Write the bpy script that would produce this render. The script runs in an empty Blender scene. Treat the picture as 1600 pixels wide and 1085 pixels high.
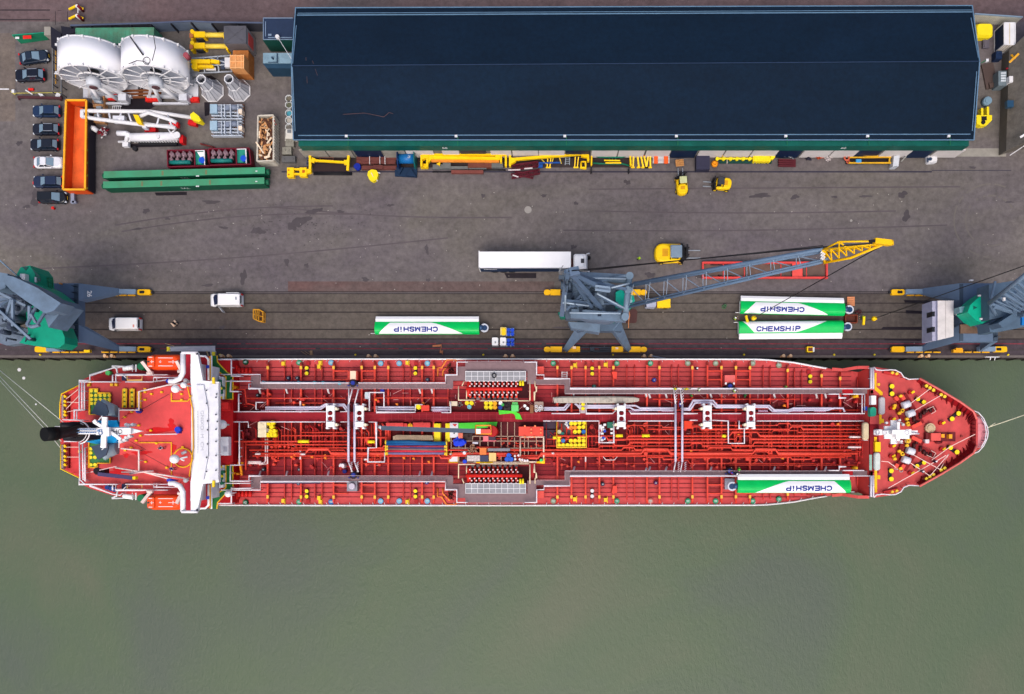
import bpy, bmesh, math, random
from mathutils import Vector, Matrix
random.seed(7)
sc = bpy.context.scene
C = sc.collection
# ---------------------------------------------------------------- camera, sky, sun, exposure
F, H = 1244.0, 122.0          # focal length in photo pixels, height over the quay in metres
NX, NY = 855.0, 678.0         # the pixel straight below the camera
CY = 675.7
cam_d = bpy.data.cameras.new('camera'); cam = bpy.data.objects.new('camera', cam_d); C.objects.link(cam)
cam.location = (0, 0, H); cam.rotation_euler = (0, 0, 0)
cam_d.sensor_width = 36; cam_d.lens = 36 * F / 1600
cam_d.shift_x = -(NX - 800) / 1600; cam_d.shift_y = (NY - 542.5) / 1600
cam_d.clip_start = 1; cam_d.clip_end = 5000
sc.camera = cam
w = bpy.data.worlds.new('World'); sc.world = w; w.use_nodes = True
wn = w.node_tree; bg = wn.nodes['Background']
sky = wn.nodes.new('ShaderNodeTexSky'); sky.sky_type = 'NISHITA'; sky.sun_disc = False
EL, AZ = math.radians(62), math.radians(185)
sky.sun_elevation = EL; sky.sun_rotation = AZ; sky.air_density = 1.0; sky.dust_density = 6.0; sky.ozone_density = 1.0
wn.links.new(sky.outputs[0], bg.inputs[0]); bg.inputs[1].default_value = 0.15
sd = bpy.data.lights.new('sun', 'SUN'); sd.energy = 0.9; sd.angle = math.radians(48); sd.color = (1.0, 0.96, 0.9)
so = bpy.data.objects.new('sun', sd); C.objects.link(so)
dv = Vector((math.sin(AZ) * math.cos(EL), math.cos(AZ) * math.cos(EL), math.sin(EL)))
so.rotation_euler = dv.to_track_quat('Z', 'Y').to_euler(); so.location = dv * 300
sc.view_settings.view_transform = 'Standard'; sc.view_settings.look = 'None'
sc.view_settings.exposure = 0.47; sc.view_settings.gamma = 1
# ---------------------------------------------------------------- helpers
def W(x, y, z=0.0):                       # photo pixel + real height -> world point
    k = (H - z) / F
    return Vector(((x - NX) * k, (NY - y) * k, z))
def lin(c):
    c /= 255.0
    return c / 12.92 if c < .04045 else ((c + .055) / 1.055) ** 2.4
KG = 1.3
def rgb(r, g, b): return tuple(min(.86, lin(v) / KG) for v in (r, g, b))
MC = {}
def M(col, rough=.55, metal=0.0, var=.16, sc_=.8, dirt=None, name=None):
    key = (col, rough, metal, var, sc_, dirt)
    if key in MC: return MC[key]
    m = bpy.data.materials.new(name or 'paint'); m.use_nodes = True; t = m.node_tree; n = t.nodes
    p = n['Principled BSDF']; p.inputs['Roughness'].default_value = rough; p.inputs['Metallic'].default_value = metal
    p.inputs['Specular IOR Level'].default_value = .5 if rough < .35 else .2
    base = rgb(*col)
    g = n.new('ShaderNodeNewGeometry')
    n1 = n.new('ShaderNodeTexNoise'); n1.inputs['Scale'].default_value = sc_; n1.inputs['Detail'].default_value = 7; n1.inputs['Roughness'].default_value = .7
    t.links.new(g.outputs['Position'], n1.inputs['Vector'])
    r = n.new('ShaderNodeValToRGB'); e = r.color_ramp.elements
    e[0].position = .3; e[1].position = .7
    d = dirt and rgb(*dirt)
    lo = tuple(v * (1 - var) for v in base) if not d else tuple(v * (1 - var) * .6 + q * .4 for v, q in zip(base, d))
    hi = tuple(min(.88, v * (1 + var * .7)) for v in base)
    e[0].color = lo + (1,); e[1].color = hi + (1,)
    t.links.new(n1.outputs['Fac'], r.inputs[0]); t.links.new(r.outputs[0], p.inputs['Base Color'])
    MC[key] = m
    return m
class MB:
    def __init__(s): s.v = []; s.f = []; s.m = []; s.s = []; s.mi = 0; s.g = []
    def add(s, vs, fs, smooth=False):
        o = len(s.v); s.g.append(o); s.v += [Vector(v) for v in vs]
        for f in fs: s.f.append([i + o for i in f]); s.m.append(s.mi); s.s.append(smooth)
        return s
    def boxw(s, x0, y0, z0, x1, y1, z1):
        if x0 > x1: x0, x1 = x1, x0
        if y0 > y1: y0, y1 = y1, y0
        return s.add([(x0, y0, z0), (x1, y0, z0), (x1, y1, z0), (x0, y1, z0), (x0, y0, z1), (x1, y0, z1), (x1, y1, z1), (x0, y1, z1)],
              [(3, 2, 1, 0), (4, 5, 6, 7), (0, 1, 5, 4), (1, 2, 6, 5), (2, 3, 7, 6), (3, 0, 4, 7)])
    def box(s, x0, y0, x1, y1, z0, z1):      # pixel rectangle read at the top height
        a = W(x0, y0, z1); b = W(x1, y1, z1)
        return s.boxw(a.x, a.y, z0, b.x, b.y, z1)
    def loft(s, rings, cap0=True, cap1=True, smooth=False):
        n = len(rings[0]); vs = [p for r in rings for p in r]; fs = []
        for k in range(len(rings) - 1):
            for i in range(n):
                j = (i + 1) % n
                fs.append((k * n + i, k * n + j, (k + 1) * n + j, (k + 1) * n + i))
        s.add(vs, fs, smooth)
        o = len(s.v) - len(vs)
        if cap0: s.f.append([o + i for i in range(n)][::-1]); s.m.append(s.mi); s.s.append(False)
        if cap1: s.f.append([o + (len(rings) - 1) * n + i for i in range(n)]); s.m.append(s.mi); s.s.append(False)
        return s
    def prism(s, pts, z0, z1):               # pixel outline read at the top height
        q = [W(x, y, z1) for x, y in pts]
        return s.loft([[(p.x, p.y, z0) for p in q], [(p.x, p.y, z1) for p in q]])
    def prismw(s, pts, z0, z1): return s.loft([[(x, y, z0) for x, y in pts], [(x, y, z1) for x, y in pts]])
    def cylw(s, c, r0, z0, z1, r1=None, n=12, smooth=True, cap=True):
        r1 = r0 if r1 is None else r1
        R = lambda r, z: [(c[0] + r * math.cos(2 * math.pi * i / n), c[1] + r * math.sin(2 * math.pi * i / n), z) for i in range(n)]
        return s.loft([R(r0, z0), R(r1, z1)], cap, cap, smooth)
    def cyl(s, x, y, z0, z1, r, r1=None, n=12):
        p = W(x, y, z1); return s.cylw((p.x, p.y), r, z0, z1, r1, n)
    def tubew(s, pts, r, n=6, r1=None):
        pts = [Vector(p) for p in pts]; rings = []
        for i, p in enumerate(pts):
            a = pts[max(i - 1, 0)]; b = pts[min(i + 1, len(pts) - 1)]; d = (b - a)
            if d.length < 1e-6: d = Vector((1, 0, 0))
            d.normalize(); u = d.cross(Vector((0, 0, 1)))
            if u.length < .05: u = d.cross(Vector((0, 1, 0)))
            u.normalize(); v = u.cross(d)
            if 0 < i < len(pts) - 1:
                c = (pts[i] - a).normalized().dot(d); k = 1 / max(c, .5)
            else: k = 1
            rr = r if r1 is None else r + (r1 - r) * i / (len(pts) - 1)
            rings.append([p + (u * math.cos(t) * k + v * math.sin(t)) * rr for t in [2 * math.pi * (q + .5) / n for q in range(n)]])
        return s.loft(rings, True, True, n > 4)
    def tube(s, pts, r, n=6, z=None, r1=None):
        return s.tubew([W(p[0], p[1], p[2] if len(p) > 2 else z) for p in pts], r, n, r1)
    def beam(s, a, b, w_, h):                # rectangular bar between two world points
        a = Vector(a); b = Vector(b); d = (b - a).normalized(); u = d.cross(Vector((0, 0, 1)))
        if u.length < .05: u = Vector((0, 1, 0))
        u.normalize(); v = u.cross(d); u *= w_ / 2; v *= h / 2
        return s.loft([[a + u + v, a - u + v, a - u - v, a + u - v], [b + u + v, b - u + v, b - u - v, b + u - v]])
    def beamp(s, a, b, w_, h): return s.beam(W(*a), W(*b), w_, h)
    def lattice(s, a, b, w0, w1, h0, h1, n, rc, rb):
        a = Vector(a); b = Vector(b); d = (b - a).normalized(); u = d.cross(Vector((0, 0, 1)))
        if u.length < .05: u = Vector((0, 1, 0))
        u.normalize(); v = u.cross(d)
        def q(t, i, j): return a.lerp(b, t) + u * (i * (w0 + (w1 - w0) * t) / 2) + v * (j * (h0 + (h1 - h0) * t) / 2)
        cs = [(1, 1), (-1, 1), (-1, -1), (1, -1)]
        for i, j in cs: s.tubew([q(0, i, j), q(1, i, j)], rc, 5)
        for k in range(n):
            for c in range(4):
                p, r = cs[c], cs[(c + 1) % 4]
                if k % 2: p, r = r, p
                s.tubew([q(k / n, *p), q((k + 1) / n, *r)], rb, 4)
                s.tubew([q((k + 1) / n, *p), q((k + 1) / n, *r)], rb, 4)
        return s
    def xf(s, mat):
        s.v = [mat @ v for v in s.v]; return s
def mk(name, mb, mats, org):
    me = bpy.data.meshes.new(name)
    me.from_pydata([v - org for v in mb.v], [], mb.f)
    if not isinstance(mats, (list, tuple)): mats = [mats]
    for m in mats: me.materials.append(m)
    me.polygons.foreach_set('material_index', [min(i, len(mats) - 1) for i in mb.m])
    me.polygons.foreach_set('use_smooth', mb.s); me.update()
    o = bpy.data.objects.new(name, me); C.objects.link(o)
    return o
def pieces(b):                               # one builder -> one builder per solid
    gs = b.g + [len(b.v)]; out = []
    for a, c in zip(gs, gs[1:]):
        n = MB(); n.v = b.v[a:c]; n.g = [0]
        for f, m, s in zip(b.f, b.m, b.s):
            if a <= f[0] < c: n.f.append([i - a for i in f]); n.m.append(m); n.s.append(s)
        out.append(n)
    return out
SPLIT = set('yellow_step roof_fitting anchor_point rim_lug mooring_line yellow_pipe_sleeve white_pipe_sleeve yellow_locker blue_cover yellow_guard batten pillar guard_post catwalk_stair stay_wire green_walkway white_weight stern_bulwark dark_kerb red_cover tray_cover brake_wheel chain_gypsy winch_motor mast_lamp lashing_lug red_foot cab_window white_lamp tank_valve tank_hatch foundation_cap drain_pipe loose_cable downpipe spreader strap rust_patch label_sticker lid_mark cross_ladder walkway_joint wing_deck yellow_handrail white_bulwark locker_top orange_hydrant blue_barrel side_window rubber_foot pale_tube yellow_cap valve_handle yellow_walk_marking portal_beam orange_board roof_rail edge_frame fresh_paint_patch lifting_hook edge_marker prop post lettering_mark'.split())
class T:                                     # a thing with parts
    def __init__(s, name, label, cat, loc=(0, 0, 0), group=None):
        s.o = bpy.data.objects.new(name, None); C.objects.link(s.o); s.o.empty_display_size = .5
        s.loc = Vector(loc); s.o.location = s.loc; s.o['label'] = label; s.o['category'] = cat
        if group: s.o['group'] = group
    def part(s, name, mb, mats, parent=None, label=None):
        if name in SPLIT and 1 < len(mb.g) < 60:
            for q in pieces(mb):
                if q.f: o = mk(name, q, mats, s.loc); o.parent = parent or s.o
            return o
        o = mk(name, mb, mats, s.loc); o.parent = parent or s.o
        if label: o['label'] = label
        return o
def solo(name, mb, mats, label, cat, group=None):
    xs = [v.x for v in mb.v]; ys = [v.y for v in mb.v]; zs = [v.z for v in mb.v]
    org = Vector(((min(xs) + max(xs)) / 2, (min(ys) + max(ys)) / 2, min(zs)))
    o = mk(name, mb, mats, org); o.location = org; o['label'] = label; o['category'] = cat
    if group: o['group'] = group
    return o
def struct(name, mb, mats):
    o = mk(name, mb, mats, Vector((0, 0, 0))); o['kind'] = 'structure'; return o
def copy_tree(o, loc=None, rz=None, label=None, parent=None):
    c = o.copy(); C.objects.link(c)
    if parent: c.parent = parent
    if loc is not None: c.location = loc
    if rz is not None: c.rotation_euler = (0, 0, rz)
    if label: c['label'] = label
    for ch in list(o.children): copy_tree(ch, parent=c)
    return c
TC = {}
def textmesh(s, size, bold=.0):
    cu = bpy.data.curves.new('t', 'FONT'); cu.body = s; cu.size = size; cu.align_x = 'CENTER'; cu.align_y = 'CENTER'; cu.offset = bold; cu.resolution_u = 3
    ob = bpy.data.objects.new('t', cu); C.objects.link(ob)
    dg = bpy.context.evaluated_depsgraph_get(); me = ob.evaluated_get(dg).to_mesh()
    vs = [v.co.copy() for v in me.vertices]; fs = [list(p.vertices) for p in me.polygons]
    ob.evaluated_get(dg).to_mesh_clear(); bpy.data.objects.remove(ob); bpy.data.curves.remove(cu)
    return vs, fs
def textmb(s, size, mat, sx=1.0, bold=0.0):
    vs, fs = textmesh(s, size, bold); b = MB(); b.add([mat @ Vector((v.x * sx, v.y, 0)) for v in vs], fs); return b
def RZ(a): return Matrix.Rotation(a, 4, 'Z')
def TR(v): return Matrix.Translation(Vector(v))
def rr(L0, L1, Wd, r, z, n=4):               # rounded rectangle ring, x from L0 to L1
    o = []
    for cx, cy, a0 in ((L1 - r, Wd / 2 - r, 0), (L0 + r, Wd / 2 - r, 90), (L0 + r, -Wd / 2 + r, 180), (L1 - r, -Wd / 2 + r, 270)):
        for k in range(n + 1):
            a = math.radians(a0 + 90 * k / n); o.append((cx + r * math.cos(a), cy + r * math.sin(a), z))
    return o
WHITE = M((245, 245, 248), .4, var=.05); OFFW = M((222, 222, 226), .5, var=.08); SHIPW = M((232, 226, 234), .4, var=.05)
YEL = M((255, 208, 12), .45, var=.12); YEL2 = M((246, 222, 30), .5, var=.08); DYEL = M((222, 160, 20), .55, var=.2)
BLK = M((28, 28, 34), .6); DGREY = M((58, 60, 66), .6); MGREY = M((120, 124, 130), .6); STEEL = M((150, 158, 168), .45, .2)
GLASS = M((30, 42, 58), .12, var=.05); TYRE = M((22, 22, 24), .85); RUST = M((110, 62, 50), .8, var=.3); CRATEW = M((196, 140, 84), .75, var=.25, sc_=3)
GREYP = M((104, 126, 150), .5, var=.18, sc_=.5, dirt=(80, 90, 100)); GREYD = M((78, 98, 120), .55, var=.2, sc_=.6); TEAL = M((0, 152, 122), .5, var=.15)
DECK = M((208, 76, 78), .6, var=.2, sc_=.5, dirt=(150, 56, 50)); CRIM = M((134, 10, 24), .55, var=.25, sc_=.5); PIPE = M((222, 66, 50), .5, var=.2, sc_=1.2); DRED = M((112, 14, 24), .6, var=.25)
SALM = M((216, 92, 84), .6, var=.12, sc_=.3); BRED = M((224, 40, 34), .5, var=.12); ORG = M((240, 92, 30), .5, var=.12); ORG2 = M((240, 120, 50), .55)
GRAT = M((136, 112, 116), .7, var=.15, sc_=2); GREEN = M((30, 110, 70), .6); LGREEN = M((78, 160, 128), .6, var=.15, dirt=(120, 90, 70)); BLUE = M((24, 70, 190), .5); LBLUE = M((110, 165, 200), .5)
MAROON = M((100, 30, 44), .65, var=.25); NAVY = M((24, 44, 78), .5, var=.12); HIVIS = M((190, 235, 40), .7, var=.05); CONC = M((150, 146, 138), .85, var=.2)
ORD = ('first', 'second', 'third', 'fourth', 'fifth', 'sixth', 'seventh', 'eighth', 'ninth')
# ---------------------------------------------------------------- ground, rails, water
def ground_mat(name, cols, s1=.06, s2=1.1, rough=.8, speck=.25):
    m = bpy.data.materials.new(name); m.use_nodes = True; t = m.node_tree; n = t.nodes; L = t.links.new
    p = n['Principled BSDF']; p.inputs['Roughness'].default_value = rough; p.inputs['Specular IOR Level'].default_value = .12
    g = n.new('ShaderNodeNewGeometry'); mp = n.new('ShaderNodeMapping'); mp.inputs['Scale'].default_value = (.45, 1, 1)
    L(g.outputs['Position'], mp.inputs[0])
    a = n.new('ShaderNodeTexNoise'); a.inputs['Scale'].default_value = s1; a.inputs['Detail'].default_value = 5; a.inputs['Roughness'].default_value = .6; a.inputs['Distortion'].default_value = .6
    b = n.new('ShaderNodeTexNoise'); b.inputs['Scale'].default_value = s2; b.inputs['Detail'].default_value = 8; b.inputs['Roughness'].default_value = .75
    c = n.new('ShaderNodeTexNoise'); c.inputs['Scale'].default_value = .22; c.inputs['Detail'].default_value = 6; c.inputs['Roughness'].default_value = .65
    L(mp.outputs[0], a.inputs['Vector']); L(g.outputs['Position'], b.inputs['Vector']); L(mp.outputs[0], c.inputs['Vector'])
    r = n.new('ShaderNodeValToRGB'); r.color_ramp.elements[0].position = .32; r.color_ramp.elements[1].position = .68
    r.color_ramp.elements[0].color = rgb(*cols[0]) + (1,); r.color_ramp.elements[1].color = rgb(*cols[2]) + (1,)
    e = r.color_ramp.elements.new(.5); e.color = rgb(*cols[1]) + (1,)
    L(a.outputs['Fac'], r.inputs[0])
    r2 = n.new('ShaderNodeMapRange'); r2.inputs[1].default_value = .25; r2.inputs[2].default_value = .75; r2.inputs[3].default_value = 1 - speck * 1.6; r2.inputs[4].default_value = 1 + speck * 1.4
    L(b.outputs['Fac'], r2.inputs[0])
    r3 = n.new('ShaderNodeMapRange'); r3.inputs[1].default_value = .3; r3.inputs[2].default_value = .7; r3.inputs[3].default_value = .84; r3.inputs[4].default_value = 1.14
    L(c.outputs['Fac'], r3.inputs[0])
    mm = n.new('ShaderNodeMath'); mm.operation = 'MULTIPLY'; L(r2.outputs[0], mm.inputs[0]); L(r3.outputs[0], mm.inputs[1])
    v = n.new('ShaderNodeVectorMath'); v.operation = 'SCALE'; L(r.outputs[0], v.inputs[0]); L(mm.outputs[0], v.inputs['Scale']); L(v.outputs[0], p.inputs['Base Color'])
    return m
YARD = ground_mat('asphalt_yard', ((97, 90, 96), (105, 99, 99), (108, 103, 96)))
STREET = ground_mat('brick_street', ((93, 80, 84), (104, 87, 89), (89, 84, 87)))
APRON = ground_mat('concrete_apron', ((82, 74, 73), (95, 88, 82), (86, 76, 74)))
EDGE = ground_mat('edge_paving', ((63, 54, 63), (78, 69, 74), (71, 60, 67)))
QE = W(0, 559, 0).y
b = MB(); b.boxw(-900, QE, -8, 900, 900, 0); struct('quay_ground', b, YARD)
def sheet(name, x0, y0, x1, y1, mat, z): b = MB(); b.box(x0, y0, x1, y1, z - .003, z); return struct(name, b, mat)
sheet('apron', -400, 459, 2000, 531, APRON, .004)
sheet('quay_edge_paving', -400, 531, 2000, 559.2, EDGE, .004)
sheet('street', -400, -300, 2000, 34, STREET, .004)
BAND = ground_mat('worn_red_paving', ((104, 78, 76), (99, 84, 82), (104, 93, 91)))
sheet('worn_paving', 450, 440, 866, 456, BAND, .004)
DKL = M((38, 32, 34), .8); DKL2 = M((54, 46, 50), .8)
b = MB()
for y, t in ((456.2, 1.0), (459.2, 1.0), (474, 1.2), (488, 1.5), (515, 1.6), (530, 1.6), (547, 1.6)):
    b.box(-400, y - t / 2, 2000, y + t / 2, 0, .009)
struct('rail_grooves', b, DKL)
b = MB()
for y in (457.7, 547): b.box(-400, y - .45, 2000, y + .45, 0, .012)
struct('crane_rails', b, M((92, 84, 84), .4, .5))
b = MB()
for y, x0, x1 in ((537.5, 90, 1600), (545, 250, 1440), (537.5, -300, 60)):
    x = x0
    while x < x1:
        e = min(x1, x + random.uniform(30, 160)); b.box(x, y - .7, e, y + .7, 0, .010); x = e + random.choice((0, 2, 7))
struct('red_line_marking', b, M((132, 50, 62), .8, var=.5, sc_=1.5))
b = MB()
for y in (16, 31): b.box(-100, y - 1, 78, y + 1, 0, .009)
for x0, y0, x1, y1 in ((86, 18, 87, 39), (105, 18, 106, 34), (90, 16.5, 96, 17.2), (92, 36, 100, 36.7)): b.box(x0, y0, x1, y1, 0, .01)
struct('street_rails', b, DKL2)
b = MB(); b.box(440, 267.5, 1456, 269.8, 0, .008); b.box(1456, 266, 1580, 267, 0, .008); struct('drain_channel', b, M((52, 50, 66), .8))
STAIN = M((76, 70, 74), .6, var=.25, sc_=.5); STAIN2 = M((88, 80, 84), .7, var=.2, sc_=.3)
BZ = [0]
def blob(b, x, y, rx, ry, z=.008, n=22):
    BZ[0] += 1; z += (BZ[0] % 97) * .00012
    ph = [random.uniform(0, 6.28) for _ in range(4)]
    ps = []
    for i in range(n):
        a = 2 * math.pi * i / n
        k = 1 + .22 * math.sin(2 * a + ph[0]) + .16 * math.sin(3 * a + ph[1]) + .14 * math.sin(5 * a + ph[2]) + random.uniform(-.12, .12)
        ps.append((x + rx * k * math.cos(a), y + ry * k * math.sin(a)))
    b.add([W(px, py, z) for px, py in ps], [list(range(n))[::-1]])
b = MB()
for x, y, rx, ry in ((1188, 306, 14, 4), (1242, 308, 6, 4), (1410, 304, 7, 5), (1416, 338, 6, 8), (1353, 307, 12, 1.4), (1304, 308, 6, 1.4), (488, 331, 9, 4), (458, 352, 8, 8), (470, 346, 14, 7),
        (330, 316, 11, 3.5), (228, 330, 5, 4), (380, 434, 5, 11), (667, 390, 3, 7), (479, 415, 4, 3), (571, 437, 6, 3), (669, 438, 3, 3), (350, 356, 7, 2), (55, 303, 6, 7), (42, 323, 5, 3), (57, 316, 9, 6),
        (755, 306, 4, 2.5), (980, 285, 5, 4), (850, 306, 5, 2), (403, 361, 9, 6), (215, 358, 8, 1.5), (262, 342, 5, 1.6), (1577, 316, 6, 1.6), (448, 410, 3, 7), (325, 446, 9, 2), (1016, 430, 7, 5), (896, 386, 4, 4),
        (900, 318, 3, 3), (30, 224, 5, 3.5), (1520, 262, 5, 2), (347, 512, 5, 2.4), (880, 512, 14, 1.6), (1090, 432, 4, 3), (500, 328, 4, 3), (532, 331, 6, 2), (610, 321, 5, 2)): blob(b, x, y, rx, ry)
for _ in range(90): blob(b, random.gauss(470, 60), random.gauss(352, 16), random.uniform(.5, 1.8), random.uniform(.5, 1.3), n=8)
struct('oil_stains', b, STAIN)
b = MB()
for _ in range(150):
    x, y = random.uniform(0, 1600), random.uniform(300, 455)
    blob(b, x, y, random.uniform(.4, 1.1), random.uniform(.4, .9), n=7, z=.0085)
for _ in range(40): blob(b, random.uniform(0, 1600), random.uniform(462, 556), random.uniform(.4, 1.2), random.uniform(.3, .8), n=7, z=.0125)
struct('litter_specks', b, M((170, 164, 158), .8))
b = MB()
for P_ in ([(186, 122), (240, 128), (262, 150), (250, 162), (225, 176), (200, 178), (180, 168), (178, 150)], [(137, 196), (147, 202), (148, 222), (143, 228), (137, 228)], [(319, 160), (328, 160), (327, 180), (320, 182)], [(190, 226), (282, 222), (290, 225), (284, 229), (200, 231)], [(242, 301), (292, 300), (292, 305), (244, 306)], [(318, 119), (330, 118), (345, 128), (334, 132)], [(788, 427), (838, 427), (838, 435), (792, 435)], [(1412, 469), (1455, 470), (1455, 474), (1414, 473)], [(1415, 485), (1455, 487), (1455, 491), (1416, 490)], [(1380, 511), (1452, 511), (1452, 516), (1376, 515)], [(1380, 529), (1440, 530), (1438, 533), (1382, 532)]):
    b.add([W(x, y, .0135) for x, y in P_], [list(range(len(P_)))[::-1]])
struct('shadow_patches', b, M((34, 28, 36), .4, var=.3, sc_=.8))  # shadows of reels, container and lorry painted as dark ground patches
b = MB()                                      # soft worn tyre marks
for x0, y0, x1, y1, bend in ((180, 352, 520, 322, -8), (190, 362, 560, 335, -10), (430, 324, 800, 340, 6), (930, 330, 1400, 330, 3), (880, 360, 1480, 352, 4), (60, 420, 700, 372, 6), (920, 296, 1500, 292, 0)):
    n = 30; pts = []; zt = .0055 + y0 * 1e-6
    for i in range(n + 1):
        t = i / n; pts.append((x0 + (x1 - x0) * t, y0 + (y1 - y0) * t + bend * math.sin(math.pi * t)))
    for (ax, ay), (bx, by) in zip(pts, pts[1:]):
        b.add([W(ax, ay - 1.1, zt), W(bx, by - 1.1, zt), W(bx, by + 1.1, zt), W(ax, ay + 1.1, zt)], [(3, 2, 1, 0)])
struct('tyre_marks', b, STAIN2)
b = MB()
for R0, a0, a1 in ((38, 60, 330), (56, 90, 300)):
    for k in range(a0, a1, 6):
        if random.random() < .25: continue
        p = [(1548 + r * math.cos(math.radians(a)), 345 + r * math.sin(math.radians(a))) for r, a in ((R0, k), (R0 + 2.5, k), (R0 + 2.5, k + 6), (R0, k + 6))]
        b.add([W(x, y, .006) for x, y in p], [(0, 1, 2, 3)])
struct('turning_marks', b, M((108, 102, 98), .8))
b = MB(); b.cyl(825, 328, 0, .01, .55, n=20); b.cyl(1330, 345, 0, .01, .2); struct('manhole_cover', b, M((150, 146, 142), .7))
sheet('shed_front_ground', 480, 236, 985, 262, ground_mat('dark_shaded_paving', ((50, 42, 44), (60, 52, 54), (54, 48, 44))), .0045)  # dark ground, its colour also carrying the deep shade along the shed
# light sandy patch at far left and concrete pad by the shed
sheet('sandy_ground', 0, 52, 24, 190, ground_mat('sand', ((123, 112, 100), (110, 100, 95), (128, 117, 104))), .005)
sheet('loading_pad', 1488, 232, 1572, 245, CONC, .006)
# water
m = bpy.data.materials.new('river_water'); m.use_nodes = True; t = m.node_tree; n = t.nodes; L = t.links.new
p = n['Principled BSDF']; p.inputs['Roughness'].default_value = .3; p.inputs['IOR'].default_value = 1.33; p.inputs['Specular IOR Level'].default_value = .3
g = n.new('ShaderNodeNewGeometry')
a = n.new('ShaderNodeTexNoise'); a.inputs['Scale'].default_value = .03; a.inputs['Detail'].default_value = 6; a.inputs['Distortion'].default_value = .8
L(g.outputs['Position'], a.inputs['Vector'])
r = n.new('ShaderNodeValToRGB'); e = r.color_ramp.elements; e[0].position = .34; e[0].color = rgb(83, 94, 82) + (1,); e[1].position = .68; e[1].color = rgb(94, 101, 82) + (1,)
q = e.new(.5); q.color = rgb(84, 99, 77) + (1,)
L(a.outputs['Fac'], r.inputs[0]); L(r.outputs[0], p.inputs['Base Color'])
mp = n.new('ShaderNodeMapping'); mp.inputs['Scale'].default_value = (.8, .45, 1); mp.inputs['Rotation'].default_value = (0, 0, .3); L(g.outputs['Position'], mp.inputs[0])
w1 = n.new('ShaderNodeTexNoise'); w1.inputs['Scale'].default_value = 2.8; w1.inputs['Detail'].default_value = 7; w1.inputs['Roughness'].default_value = .68; L(mp.outputs[0], w1.inputs['Vector'])
bp = n.new('ShaderNodeBump'); bp.inputs['Strength'].default_value = .4; bp.inputs['Distance'].default_value = .25; L(w1.outputs['Fac'], bp.inputs['Height']); L(bp.outputs[0], p.inputs['Normal'])
b = MB(); b.boxw(-1500, -1500, -12, 1500, QE + .02, -3.0); struct('river_water', b, m)
b = MB()                                      # floating litter
for x, y, r_ in ((30, 578, .3), (37, 591, .25), (56, 632, .15)): b.cyl(x, y, -3.02, -2.95, r_, n=6)
struct('floating_foam', b, OFFW)
# quay edge wall with timber fenders
b = MB()
b.boxw(-300, QE - .06, -3.4, 300, QE, -.35)
for i in range(-70, 75): b.boxw(i * 2.4, QE - .22, -3.4, i * 2.4 + .35, QE - .06, -.2)
struct('quay_wall', b, M((52, 46, 44), .85, var=.3))
b = MB(); b.boxw(-400, QE, 0, 400, QE + .35, .05); struct('coping_edge', b, M((104, 96, 94), .8, var=.25))
# ---------------------------------------------------------------- warehouse
wh = T('warehouse', 'long warehouse with dark navy pitched roof and green fascia above the yard', 'warehouse', W(990, 120, 0))
ze, zr = 6.0, 7.6
A = [W(462, 12, ze), W(1519, 8, ze), W(1531, 96, zr), W(455, 103, zr), W(458, 219, ze), W(1522, 219, ze)]
nv = ground_mat('roof_felt', ((5, 26, 44), (8, 29, 49), (13, 33, 54)), s1=.03, s2=1.6, rough=.75, speck=.2)
b = MB(); b.add(A, [(0, 3, 2, 1), (3, 4, 5, 2)]); b.add([v - Vector((0, 0, .3)) for v in A], [(1, 2, 3, 0), (2, 5, 4, 3)])
b.add([A[0], A[1], A[1] - Vector((0, 0, .3)), A[0] - Vector((0, 0, .3))], [(0, 1, 2, 3)])
rf = wh.part('roof', b, nv)
TRIM = M((96, 128, 156), .4); TRIMD = M((38, 56, 84), .5)
b = MB()
def rp(x, y):                                 # point on the roof surface
    for _ in range(1): pass
    lo = 103 + (96 - 103) * (x - 455) / 1076.
    zz = zr - (zr - ze) * ((lo - y) / (lo - 10) if y < lo else (y - lo) / (219 - lo))
    return (x, y, zz + .08)
b.tube([rp(464, 24), rp(1519, 19)], .09, 4); b.tube([rp(465, 21), rp(1519, 16)], .05, 4)
b.tube([rp(462, 12.5), rp(1519, 9)], .08, 4); b.tube([rp(466, 212), rp(1516, 210)], .08, 4); b.tube([rp(459, 219), rp(1522, 219)], .09, 4)
b.tube([rp(463, 40), rp(457.5, 99)], .07, 4); b.tube([rp(457, 105), rp(461, 205)], .07, 4); b.tube([rp(1517, 28), rp(1528.5, 90)], .07, 4); b.tube([rp(1526, 112), rp(1519, 205)], .07, 4)
b.tube([rp(462, 12), rp(455.6, 102)], .1, 4); b.tube([rp(455.6, 103), rp(458.3, 219)], .1, 4); b.tube([rp(1519, 9), rp(1530.5, 96)], .1, 4); b.tube([rp(1530.5, 97), rp(1521.6, 219)], .1, 4)
wh.part('gutter', b, TRIM, rf)
b = MB(); b.tube([rp(456, 103), rp(1530, 96)], .07, 4); wh.part('ridge_cap', b, TRIMD, rf)
b = MB(); b.tube([rp(536, 179), rp(570, 177), rp(600, 183), rp(608, 176), rp(614, 178)], .05, 4); b.tube([rp(478, 90), rp(480, 130)], .04, 4); b.tube([rp(488, 95), rp(496, 118)], .04, 4)
wh.part('loose_cable', b, M((78, 60, 66), .7), rf)
S0 = W(458, 219, ze).y; X0 = W(461, 219, ze).x + .4; X1 = W(1520, 219, ze).x - .4; N0 = W(0, 10, ze).y - .4
b = MB(); b.boxw(X0 + .3, S0 - .3 - .2, 0, X1 - .3, N0, 5.6)
b.v = b.v; wall = wh.part('wall', b, M((120, 118, 112), .8))
b = MB(); b.boxw(X0, S0 - .75, 3.75, X1, S0 + .2, 5.68); wh.part('green_fascia', b, M((4, 88, 78), .5, var=.3, sc_=.4))
YW = S0 - .5
def wx(x, z=2): return (x - NX) * (H - z) / F
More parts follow.
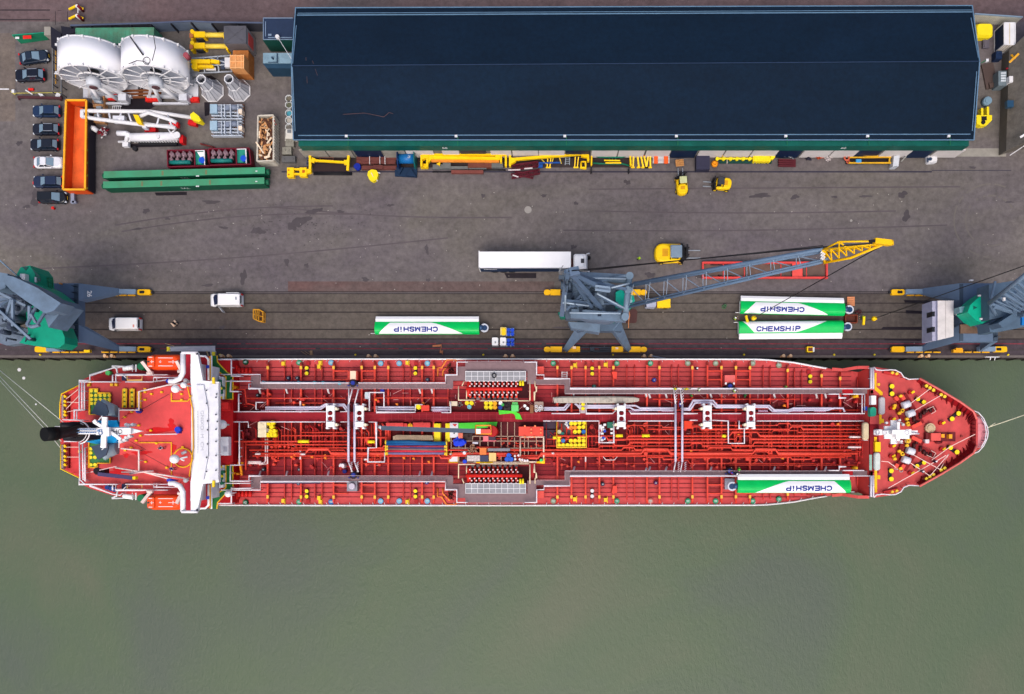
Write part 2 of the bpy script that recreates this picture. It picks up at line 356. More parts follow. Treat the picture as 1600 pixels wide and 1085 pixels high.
for x0, x1, k in ((472, 511, 'g'), (513, 551, 'g'), (555, 597, 'n'), (600, 634, 'g'), (636, 678, 'w'), (692, 718, 'w'), (720, 760, 'n'), (767, 799, 'w'), (801, 841, 'w'), (842, 882, 'w'), (884, 922, 'n'),
        (924, 964, 'w'), (966, 1006, 'w'), (1009, 1046, 'w'), (1048, 1088, 'n'), (1091, 1130, 'w'), (1132, 1172, 'w'), (1174, 1213, 'w'), (1215, 1251, 'n'), (1253, 1297, 'w'), (1299, 1337, 'w'), (1339, 1374, 'n'),
        (1377, 1420, 'w'), (1422, 1455, 'n'), (1458, 1500, 'w')):
    b = MB(); b.boxw(wx(x0), YW - .03, .5 if k != 'n' else .05, wx(x1), YW - (.16 if k != 'n' else .06), 3.7)
    wh.part('panel' if k != 'n' else 'roller_door', b, {'g': M((150, 146, 138), .8, var=.3), 'w': M((214, 208, 206), .6, var=.1), 'n': M((8, 34, 66), .5)}[k])
for x in (541, 712.5, 882.5, 1057, 1228, 1356, 1483):
    b = MB(); p = W(x, 212.5, ze + .3); b.boxw(p.x - .2, p.y - .15, ze, p.x + .2, p.y + .15, ze + .3); lm = wh.part('wall_lamp', b, OFFW)
    b = MB(); b.boxw(p.x + .2, p.y - 1.3, ze + .05, p.x + .28, p.y - .15, ze + .13); wh.part('lamp_arm', b, GREEN, lm)
def wtxt(T_, s, x, z, size, nm='lettering'):
    T_.part(nm, textmb(s, size, TR((wx(x, z), S0 - .765, z)) @ Matrix.Rotation(math.pi / 2, 4, 'X'), bold=.02), OFFW)
wtxt(wh, '50', 695, 4.8, .8); wtxt(wh, '60', 1318, 4.8, .8)
b = MB(); b.tube([(700, 238, 0), (692, 227, 4)], .1); b.tube([(700, 228, 3.5), (765, 228, 3.5)], .05); b.cyl(1045, 226, 3.6, 4.2, .3)
wh.part('downpipe', b, GREYP)
# annexes at the west gable
an = T('switch_house', 'flat roofed navy annexe on the west gable of the warehouse, the northern one', 'annexe', W(435, 64, 0))
b = MB(); b.box(411, 28, 459, 64, 0, 3.4); an.part('wall', b, M((20, 74, 66), .6))
b = MB(); b.box(411, 28, 459, 62, 3.4, 3.6); r_ = an.part('roof', b, M((34, 50, 78), .7))
b = MB()
for a_, c_ in (((411.5, 28.5), (458, 28.5)), ((411.5, 28.5), (411.5, 62)), ((411.5, 62), (458, 62)), ((415, 34), (415, 57)), ((419, 59), (456, 59))): b.tube([(a_[0], a_[1], 3.65), (c_[0], c_[1], 3.65)], .07, 4)
b.box(419, 53, 424, 56, 3.6, 3.7); an.part('roof_trim', b, M((120, 140, 165), .5), r_)
b = MB(); b.tube([(433, 57, 4.2), (455, 92, 6.3)], .05, 4); b.cyl(433, 57, 3.6, 4.3, .3, n=8); an.part('cable_mast', b, OFFW)
an = T('boiler_house', 'blue grey annexe with peeling roof on the west gable, south of the navy one', 'annexe', W(435, 110, 0))
b = MB(); b.prism([(411, 83.5), (458, 83.5), (458, 107), (417, 107), (411, 100)], 0, 2.8); an.part('wall', b, M((34, 66, 90), .6))
b = MB(); b.prism([(411, 83), (458, 83), (458, 99), (411, 99)], 2.8, 2.95); r_ = an.part('roof', b, M((128, 158, 176), .5, var=.4, sc_=.6))
b = MB(); b.box(432, 83.5, 434, 98, 2.95, 3.1); b.box(419, 97, 433, 98, 2.95, 3.05); b.cyl(425, 90, 2.95, 3.4, .15); an.part('roof_seam', b, M((50, 74, 96), .5), r_)
# concrete building at the right edge
cb = T('concrete_shed', 'weathered grey concrete building along the right edge of the yard', 'building', W(1600, 240, 0))
b = MB()
q = [W(1577, 80, 4.5), W(1569, 243, 0)]
sl = [W(1640, -40, 7), W(1606, 12, 7), W(1576, 80, 2), W(1572, 238, 2), W(1604, 222, 7), W(1700, 222, 7)]
b.add([W(1577, 78, 2), W(1572, 236, 2), W(1640, 205, 7.5), W(1640, 20, 7.5), W(1700, 205, 7.5), W(1700, 20, 7.5)], [(0, 1, 2, 3), (3, 2, 4, 5)])
cb.part('roof', b, ground_mat('old_concrete', ((104, 100, 95), (119, 113, 106), (112, 108, 104)), s1=.15, s2=1.2))
b = MB(); q1 = W(1577, 78, 2); q2 = W(1572, 236, 2); q3 = W(1640, 205, 7.5)
b.add([q1, q2, (q2.x, q2.y, 0), (q1.x, q1.y, 0)], [(0, 1, 2, 3)]); b.add([q2, q3, (q3.x, q3.y, 0), (q2.x, q2.y, 0), (q3.x + 9, q3.y, 7.5), (q3.x + 9, q3.y, 0)], [(3, 2, 1, 0), (2, 5, 4, 1)])
cb.part('wall', b, M((104, 98, 90), .8))
b = MB(); b.box(1574, 157, 1584, 167, 2.9, 3.6); cb.part('skylight', b, M((30, 70, 100), .3))
b = MB(); b.beamp((1578, 243, 1.5), (1602, 227, 3), .1, .12); b.beamp((1594, 215, 4.8), (1602, 210, 5.2), .3, .2); cb.part('drain_pipe', b, OFFW)
b = MB(); b.beamp((1577, 98, 3.2), (1592, 84, 4), .3, .1); b.beamp((1580, 86, 3.2), (1586, 92, 3.6), .3, .1); cb.part('yellow_marking', b, DYEL)
# boundary fences
fe = T('boundary_fence', 'long dark panelled boundary fence along the north side of the storage yard', 'fence', W(250, 45, 0))
pts = [(110, 40), (235, 36.5), (298, 33.5), (330, 35), (410, 36)]
for (x0, y0), (x1, y1) in zip(pts, pts[1:]):
    n = max(1, int((x1 - x0) / 31))
    for k in range(n):
        a_ = W(x0 + (x1 - x0) * k / n, y0 + (y1 - y0) * k / n, 2.6); c_ = W(x0 + (x1 - x0) * (k + 1) / n, y0 + (y1 - y0) * (k + 1) / n, 2.6)
        b = MB(); b.loft([[(a_.x + .12, a_.y, .1), (a_.x + .12, a_.y - .06, .1), (a_.x + .12, a_.y - .06, 2.4), (a_.x + .12, a_.y, 2.4)], [(c_.x, c_.y, .1), (c_.x, c_.y - .06, .1), (c_.x, c_.y - .06, 2.4), (c_.x, c_.y, 2.4)]])
        fe.part('fence_panel', b, M((112, 128, 152), .5) if x0 > 200 and x1 < 380 else M((60, 62, 72), .6))
        b = MB(); b.boxw(a_.x - .05, a_.y - .35, 0, a_.x + .07, a_.y + .05, 2.55); fe.part('post', b, M((50, 50, 60), .6))
        b = MB(); b.beam(a_, c_, .22, .12); fe.part('top_rail', b, M((84, 94, 118), .5))
gt = T('gate', 'open green mesh gate leaf with a red notice at the yard entrance', 'gate', W(45, 66, 0))
b = MB(); b.add([W(19, 55, 2), W(70, 51, 2), W(76, 62, .1), W(33, 68, .1)], [(0, 3, 2, 1)]); b.add([v + Vector((0, -.05, 0)) for v in [W(19, 55, 2), W(70, 51, 2), W(76, 62, .1), W(33, 68, .1)]], [(0, 1, 2, 3)])
gt.part('mesh_leaf', b, M((28, 120, 88), .6)); b = MB(); b.tube([(19, 55, 2), (70, 51, 2)], .06); b.tube([(33, 68, .1), (76, 62, .1)], .05); b.tube([(19, 55, 2), (33, 68, .1)], .06); gt.part('frame', b, TEAL)
b = MB(); b.beamp((36, 58.6, 1.75), (49, 58, 1.75), .5, .06); gt.part('notice', b, BRED); b = MB(); b.beamp((24, 59.5, 1.8), (30, 59.5, 1.8), .3, .05); gt.part('nameplate', b, OFFW)
bl = T('gate_pillar', 'pale concrete gate pillar with dark wall beside the green gate', 'wall', W(80, 60, 0))
b = MB(); b.box(69, 42, 79, 55, 0, 2.2); bl.part('pillar', b, CONC); b = MB(); b.prism([(79, 41), (95, 52), (95, 78), (80, 74)], 0, 2.4); b.prism([(95, 41), (118, 44), (120, 50), (97, 56)], 0, 2.2); bl.part('dark_wall', b, M((30, 30, 44), .7))
pf = T('mesh_fence', 'grey mesh fence pen between the two parked cars and the white reels', 'fence', W(88, 100, 0))
b = MB()
for z in (.2, .8, 1.3): b.tube([(82, 60, z), (82.5, 141, z)], .06, 4); b.tube([(96, 64, z), (95.5, 148, z)], .06, 4)
pf.part('rail', b, MGREY)
b = MB()
for y in range(60, 146, 12): b.cyl(82, y, 0, 1.3, .07, n=6); b.cyl(96, y + 3, 0, 1.3, .07, n=6)
pf.part('post', b, DGREY); b = MB()
for y in range(72, 132, 5): b.box(86.4, y, 87.4, y + 4, 0, .1)
pf.part('yellow_kerb', b, DYEL)
bb = T('timber_barrier', 'brown beam barrier with white ends south of the two northern parked cars', 'barrier', W(62, 153, 0))
b = MB(); b.beamp((28, 152, .8), (97, 154, .8), .35, .3); b.beamp((30, 152, .4), (30, 157, .3), .2, .2); b.beamp((95, 150, .4), (95, 158, .3), .2, .2); bb.part('beam', b, M((78, 42, 48), .8))
b = MB(); b.tube([(24, 146, .3), (96, 145, .3)], .06, 4); b.tube([(17, 143, .3), (24, 148, .3)], .12); bb.part('yellow_rail', b, M((190, 178, 90), .7))
b = MB(); b.box(18, 140, 22, 145, 0, .5); b.prism([(59, 146), (66, 147), (68, 150), (63, 151)], 0, .5); b.cyl(90, 149, 0, .5, .4, n=8); b.beamp((40, 141, .3), (51, 148, .3), .15, .1); bb.part('white_weight', b, OFFW)
b = MB(); b.box(44, 138, 52, 141, 0, .3); solo('fuel_can', b, BRED, 'small red box on the ground just north of the brown beam barrier', 'box')
b = MB(); b.box(-10, 138.6, 14, 140.4, 0, .02); struct('painted_line', b, OFFW)
for y, nm in ((10, 'northern'), (25, 'southern')):
    s_ = T('track_buffer', 'yellow and red road barrier on the street, the %s of the two' % nm, 'barrier', W(118, y, 0), 'street barriers')
    b = MB(); b.beamp((108, y + 5, .5), (120, y - 1, 1), .28, .2); b.beamp((121, y, 1), (130, y + 4, .5), .28, .2); s_.part('arm', b, YEL)
    b = MB(); b.cyl(120, y - .5, 0, 1.3, .25); s_.part('post', b, OFFW); b = MB(); b.cyl(122, y, 0, 1.4, .2); b.beamp((122, y - 4, 1), (122, y + 4, .8), .1, .2); s_.part('red_post', b, M((120, 20, 40), .5))
b = MB(); b.beamp((122, 12, .6), (122, 22, .6), .12, .1); solo('tie_bar', b, OFFW, 'thin white bar linking the two street barriers', 'bar')
# ---------------------------------------------------------------- vehicles
def ring_seg(b, c, R, r, axis='y', n=16, a0=0, a1=360, nt=6):
    pts = []
    for k in range(n + 1):
        a = math.radians(a0 + (a1 - a0) * k / n); u, v = R * math.cos(a), R * math.sin(a)
        pts.append(Vector(c) + (Vector((u, 0, v)) if axis == 'y' else Vector((u, v, 0)) if axis == 'z' else Vector((0, u, v))))
    b.tubew(pts, r, nt)
def cyl_h(b, c, r, wd, axis='y', n=14):       # horizontal cylinder
    R = []
    for s in (-wd / 2, wd / 2):
        R.append([tuple(Vector(c) + (Vector((r * math.cos(t), s, r * math.sin(t))) if axis == 'y' else Vector((s, r * math.cos(t), r * math.sin(t))))) for t in [2 * math.pi * i / n for i in range(n)]])
    b.loft(R, True, True, True)
def wheels(t, xs, wy, r, wd, mats=None):
    for x in xs:
        for s in (1, -1):
            b = MB(); cyl_h(b, (x, s * wy, r), r, wd); wl = t.part('wheel', b, TYRE)
            b = MB(); cyl_h(b, (x, s * (wy + wd / 2 - .02), r), r * .6, .06); t.part('rim', b, mats or STEEL, wl)
def car(label, px, py, deg, L_, Wd, col, kind='hatch', roof=None, name='parked_car', group='cars parked by the orange container', glass=GLASS, rails=False):
    t = T(name, label, 'car', (0, 0, 0), group)
    paint = M(col, .22, .2, var=.04)
    h = L_ / 2; b = MB()
    b.loft([rr(-h * .97, h * .97, Wd * .94, .35, .22), rr(-h, h, Wd, .5, .42), rr(-h * .99, h * .99, Wd, .55, .66), rr(-h * .96, h * .95, Wd * .94, .55, .86), rr(-h * .9, h * .86, Wd * .82, .5, .93)], smooth=True)
    bd = t.part('body', b, paint)
    if kind == 'sedan': c0, c1, r0, r1, zr_ = -h * .72, h * .42, -h * .38, h * .02, 1.42
    elif kind == 'mpv': c0, c1, r0, r1, zr_ = -h * .94, h * .55, -h * .86, h * .14, 1.62
    else: c0, c1, r0, r1, zr_ = -h * .93, h * .42, -h * .74, h * .0, 1.48
    b = MB(); b.loft([rr(c0, c1, Wd * .86, .3, .9), rr(r0, r1, Wd * .7, .25, zr_)]); cb_ = t.part('windows', b, glass)
    for nm_, xa, xb in (('windscreen', c1, r1), ('rear_window', c0, r0)): b = MB(); k_ = .03 if xa > 0 else -.03; b.add([(xa + k_, -Wd * .36, .95), (xa + k_, Wd * .36, .95), (xb + k_, Wd * .29, zr_ - .02), (xb + k_, -Wd * .29, zr_ - .02)], [(0, 1, 2, 3) if xa > 0 else (3, 2, 1, 0)]); t.part(nm_, b, M((120, 146, 166), .15, var=.05), cb_)  # front and rear glass coloured paler for the sky reflected in it
    b = MB(); b.loft([rr(r0 - .06, r1 + .04, Wd * .73, .22, zr_ - .03), rr(r0 + .03, r1 - .05, Wd * .66, .2, zr_ + .05)], smooth=True); rf_ = t.part('roof', b, roof or paint)
    b = MB()
    for s in (1, -1):
        b.tubew([(c1 - .1, s * Wd * .41, .92), (r1, s * Wd * .34, zr_)], .05, 4); b.tubew([(c0 + .12, s * Wd * .41, .92), (r0, s * Wd * .34, zr_)], .07, 4)
        b.tubew([((c0 + c1) / 2, s * Wd * .43, .92), ((r0 + r1) / 2, s * Wd * .345, zr_)], .05, 4)
    t.part('pillar', b, paint)
    for s in (1, -1):
        b = MB(); b.loft([rr(h * .88, h * .985, .36, .08, .56), rr(h * .8, h * .95, .34, .05, .78)]); b.xf(TR((0, s * Wd * .34, 0))); t.part('headlight', b, M((225, 232, 240), .15))
        b = MB(); b.boxw(-h * 1.0, s * Wd * .3, .6, -h * .93, s * Wd * .47, .86); t.part('taillight', b, M((200, 20, 30), .3))
        b = MB(); b.boxw(c1 - .45, s * (Wd * .5), .9, c1 - .25, s * (Wd * .5 + .16), 1.05); t.part('mirror', b, paint)
        if rails: b = MB(); b.tubew([(r0 + .1, s * Wd * .31, zr_ + .07), (r1 - .1, s * Wd * .31, zr_ + .07)], .04, 4); t.part('roof_rail', b, M((190, 195, 205), .3, .5), rf_)
    b = MB(); b.boxw(h - .02, -.25, .42, h + .02, .25, .54); t.part('number_plate', b, M((230, 190, 40), .5))
    wheels(t, (-h * .62, h * .64), Wd / 2 - .12, .31, .2)
    t.o.location = W(px, py, 0); t.o.rotation_euler = (0, 0, math.radians(deg)); return t
CB, CK, CN = (30, 48, 78), (22, 28, 42), (32, 44, 62)
dx = 1.5
car('dark blue saloon angled beside the mesh fence, northernmost parked car', 57.5, 93, 8, 4.4, 1.8, CN, 'sedan')
car('black estate car with silver roof rails beside the mesh fence', 51.5, 121, 182, 4.5, 1.85, (16, 20, 36), rails=True)
car('dark blue hatchback facing left, first below the brown beam barrier', 77, 177, 180, 4.2, 1.75, (28, 50, 84))
car('black hatchback with silver roof rails left of the orange container', 76.5, 205, 180, 4.1, 1.75, (26, 30, 44), rails=True)
car('plain black hatchback just above the white saloon', 74, 229, 180, 4.3, 1.75, CK)
car('white saloon car partly under the edge of the orange container', 80, 256.5, 0, 4.4, 1.75, (238, 238, 244), 'sedan')
car('navy estate car just below the white saloon', 79.5, 286.5, 180, 4.5, 1.8, (34, 46, 74))
car('black people carrier facing right, southernmost parked car', 87, 311, 0, 4.2, 1.8, (22, 26, 34), 'mpv')
for x, y, lab in ((53, 286, 'small red cone lying left of the navy estate car'), (82, 325, 'small red cone below the black people carrier')):
    t = T('traffic_cone', lab, 'cone', W(x, y, 0)); b = MB(); b.cyl(x, y, .04, .5, .2, .04, 8); t.part('cone', b, BRED); b = MB(); b.box(x - 2, y - 2, x + 2, y + 2, 0, .05); t.part('base', b, BRED)
def van(label, px, py, deg, door=False):
    t = T('delivery_van', label, 'van', (0, 0, 0), 'white vans on the quay'); h = 2.42; Wd = 1.95
    b = MB(); b.loft([rr(-h, h * .96, Wd * .95, .25, .25), rr(-h, h, Wd, .4, .5), rr(-h, h * .99, Wd, .45, .95), rr(-h, h * .84, Wd * .95, .4, 1.12)], smooth=True)
    b.loft([rr(-h * .99, h * .5, Wd * .96, .15, 1.1), rr(-h * .985, h * .45, Wd * .93, .15, 1.6), rr(-h * .97, h * .36, Wd * .86, .2, 1.93), rr(-h * .95, h * .32, Wd * .74, .2, 1.97)], smooth=True)
    t.part('body', b, WHITE)
    b = MB(); z0, z1 = 1.1, 1.9; b.add([(h * .74, -.8, z0), (h * .8, -.4, z0), (h * .8, .4, z0), (h * .74, .8, z0), (h * .4, .72, z1), (h * .4, -.72, z1)], [(0, 1, 2, 3, 4, 5)])
    t.part('windscreen', b, M((30, 44, 80), .15))
    for s in (1, -1):
        b = MB(); b.boxw(h * .3, s * Wd * .47, 1.15, h * .52, s * Wd * .475, 1.6); t.part('side_window', b, GLASS)
        b = MB(); b.boxw(h * .5, s * Wd * .5, 1.05, h * .58, s * (Wd * .5 + .2), 1.3); t.part('mirror', b, DGREY)
        b = MB(); b.boxw(h * .9, s * .55, .7, h * .99, s * .9, .9); t.part('headlight', b, STEEL)
        b = MB(); b.boxw(-h - .03, s * .75, .6, -h + .02, s * .95, 1.4); t.part('taillight', b, BRED)
    b = MB(); b.boxw(-h - .04, -.6, 1.3, -h, .6, 1.75); t.part('rear_window', b, GLASS)
    if door:
        b = MB(); b.loft([[(h * .42, Wd * .5, .4), (h * .42, Wd * .5 + .06, .4), (h * .42, Wd * .5 + .06, 1.5), (h * .42, Wd * .5, 1.5)], [(h * .16, Wd * .5 + .85, .4), (h * .16 + .05, Wd * .5 + .9, .4), (h * .16 + .05, Wd * .5 + .9, 1.4), (h * .16, Wd * .5 + .85, 1.4)]]); t.part('open_door', b, OFFW)
        b = MB(); b.boxw(-h * .9, -Wd * .5 - .1, .4, -h * .1, -Wd * .5 - .02, 1.7); t.part('sliding_door', b, OFFW)
    b = MB(); b.boxw(-h * .82, -.35 if door else .2, 1.975, -h * .72, .1 if door else .62, 1.98); t.part('roof_sticker', b, STEEL if door else M((220, 150, 140)))
    wheels(t, (-h * .62, h * .62), Wd / 2 - .12, .33, .22)
    t.o.location = W(px, py, 0); t.o.rotation_euler = (0, 0, math.radians(deg)); return t
van('white van with its front door standing open on the crane rails', 357.5, 471, 180, True)
van('closed white van with a sticker on the roof near the left crane', 200, 508, 180)
# articulated lorry
t = T('articulated_lorry', 'white box trailer lorry with navy lower side parked beside the middle crane', 'lorry', W(835, 420, 0))
b = MB(); b.box(748, 393.5, 892, 418.5, 1.25, 4.0); tr_ = t.part('trailer_box', b, [WHITE])
a = W(748, 418.5, 4); c = W(892, 418.5, 4)
b = MB(); b.boxw(a.x + .05, a.y - .03, 1.2, c.x - .3, a.y + .02, 3.8); t.part('side_curtain', b, M((14, 44, 78), .5), tr_)
b = MB(); b.boxw(a.x, a.y - .05, 3.8, c.x, a.y + .03, 4.03); b.boxw(a.x - .02, a.y - .05, 1.1, a.x + .12, a.y + 2.5, 4.03); t.part('edge_frame', b, OFFW, tr_)
b = MB()
for k in range(9): b.boxw(a.x + .7 + k * .22, a.y - .045, 2.7, a.x + .86 + k * .22, a.y - .03, 3.0)
t.part('side_mark', b, OFFW, tr_)
b = MB(); b.boxw(a.x + .2, a.y + .3, .85, c.x - .2, a.y + 2.1, 1.2); t.part('chassis', b, BLK)
for wx_ in (a.x + 2.2, a.x + 3.5, a.x + 4.8, c.x - .6, c.x + 2.6):
    for s in (0, 1):
        b = MB(); cyl_h(b, (wx_, a.y + .25 + s * 1.95, .5), .5, .4); t.part('wheel', b, TYRE)
p = W(908, 409, 3.4); q = p.y
b = MB(); b.loft([rr(p.x - 1.15, p.x + 1.0, 2.4, .2, .6), rr(p.x - 1.15, p.x + 1.1, 2.45, .25, 1.6), rr(p.x - 1.15, p.x + .95, 2.4, .3, 2.9), rr(p.x - 1.1, p.x + .7, 2.2, .3, 3.5)], smooth=False).xf(TR((0, q, 0))); cabm = t.part('cab', b, OFFW)
b = MB(); b.loft([rr(-1.05, .55, 2.0, .25, 3.5), rr(-.95, .3, 1.7, .3, 3.75)]).xf(TR((p.x, q, 0))); t.part('roof_fairing', b, WHITE, cabm)
b = MB(); b.boxw(p.x - .05, q - .3, 3.76, p.x + .45, q + .35, 3.8); t.part('roof_hatch', b, DGREY, cabm)
b = MB(); b.add([(p.x + 1.13, q - 1.05, 1.7), (p.x + 1.13, q + 1.05, 1.7), (p.x + .98, q + 1.0, 2.8), (p.x + .98, q - 1.0, 2.8)], [(0, 1, 2, 3)]); t.part('windscreen', b, GLASS, cabm)
for s in (1, -1):
    b = MB(); b.tubew([(p.x + .8, q + s * 1.2, 3.0), (p.x + 1.25, q + s * 1.35, 2.8), (p.x + 1.25, q + s * 1.35, 2.0)], .09, 5); t.part('mirror', b, OFFW, cabm)
b = MB(); b.boxw(p.x - 1.5, q - .7, 1.2, p.x - 1.2, q + .7, 2.2); t.part('hose_rack', b, M((90, 30, 34)))
# forklifts
def forklift(label, px, py, deg, L_, Wd, roof=DGREY, name='forklift'):
    t = T(name, label, 'forklift', (0, 0, 0)); h = L_ / 2
    b = MB(); b.loft([rr(-h, h * .45, Wd, Wd * .4, .25), rr(-h, h * .5, Wd, Wd * .38, .8), rr(-h * .96, -h * .1, Wd * .94, Wd * .36, 1.25), rr(-h * .88, -h * .15, Wd * .78, Wd * .3, 1.38)], smooth=False)
    t.part('body', b, YEL)
    b = MB(); b.boxw(-h * .6, -Wd * .2, 1.38, -h * .3, Wd * .2, 1.42); t.part('engine_grille', b, DYEL)
    b = MB(); b.boxw(-h * .12, -Wd * .3, .8, h * .3, Wd * .3, 1.2); t.part('seat', b, BLK)
    b = MB(); b.loft([rr(-h * .2, h * .42, Wd * .66, .1, 2.25), rr(-h * .14, h * .36, Wd * .58, .1, 2.34)]); g_ = t.part('overhead_guard', b, roof)
    b = MB()
    for x in (-h * .17, h * .4):
        for s in (1, -1): b.tubew([(x, s * Wd * .36, .9), (x, s * Wd * .3, 2.28)], .06, 4)
    t.part('guard_post', b, BLK)
    b = MB()
    for s in (1, -1): b.boxw(h * .62, s * Wd * .18 - .08, .2, h * .8, s * Wd * .18 + .08, 2.5)
    b.boxw(h * .64, -Wd * .35, .5, h * .74, Wd * .35, .7); b.boxw(h * .64, -Wd * .35, 2.3, h * .74, Wd * .35, 2.45); b.boxw(h * .45, -Wd * .4, .3, h * .62, Wd * .4, 1.1)
    t.part('mast', b, BLK)
    for s in (1, -1):
        b = MB(); b.boxw(h * .78, s * Wd * .2 - .07, .12, h * .78 + L_ * .38, s * Wd * .2 + .07, .2); t.part('fork', b, STEEL)
        b = MB(); b.boxw(-h * .1, s * Wd * .5, .5, h * .42, s * Wd * .46, .75); t.part('side_step', b, DYEL)
    wheels(t, (-h * .62, h * .45), Wd / 2 - .06, .36, .3, YEL)
    t.o.location = W(px, py, 0); t.o.rotation_euler = (0, 0, math.radians(deg)); return t
forklift('yellow forklift facing the warehouse and carrying a wooden pallet', 1064, 290, 93, 3.4, 1.7, M((196, 200, 150)))
forklift('small yellow forklift with empty forks pointing left', 1124, 290, 176, 3.3, 1.75)
t = forklift('large yellow forklift with a glazed cab beside the red flat rack', 1050, 398, 0, 5.6, 2.9, M((120, 140, 158), .3), 'heavy_forklift')
b = MB()
for i in range(4): b.boxw(-.62, -.5 + i * .28, 1.2, .62, -.34 + i * .28, 1.25)
b.boxw(-.6, -.45, 1.0, -.5, .45, 1.18); b.boxw(.5, -.45, 1.0, .6, .45, 1.18); b.boxw(-.6, -.45, .98, .6, .45, 1.02)
b.xf(TR(W(1060, 259, 0)) @ RZ(.1))
solo('wooden_pallet', b, CRATEW, 'pale wooden pallet carried on the forks of the yellow forklift', 'pallet')
# small yellow truck under the boom
t = T('utility_truck', 'small truck with pale cab and yellow box under the crane boom', 'truck', W(1027, 475, 0))
b = MB(); b.loft([rr(-1.9, -.25, 1.5, .3, .3), rr(-1.9, -.25, 1.5, .3, .9), rr(-1.75, -.3, 1.3, .25, 1.6)]).xf(TR(W(1026, 476, 0))); t.part('cab', b, M((170, 175, 195), .4))
b = MB(); b.boxw(-1.92, -.6, .95, -1.8, .6, 1.4); b.xf(TR(W(1026, 476, 0))); t.part('windscreen', b, GLASS)
b = MB(); b.boxw(-.1, -.72, .6, 1.9, .72, 1.35); b.xf(TR(W(1026, 476, 0)) @ RZ(.03)); t.part('cargo_box', b, YEL)
b = MB(); b.boxw(-.25, -.5, .6, .15, .5, 1.2); b.xf(TR(W(1026, 476, 0))); t.part('engine_gap', b, RUST)
for x in (-1.3, 1.2):
    for s in (1, -1): b = MB(); cyl_h(b, (x, s * .66, .28), .28, .18); b.xf(TR(W(1026, 476, 0))); t.part('wheel', b, TYRE)
t = T('tow_tractor', 'tiny yellow buggy with white front beside the quay bollards', 'buggy', W(1264, 547, 0))
b = MB(); b.boxw(-.55, -.42, .15, .35, .42, .6); b.boxw(-.55, -.42, .6, -.4, .42, .85); b.boxw(-.4, .3, .6, .35, .42, .8); b.boxw(-.4, -.42, .6, .35, -.3, .8); b.xf(TR(W(1264, 547, 0))); t.part('body', b, YEL)
b = MB(); b.boxw(.35, -.35, .2, .6, .35, .75); b.xf(TR(W(1264, 547, 0))); t.part('bonnet', b, OFFW); b = MB(); b.boxw(-.35, -.28, .6, .3, .28, .66); b.xf(TR(W(1264, 547, 0))); t.part('seat', b, RUST)
for x in (-.35, .35):
    for s in (1, -1): b = MB(); cyl_h(b, (x, s * .42, .16), .16, .12); b.xf(TR(W(1264, 547, 0))); t.part('wheel', b, TYRE)
# red flat rack
t = T('flat_rack', 'long red open frame with a red plate across it under the crane boom', 'frame', W(1195, 423, 0))
b = MB()
for y in (411, 434.5): b.beamp((1098, y, .75), (1292, y, .75), .28, .5)
for x in (1098, 1291.5): b.beamp((x, 410, .7), (x, 436, .7), .25, .5)
for x in (1130, 1163, 1260, 1220): b.beamp((x, 411, .45), (x, 434.5, .45), .12, .15)
t.part('frame', b, M((218, 70, 66), .5)); b = MB(); b.box(1238, 411.5, 1254, 434.2, .7, .85); t.part('cross_plate', b, M((232, 84, 76), .5))
b = MB(); b.box(1099, 412, 1237, 434, .3, .4); b.box(1255, 412, 1291, 434, .3, .4); t.part('floor', b, M((104, 84, 76), .8, var=.25))
b = MB(); b.tube([(1122, 431, .5), (1130, 432.5, .5), (1140, 432, .5), (1152, 433, .5)], .12); b.box(1110, 413, 1160, 415, .4, .45); t.part('strap', b, BLK)
# ---------------------------------------------------------------- wing sails
GL = {'C': [[(1, .78), (.8, .96), (.5, 1), (.2, .92), (.02, .7), (0, .4), (.12, .14), (.4, 0), (.75, .03), (1, .22)]], 'H': [[(0, 0), (0, 1)], [(1, 0), (1, 1)], [(0, .52), (1, .52)]], 'E': [[(0, 0), (0, 1)], [(0, 1), (.95, 1)], [(0, .52), (.88, .52)], [(0, 0), (1, 0)]], 'M': [[(0, 0), (0, 1)], [(0, 1), (.52, .12), (1.05, 1)], [(1.05, 1), (1.05, 0)]],
      'S': [[(.98, .82), (.75, 1), (.25, 1), (.03, .8), (.14, .58), (.86, .42), (1, .2), (.75, 0), (.25, 0), (0, .18)]], 'i': [[(0, 0), (0, .68)], [(0, .95), (0, 1.08)]], 'P': [[(0, 0), (0, 1)], [(0, 1), (.75, 1), (.98, .86), (.98, .64), (.75, .48), (0, .48)]]}
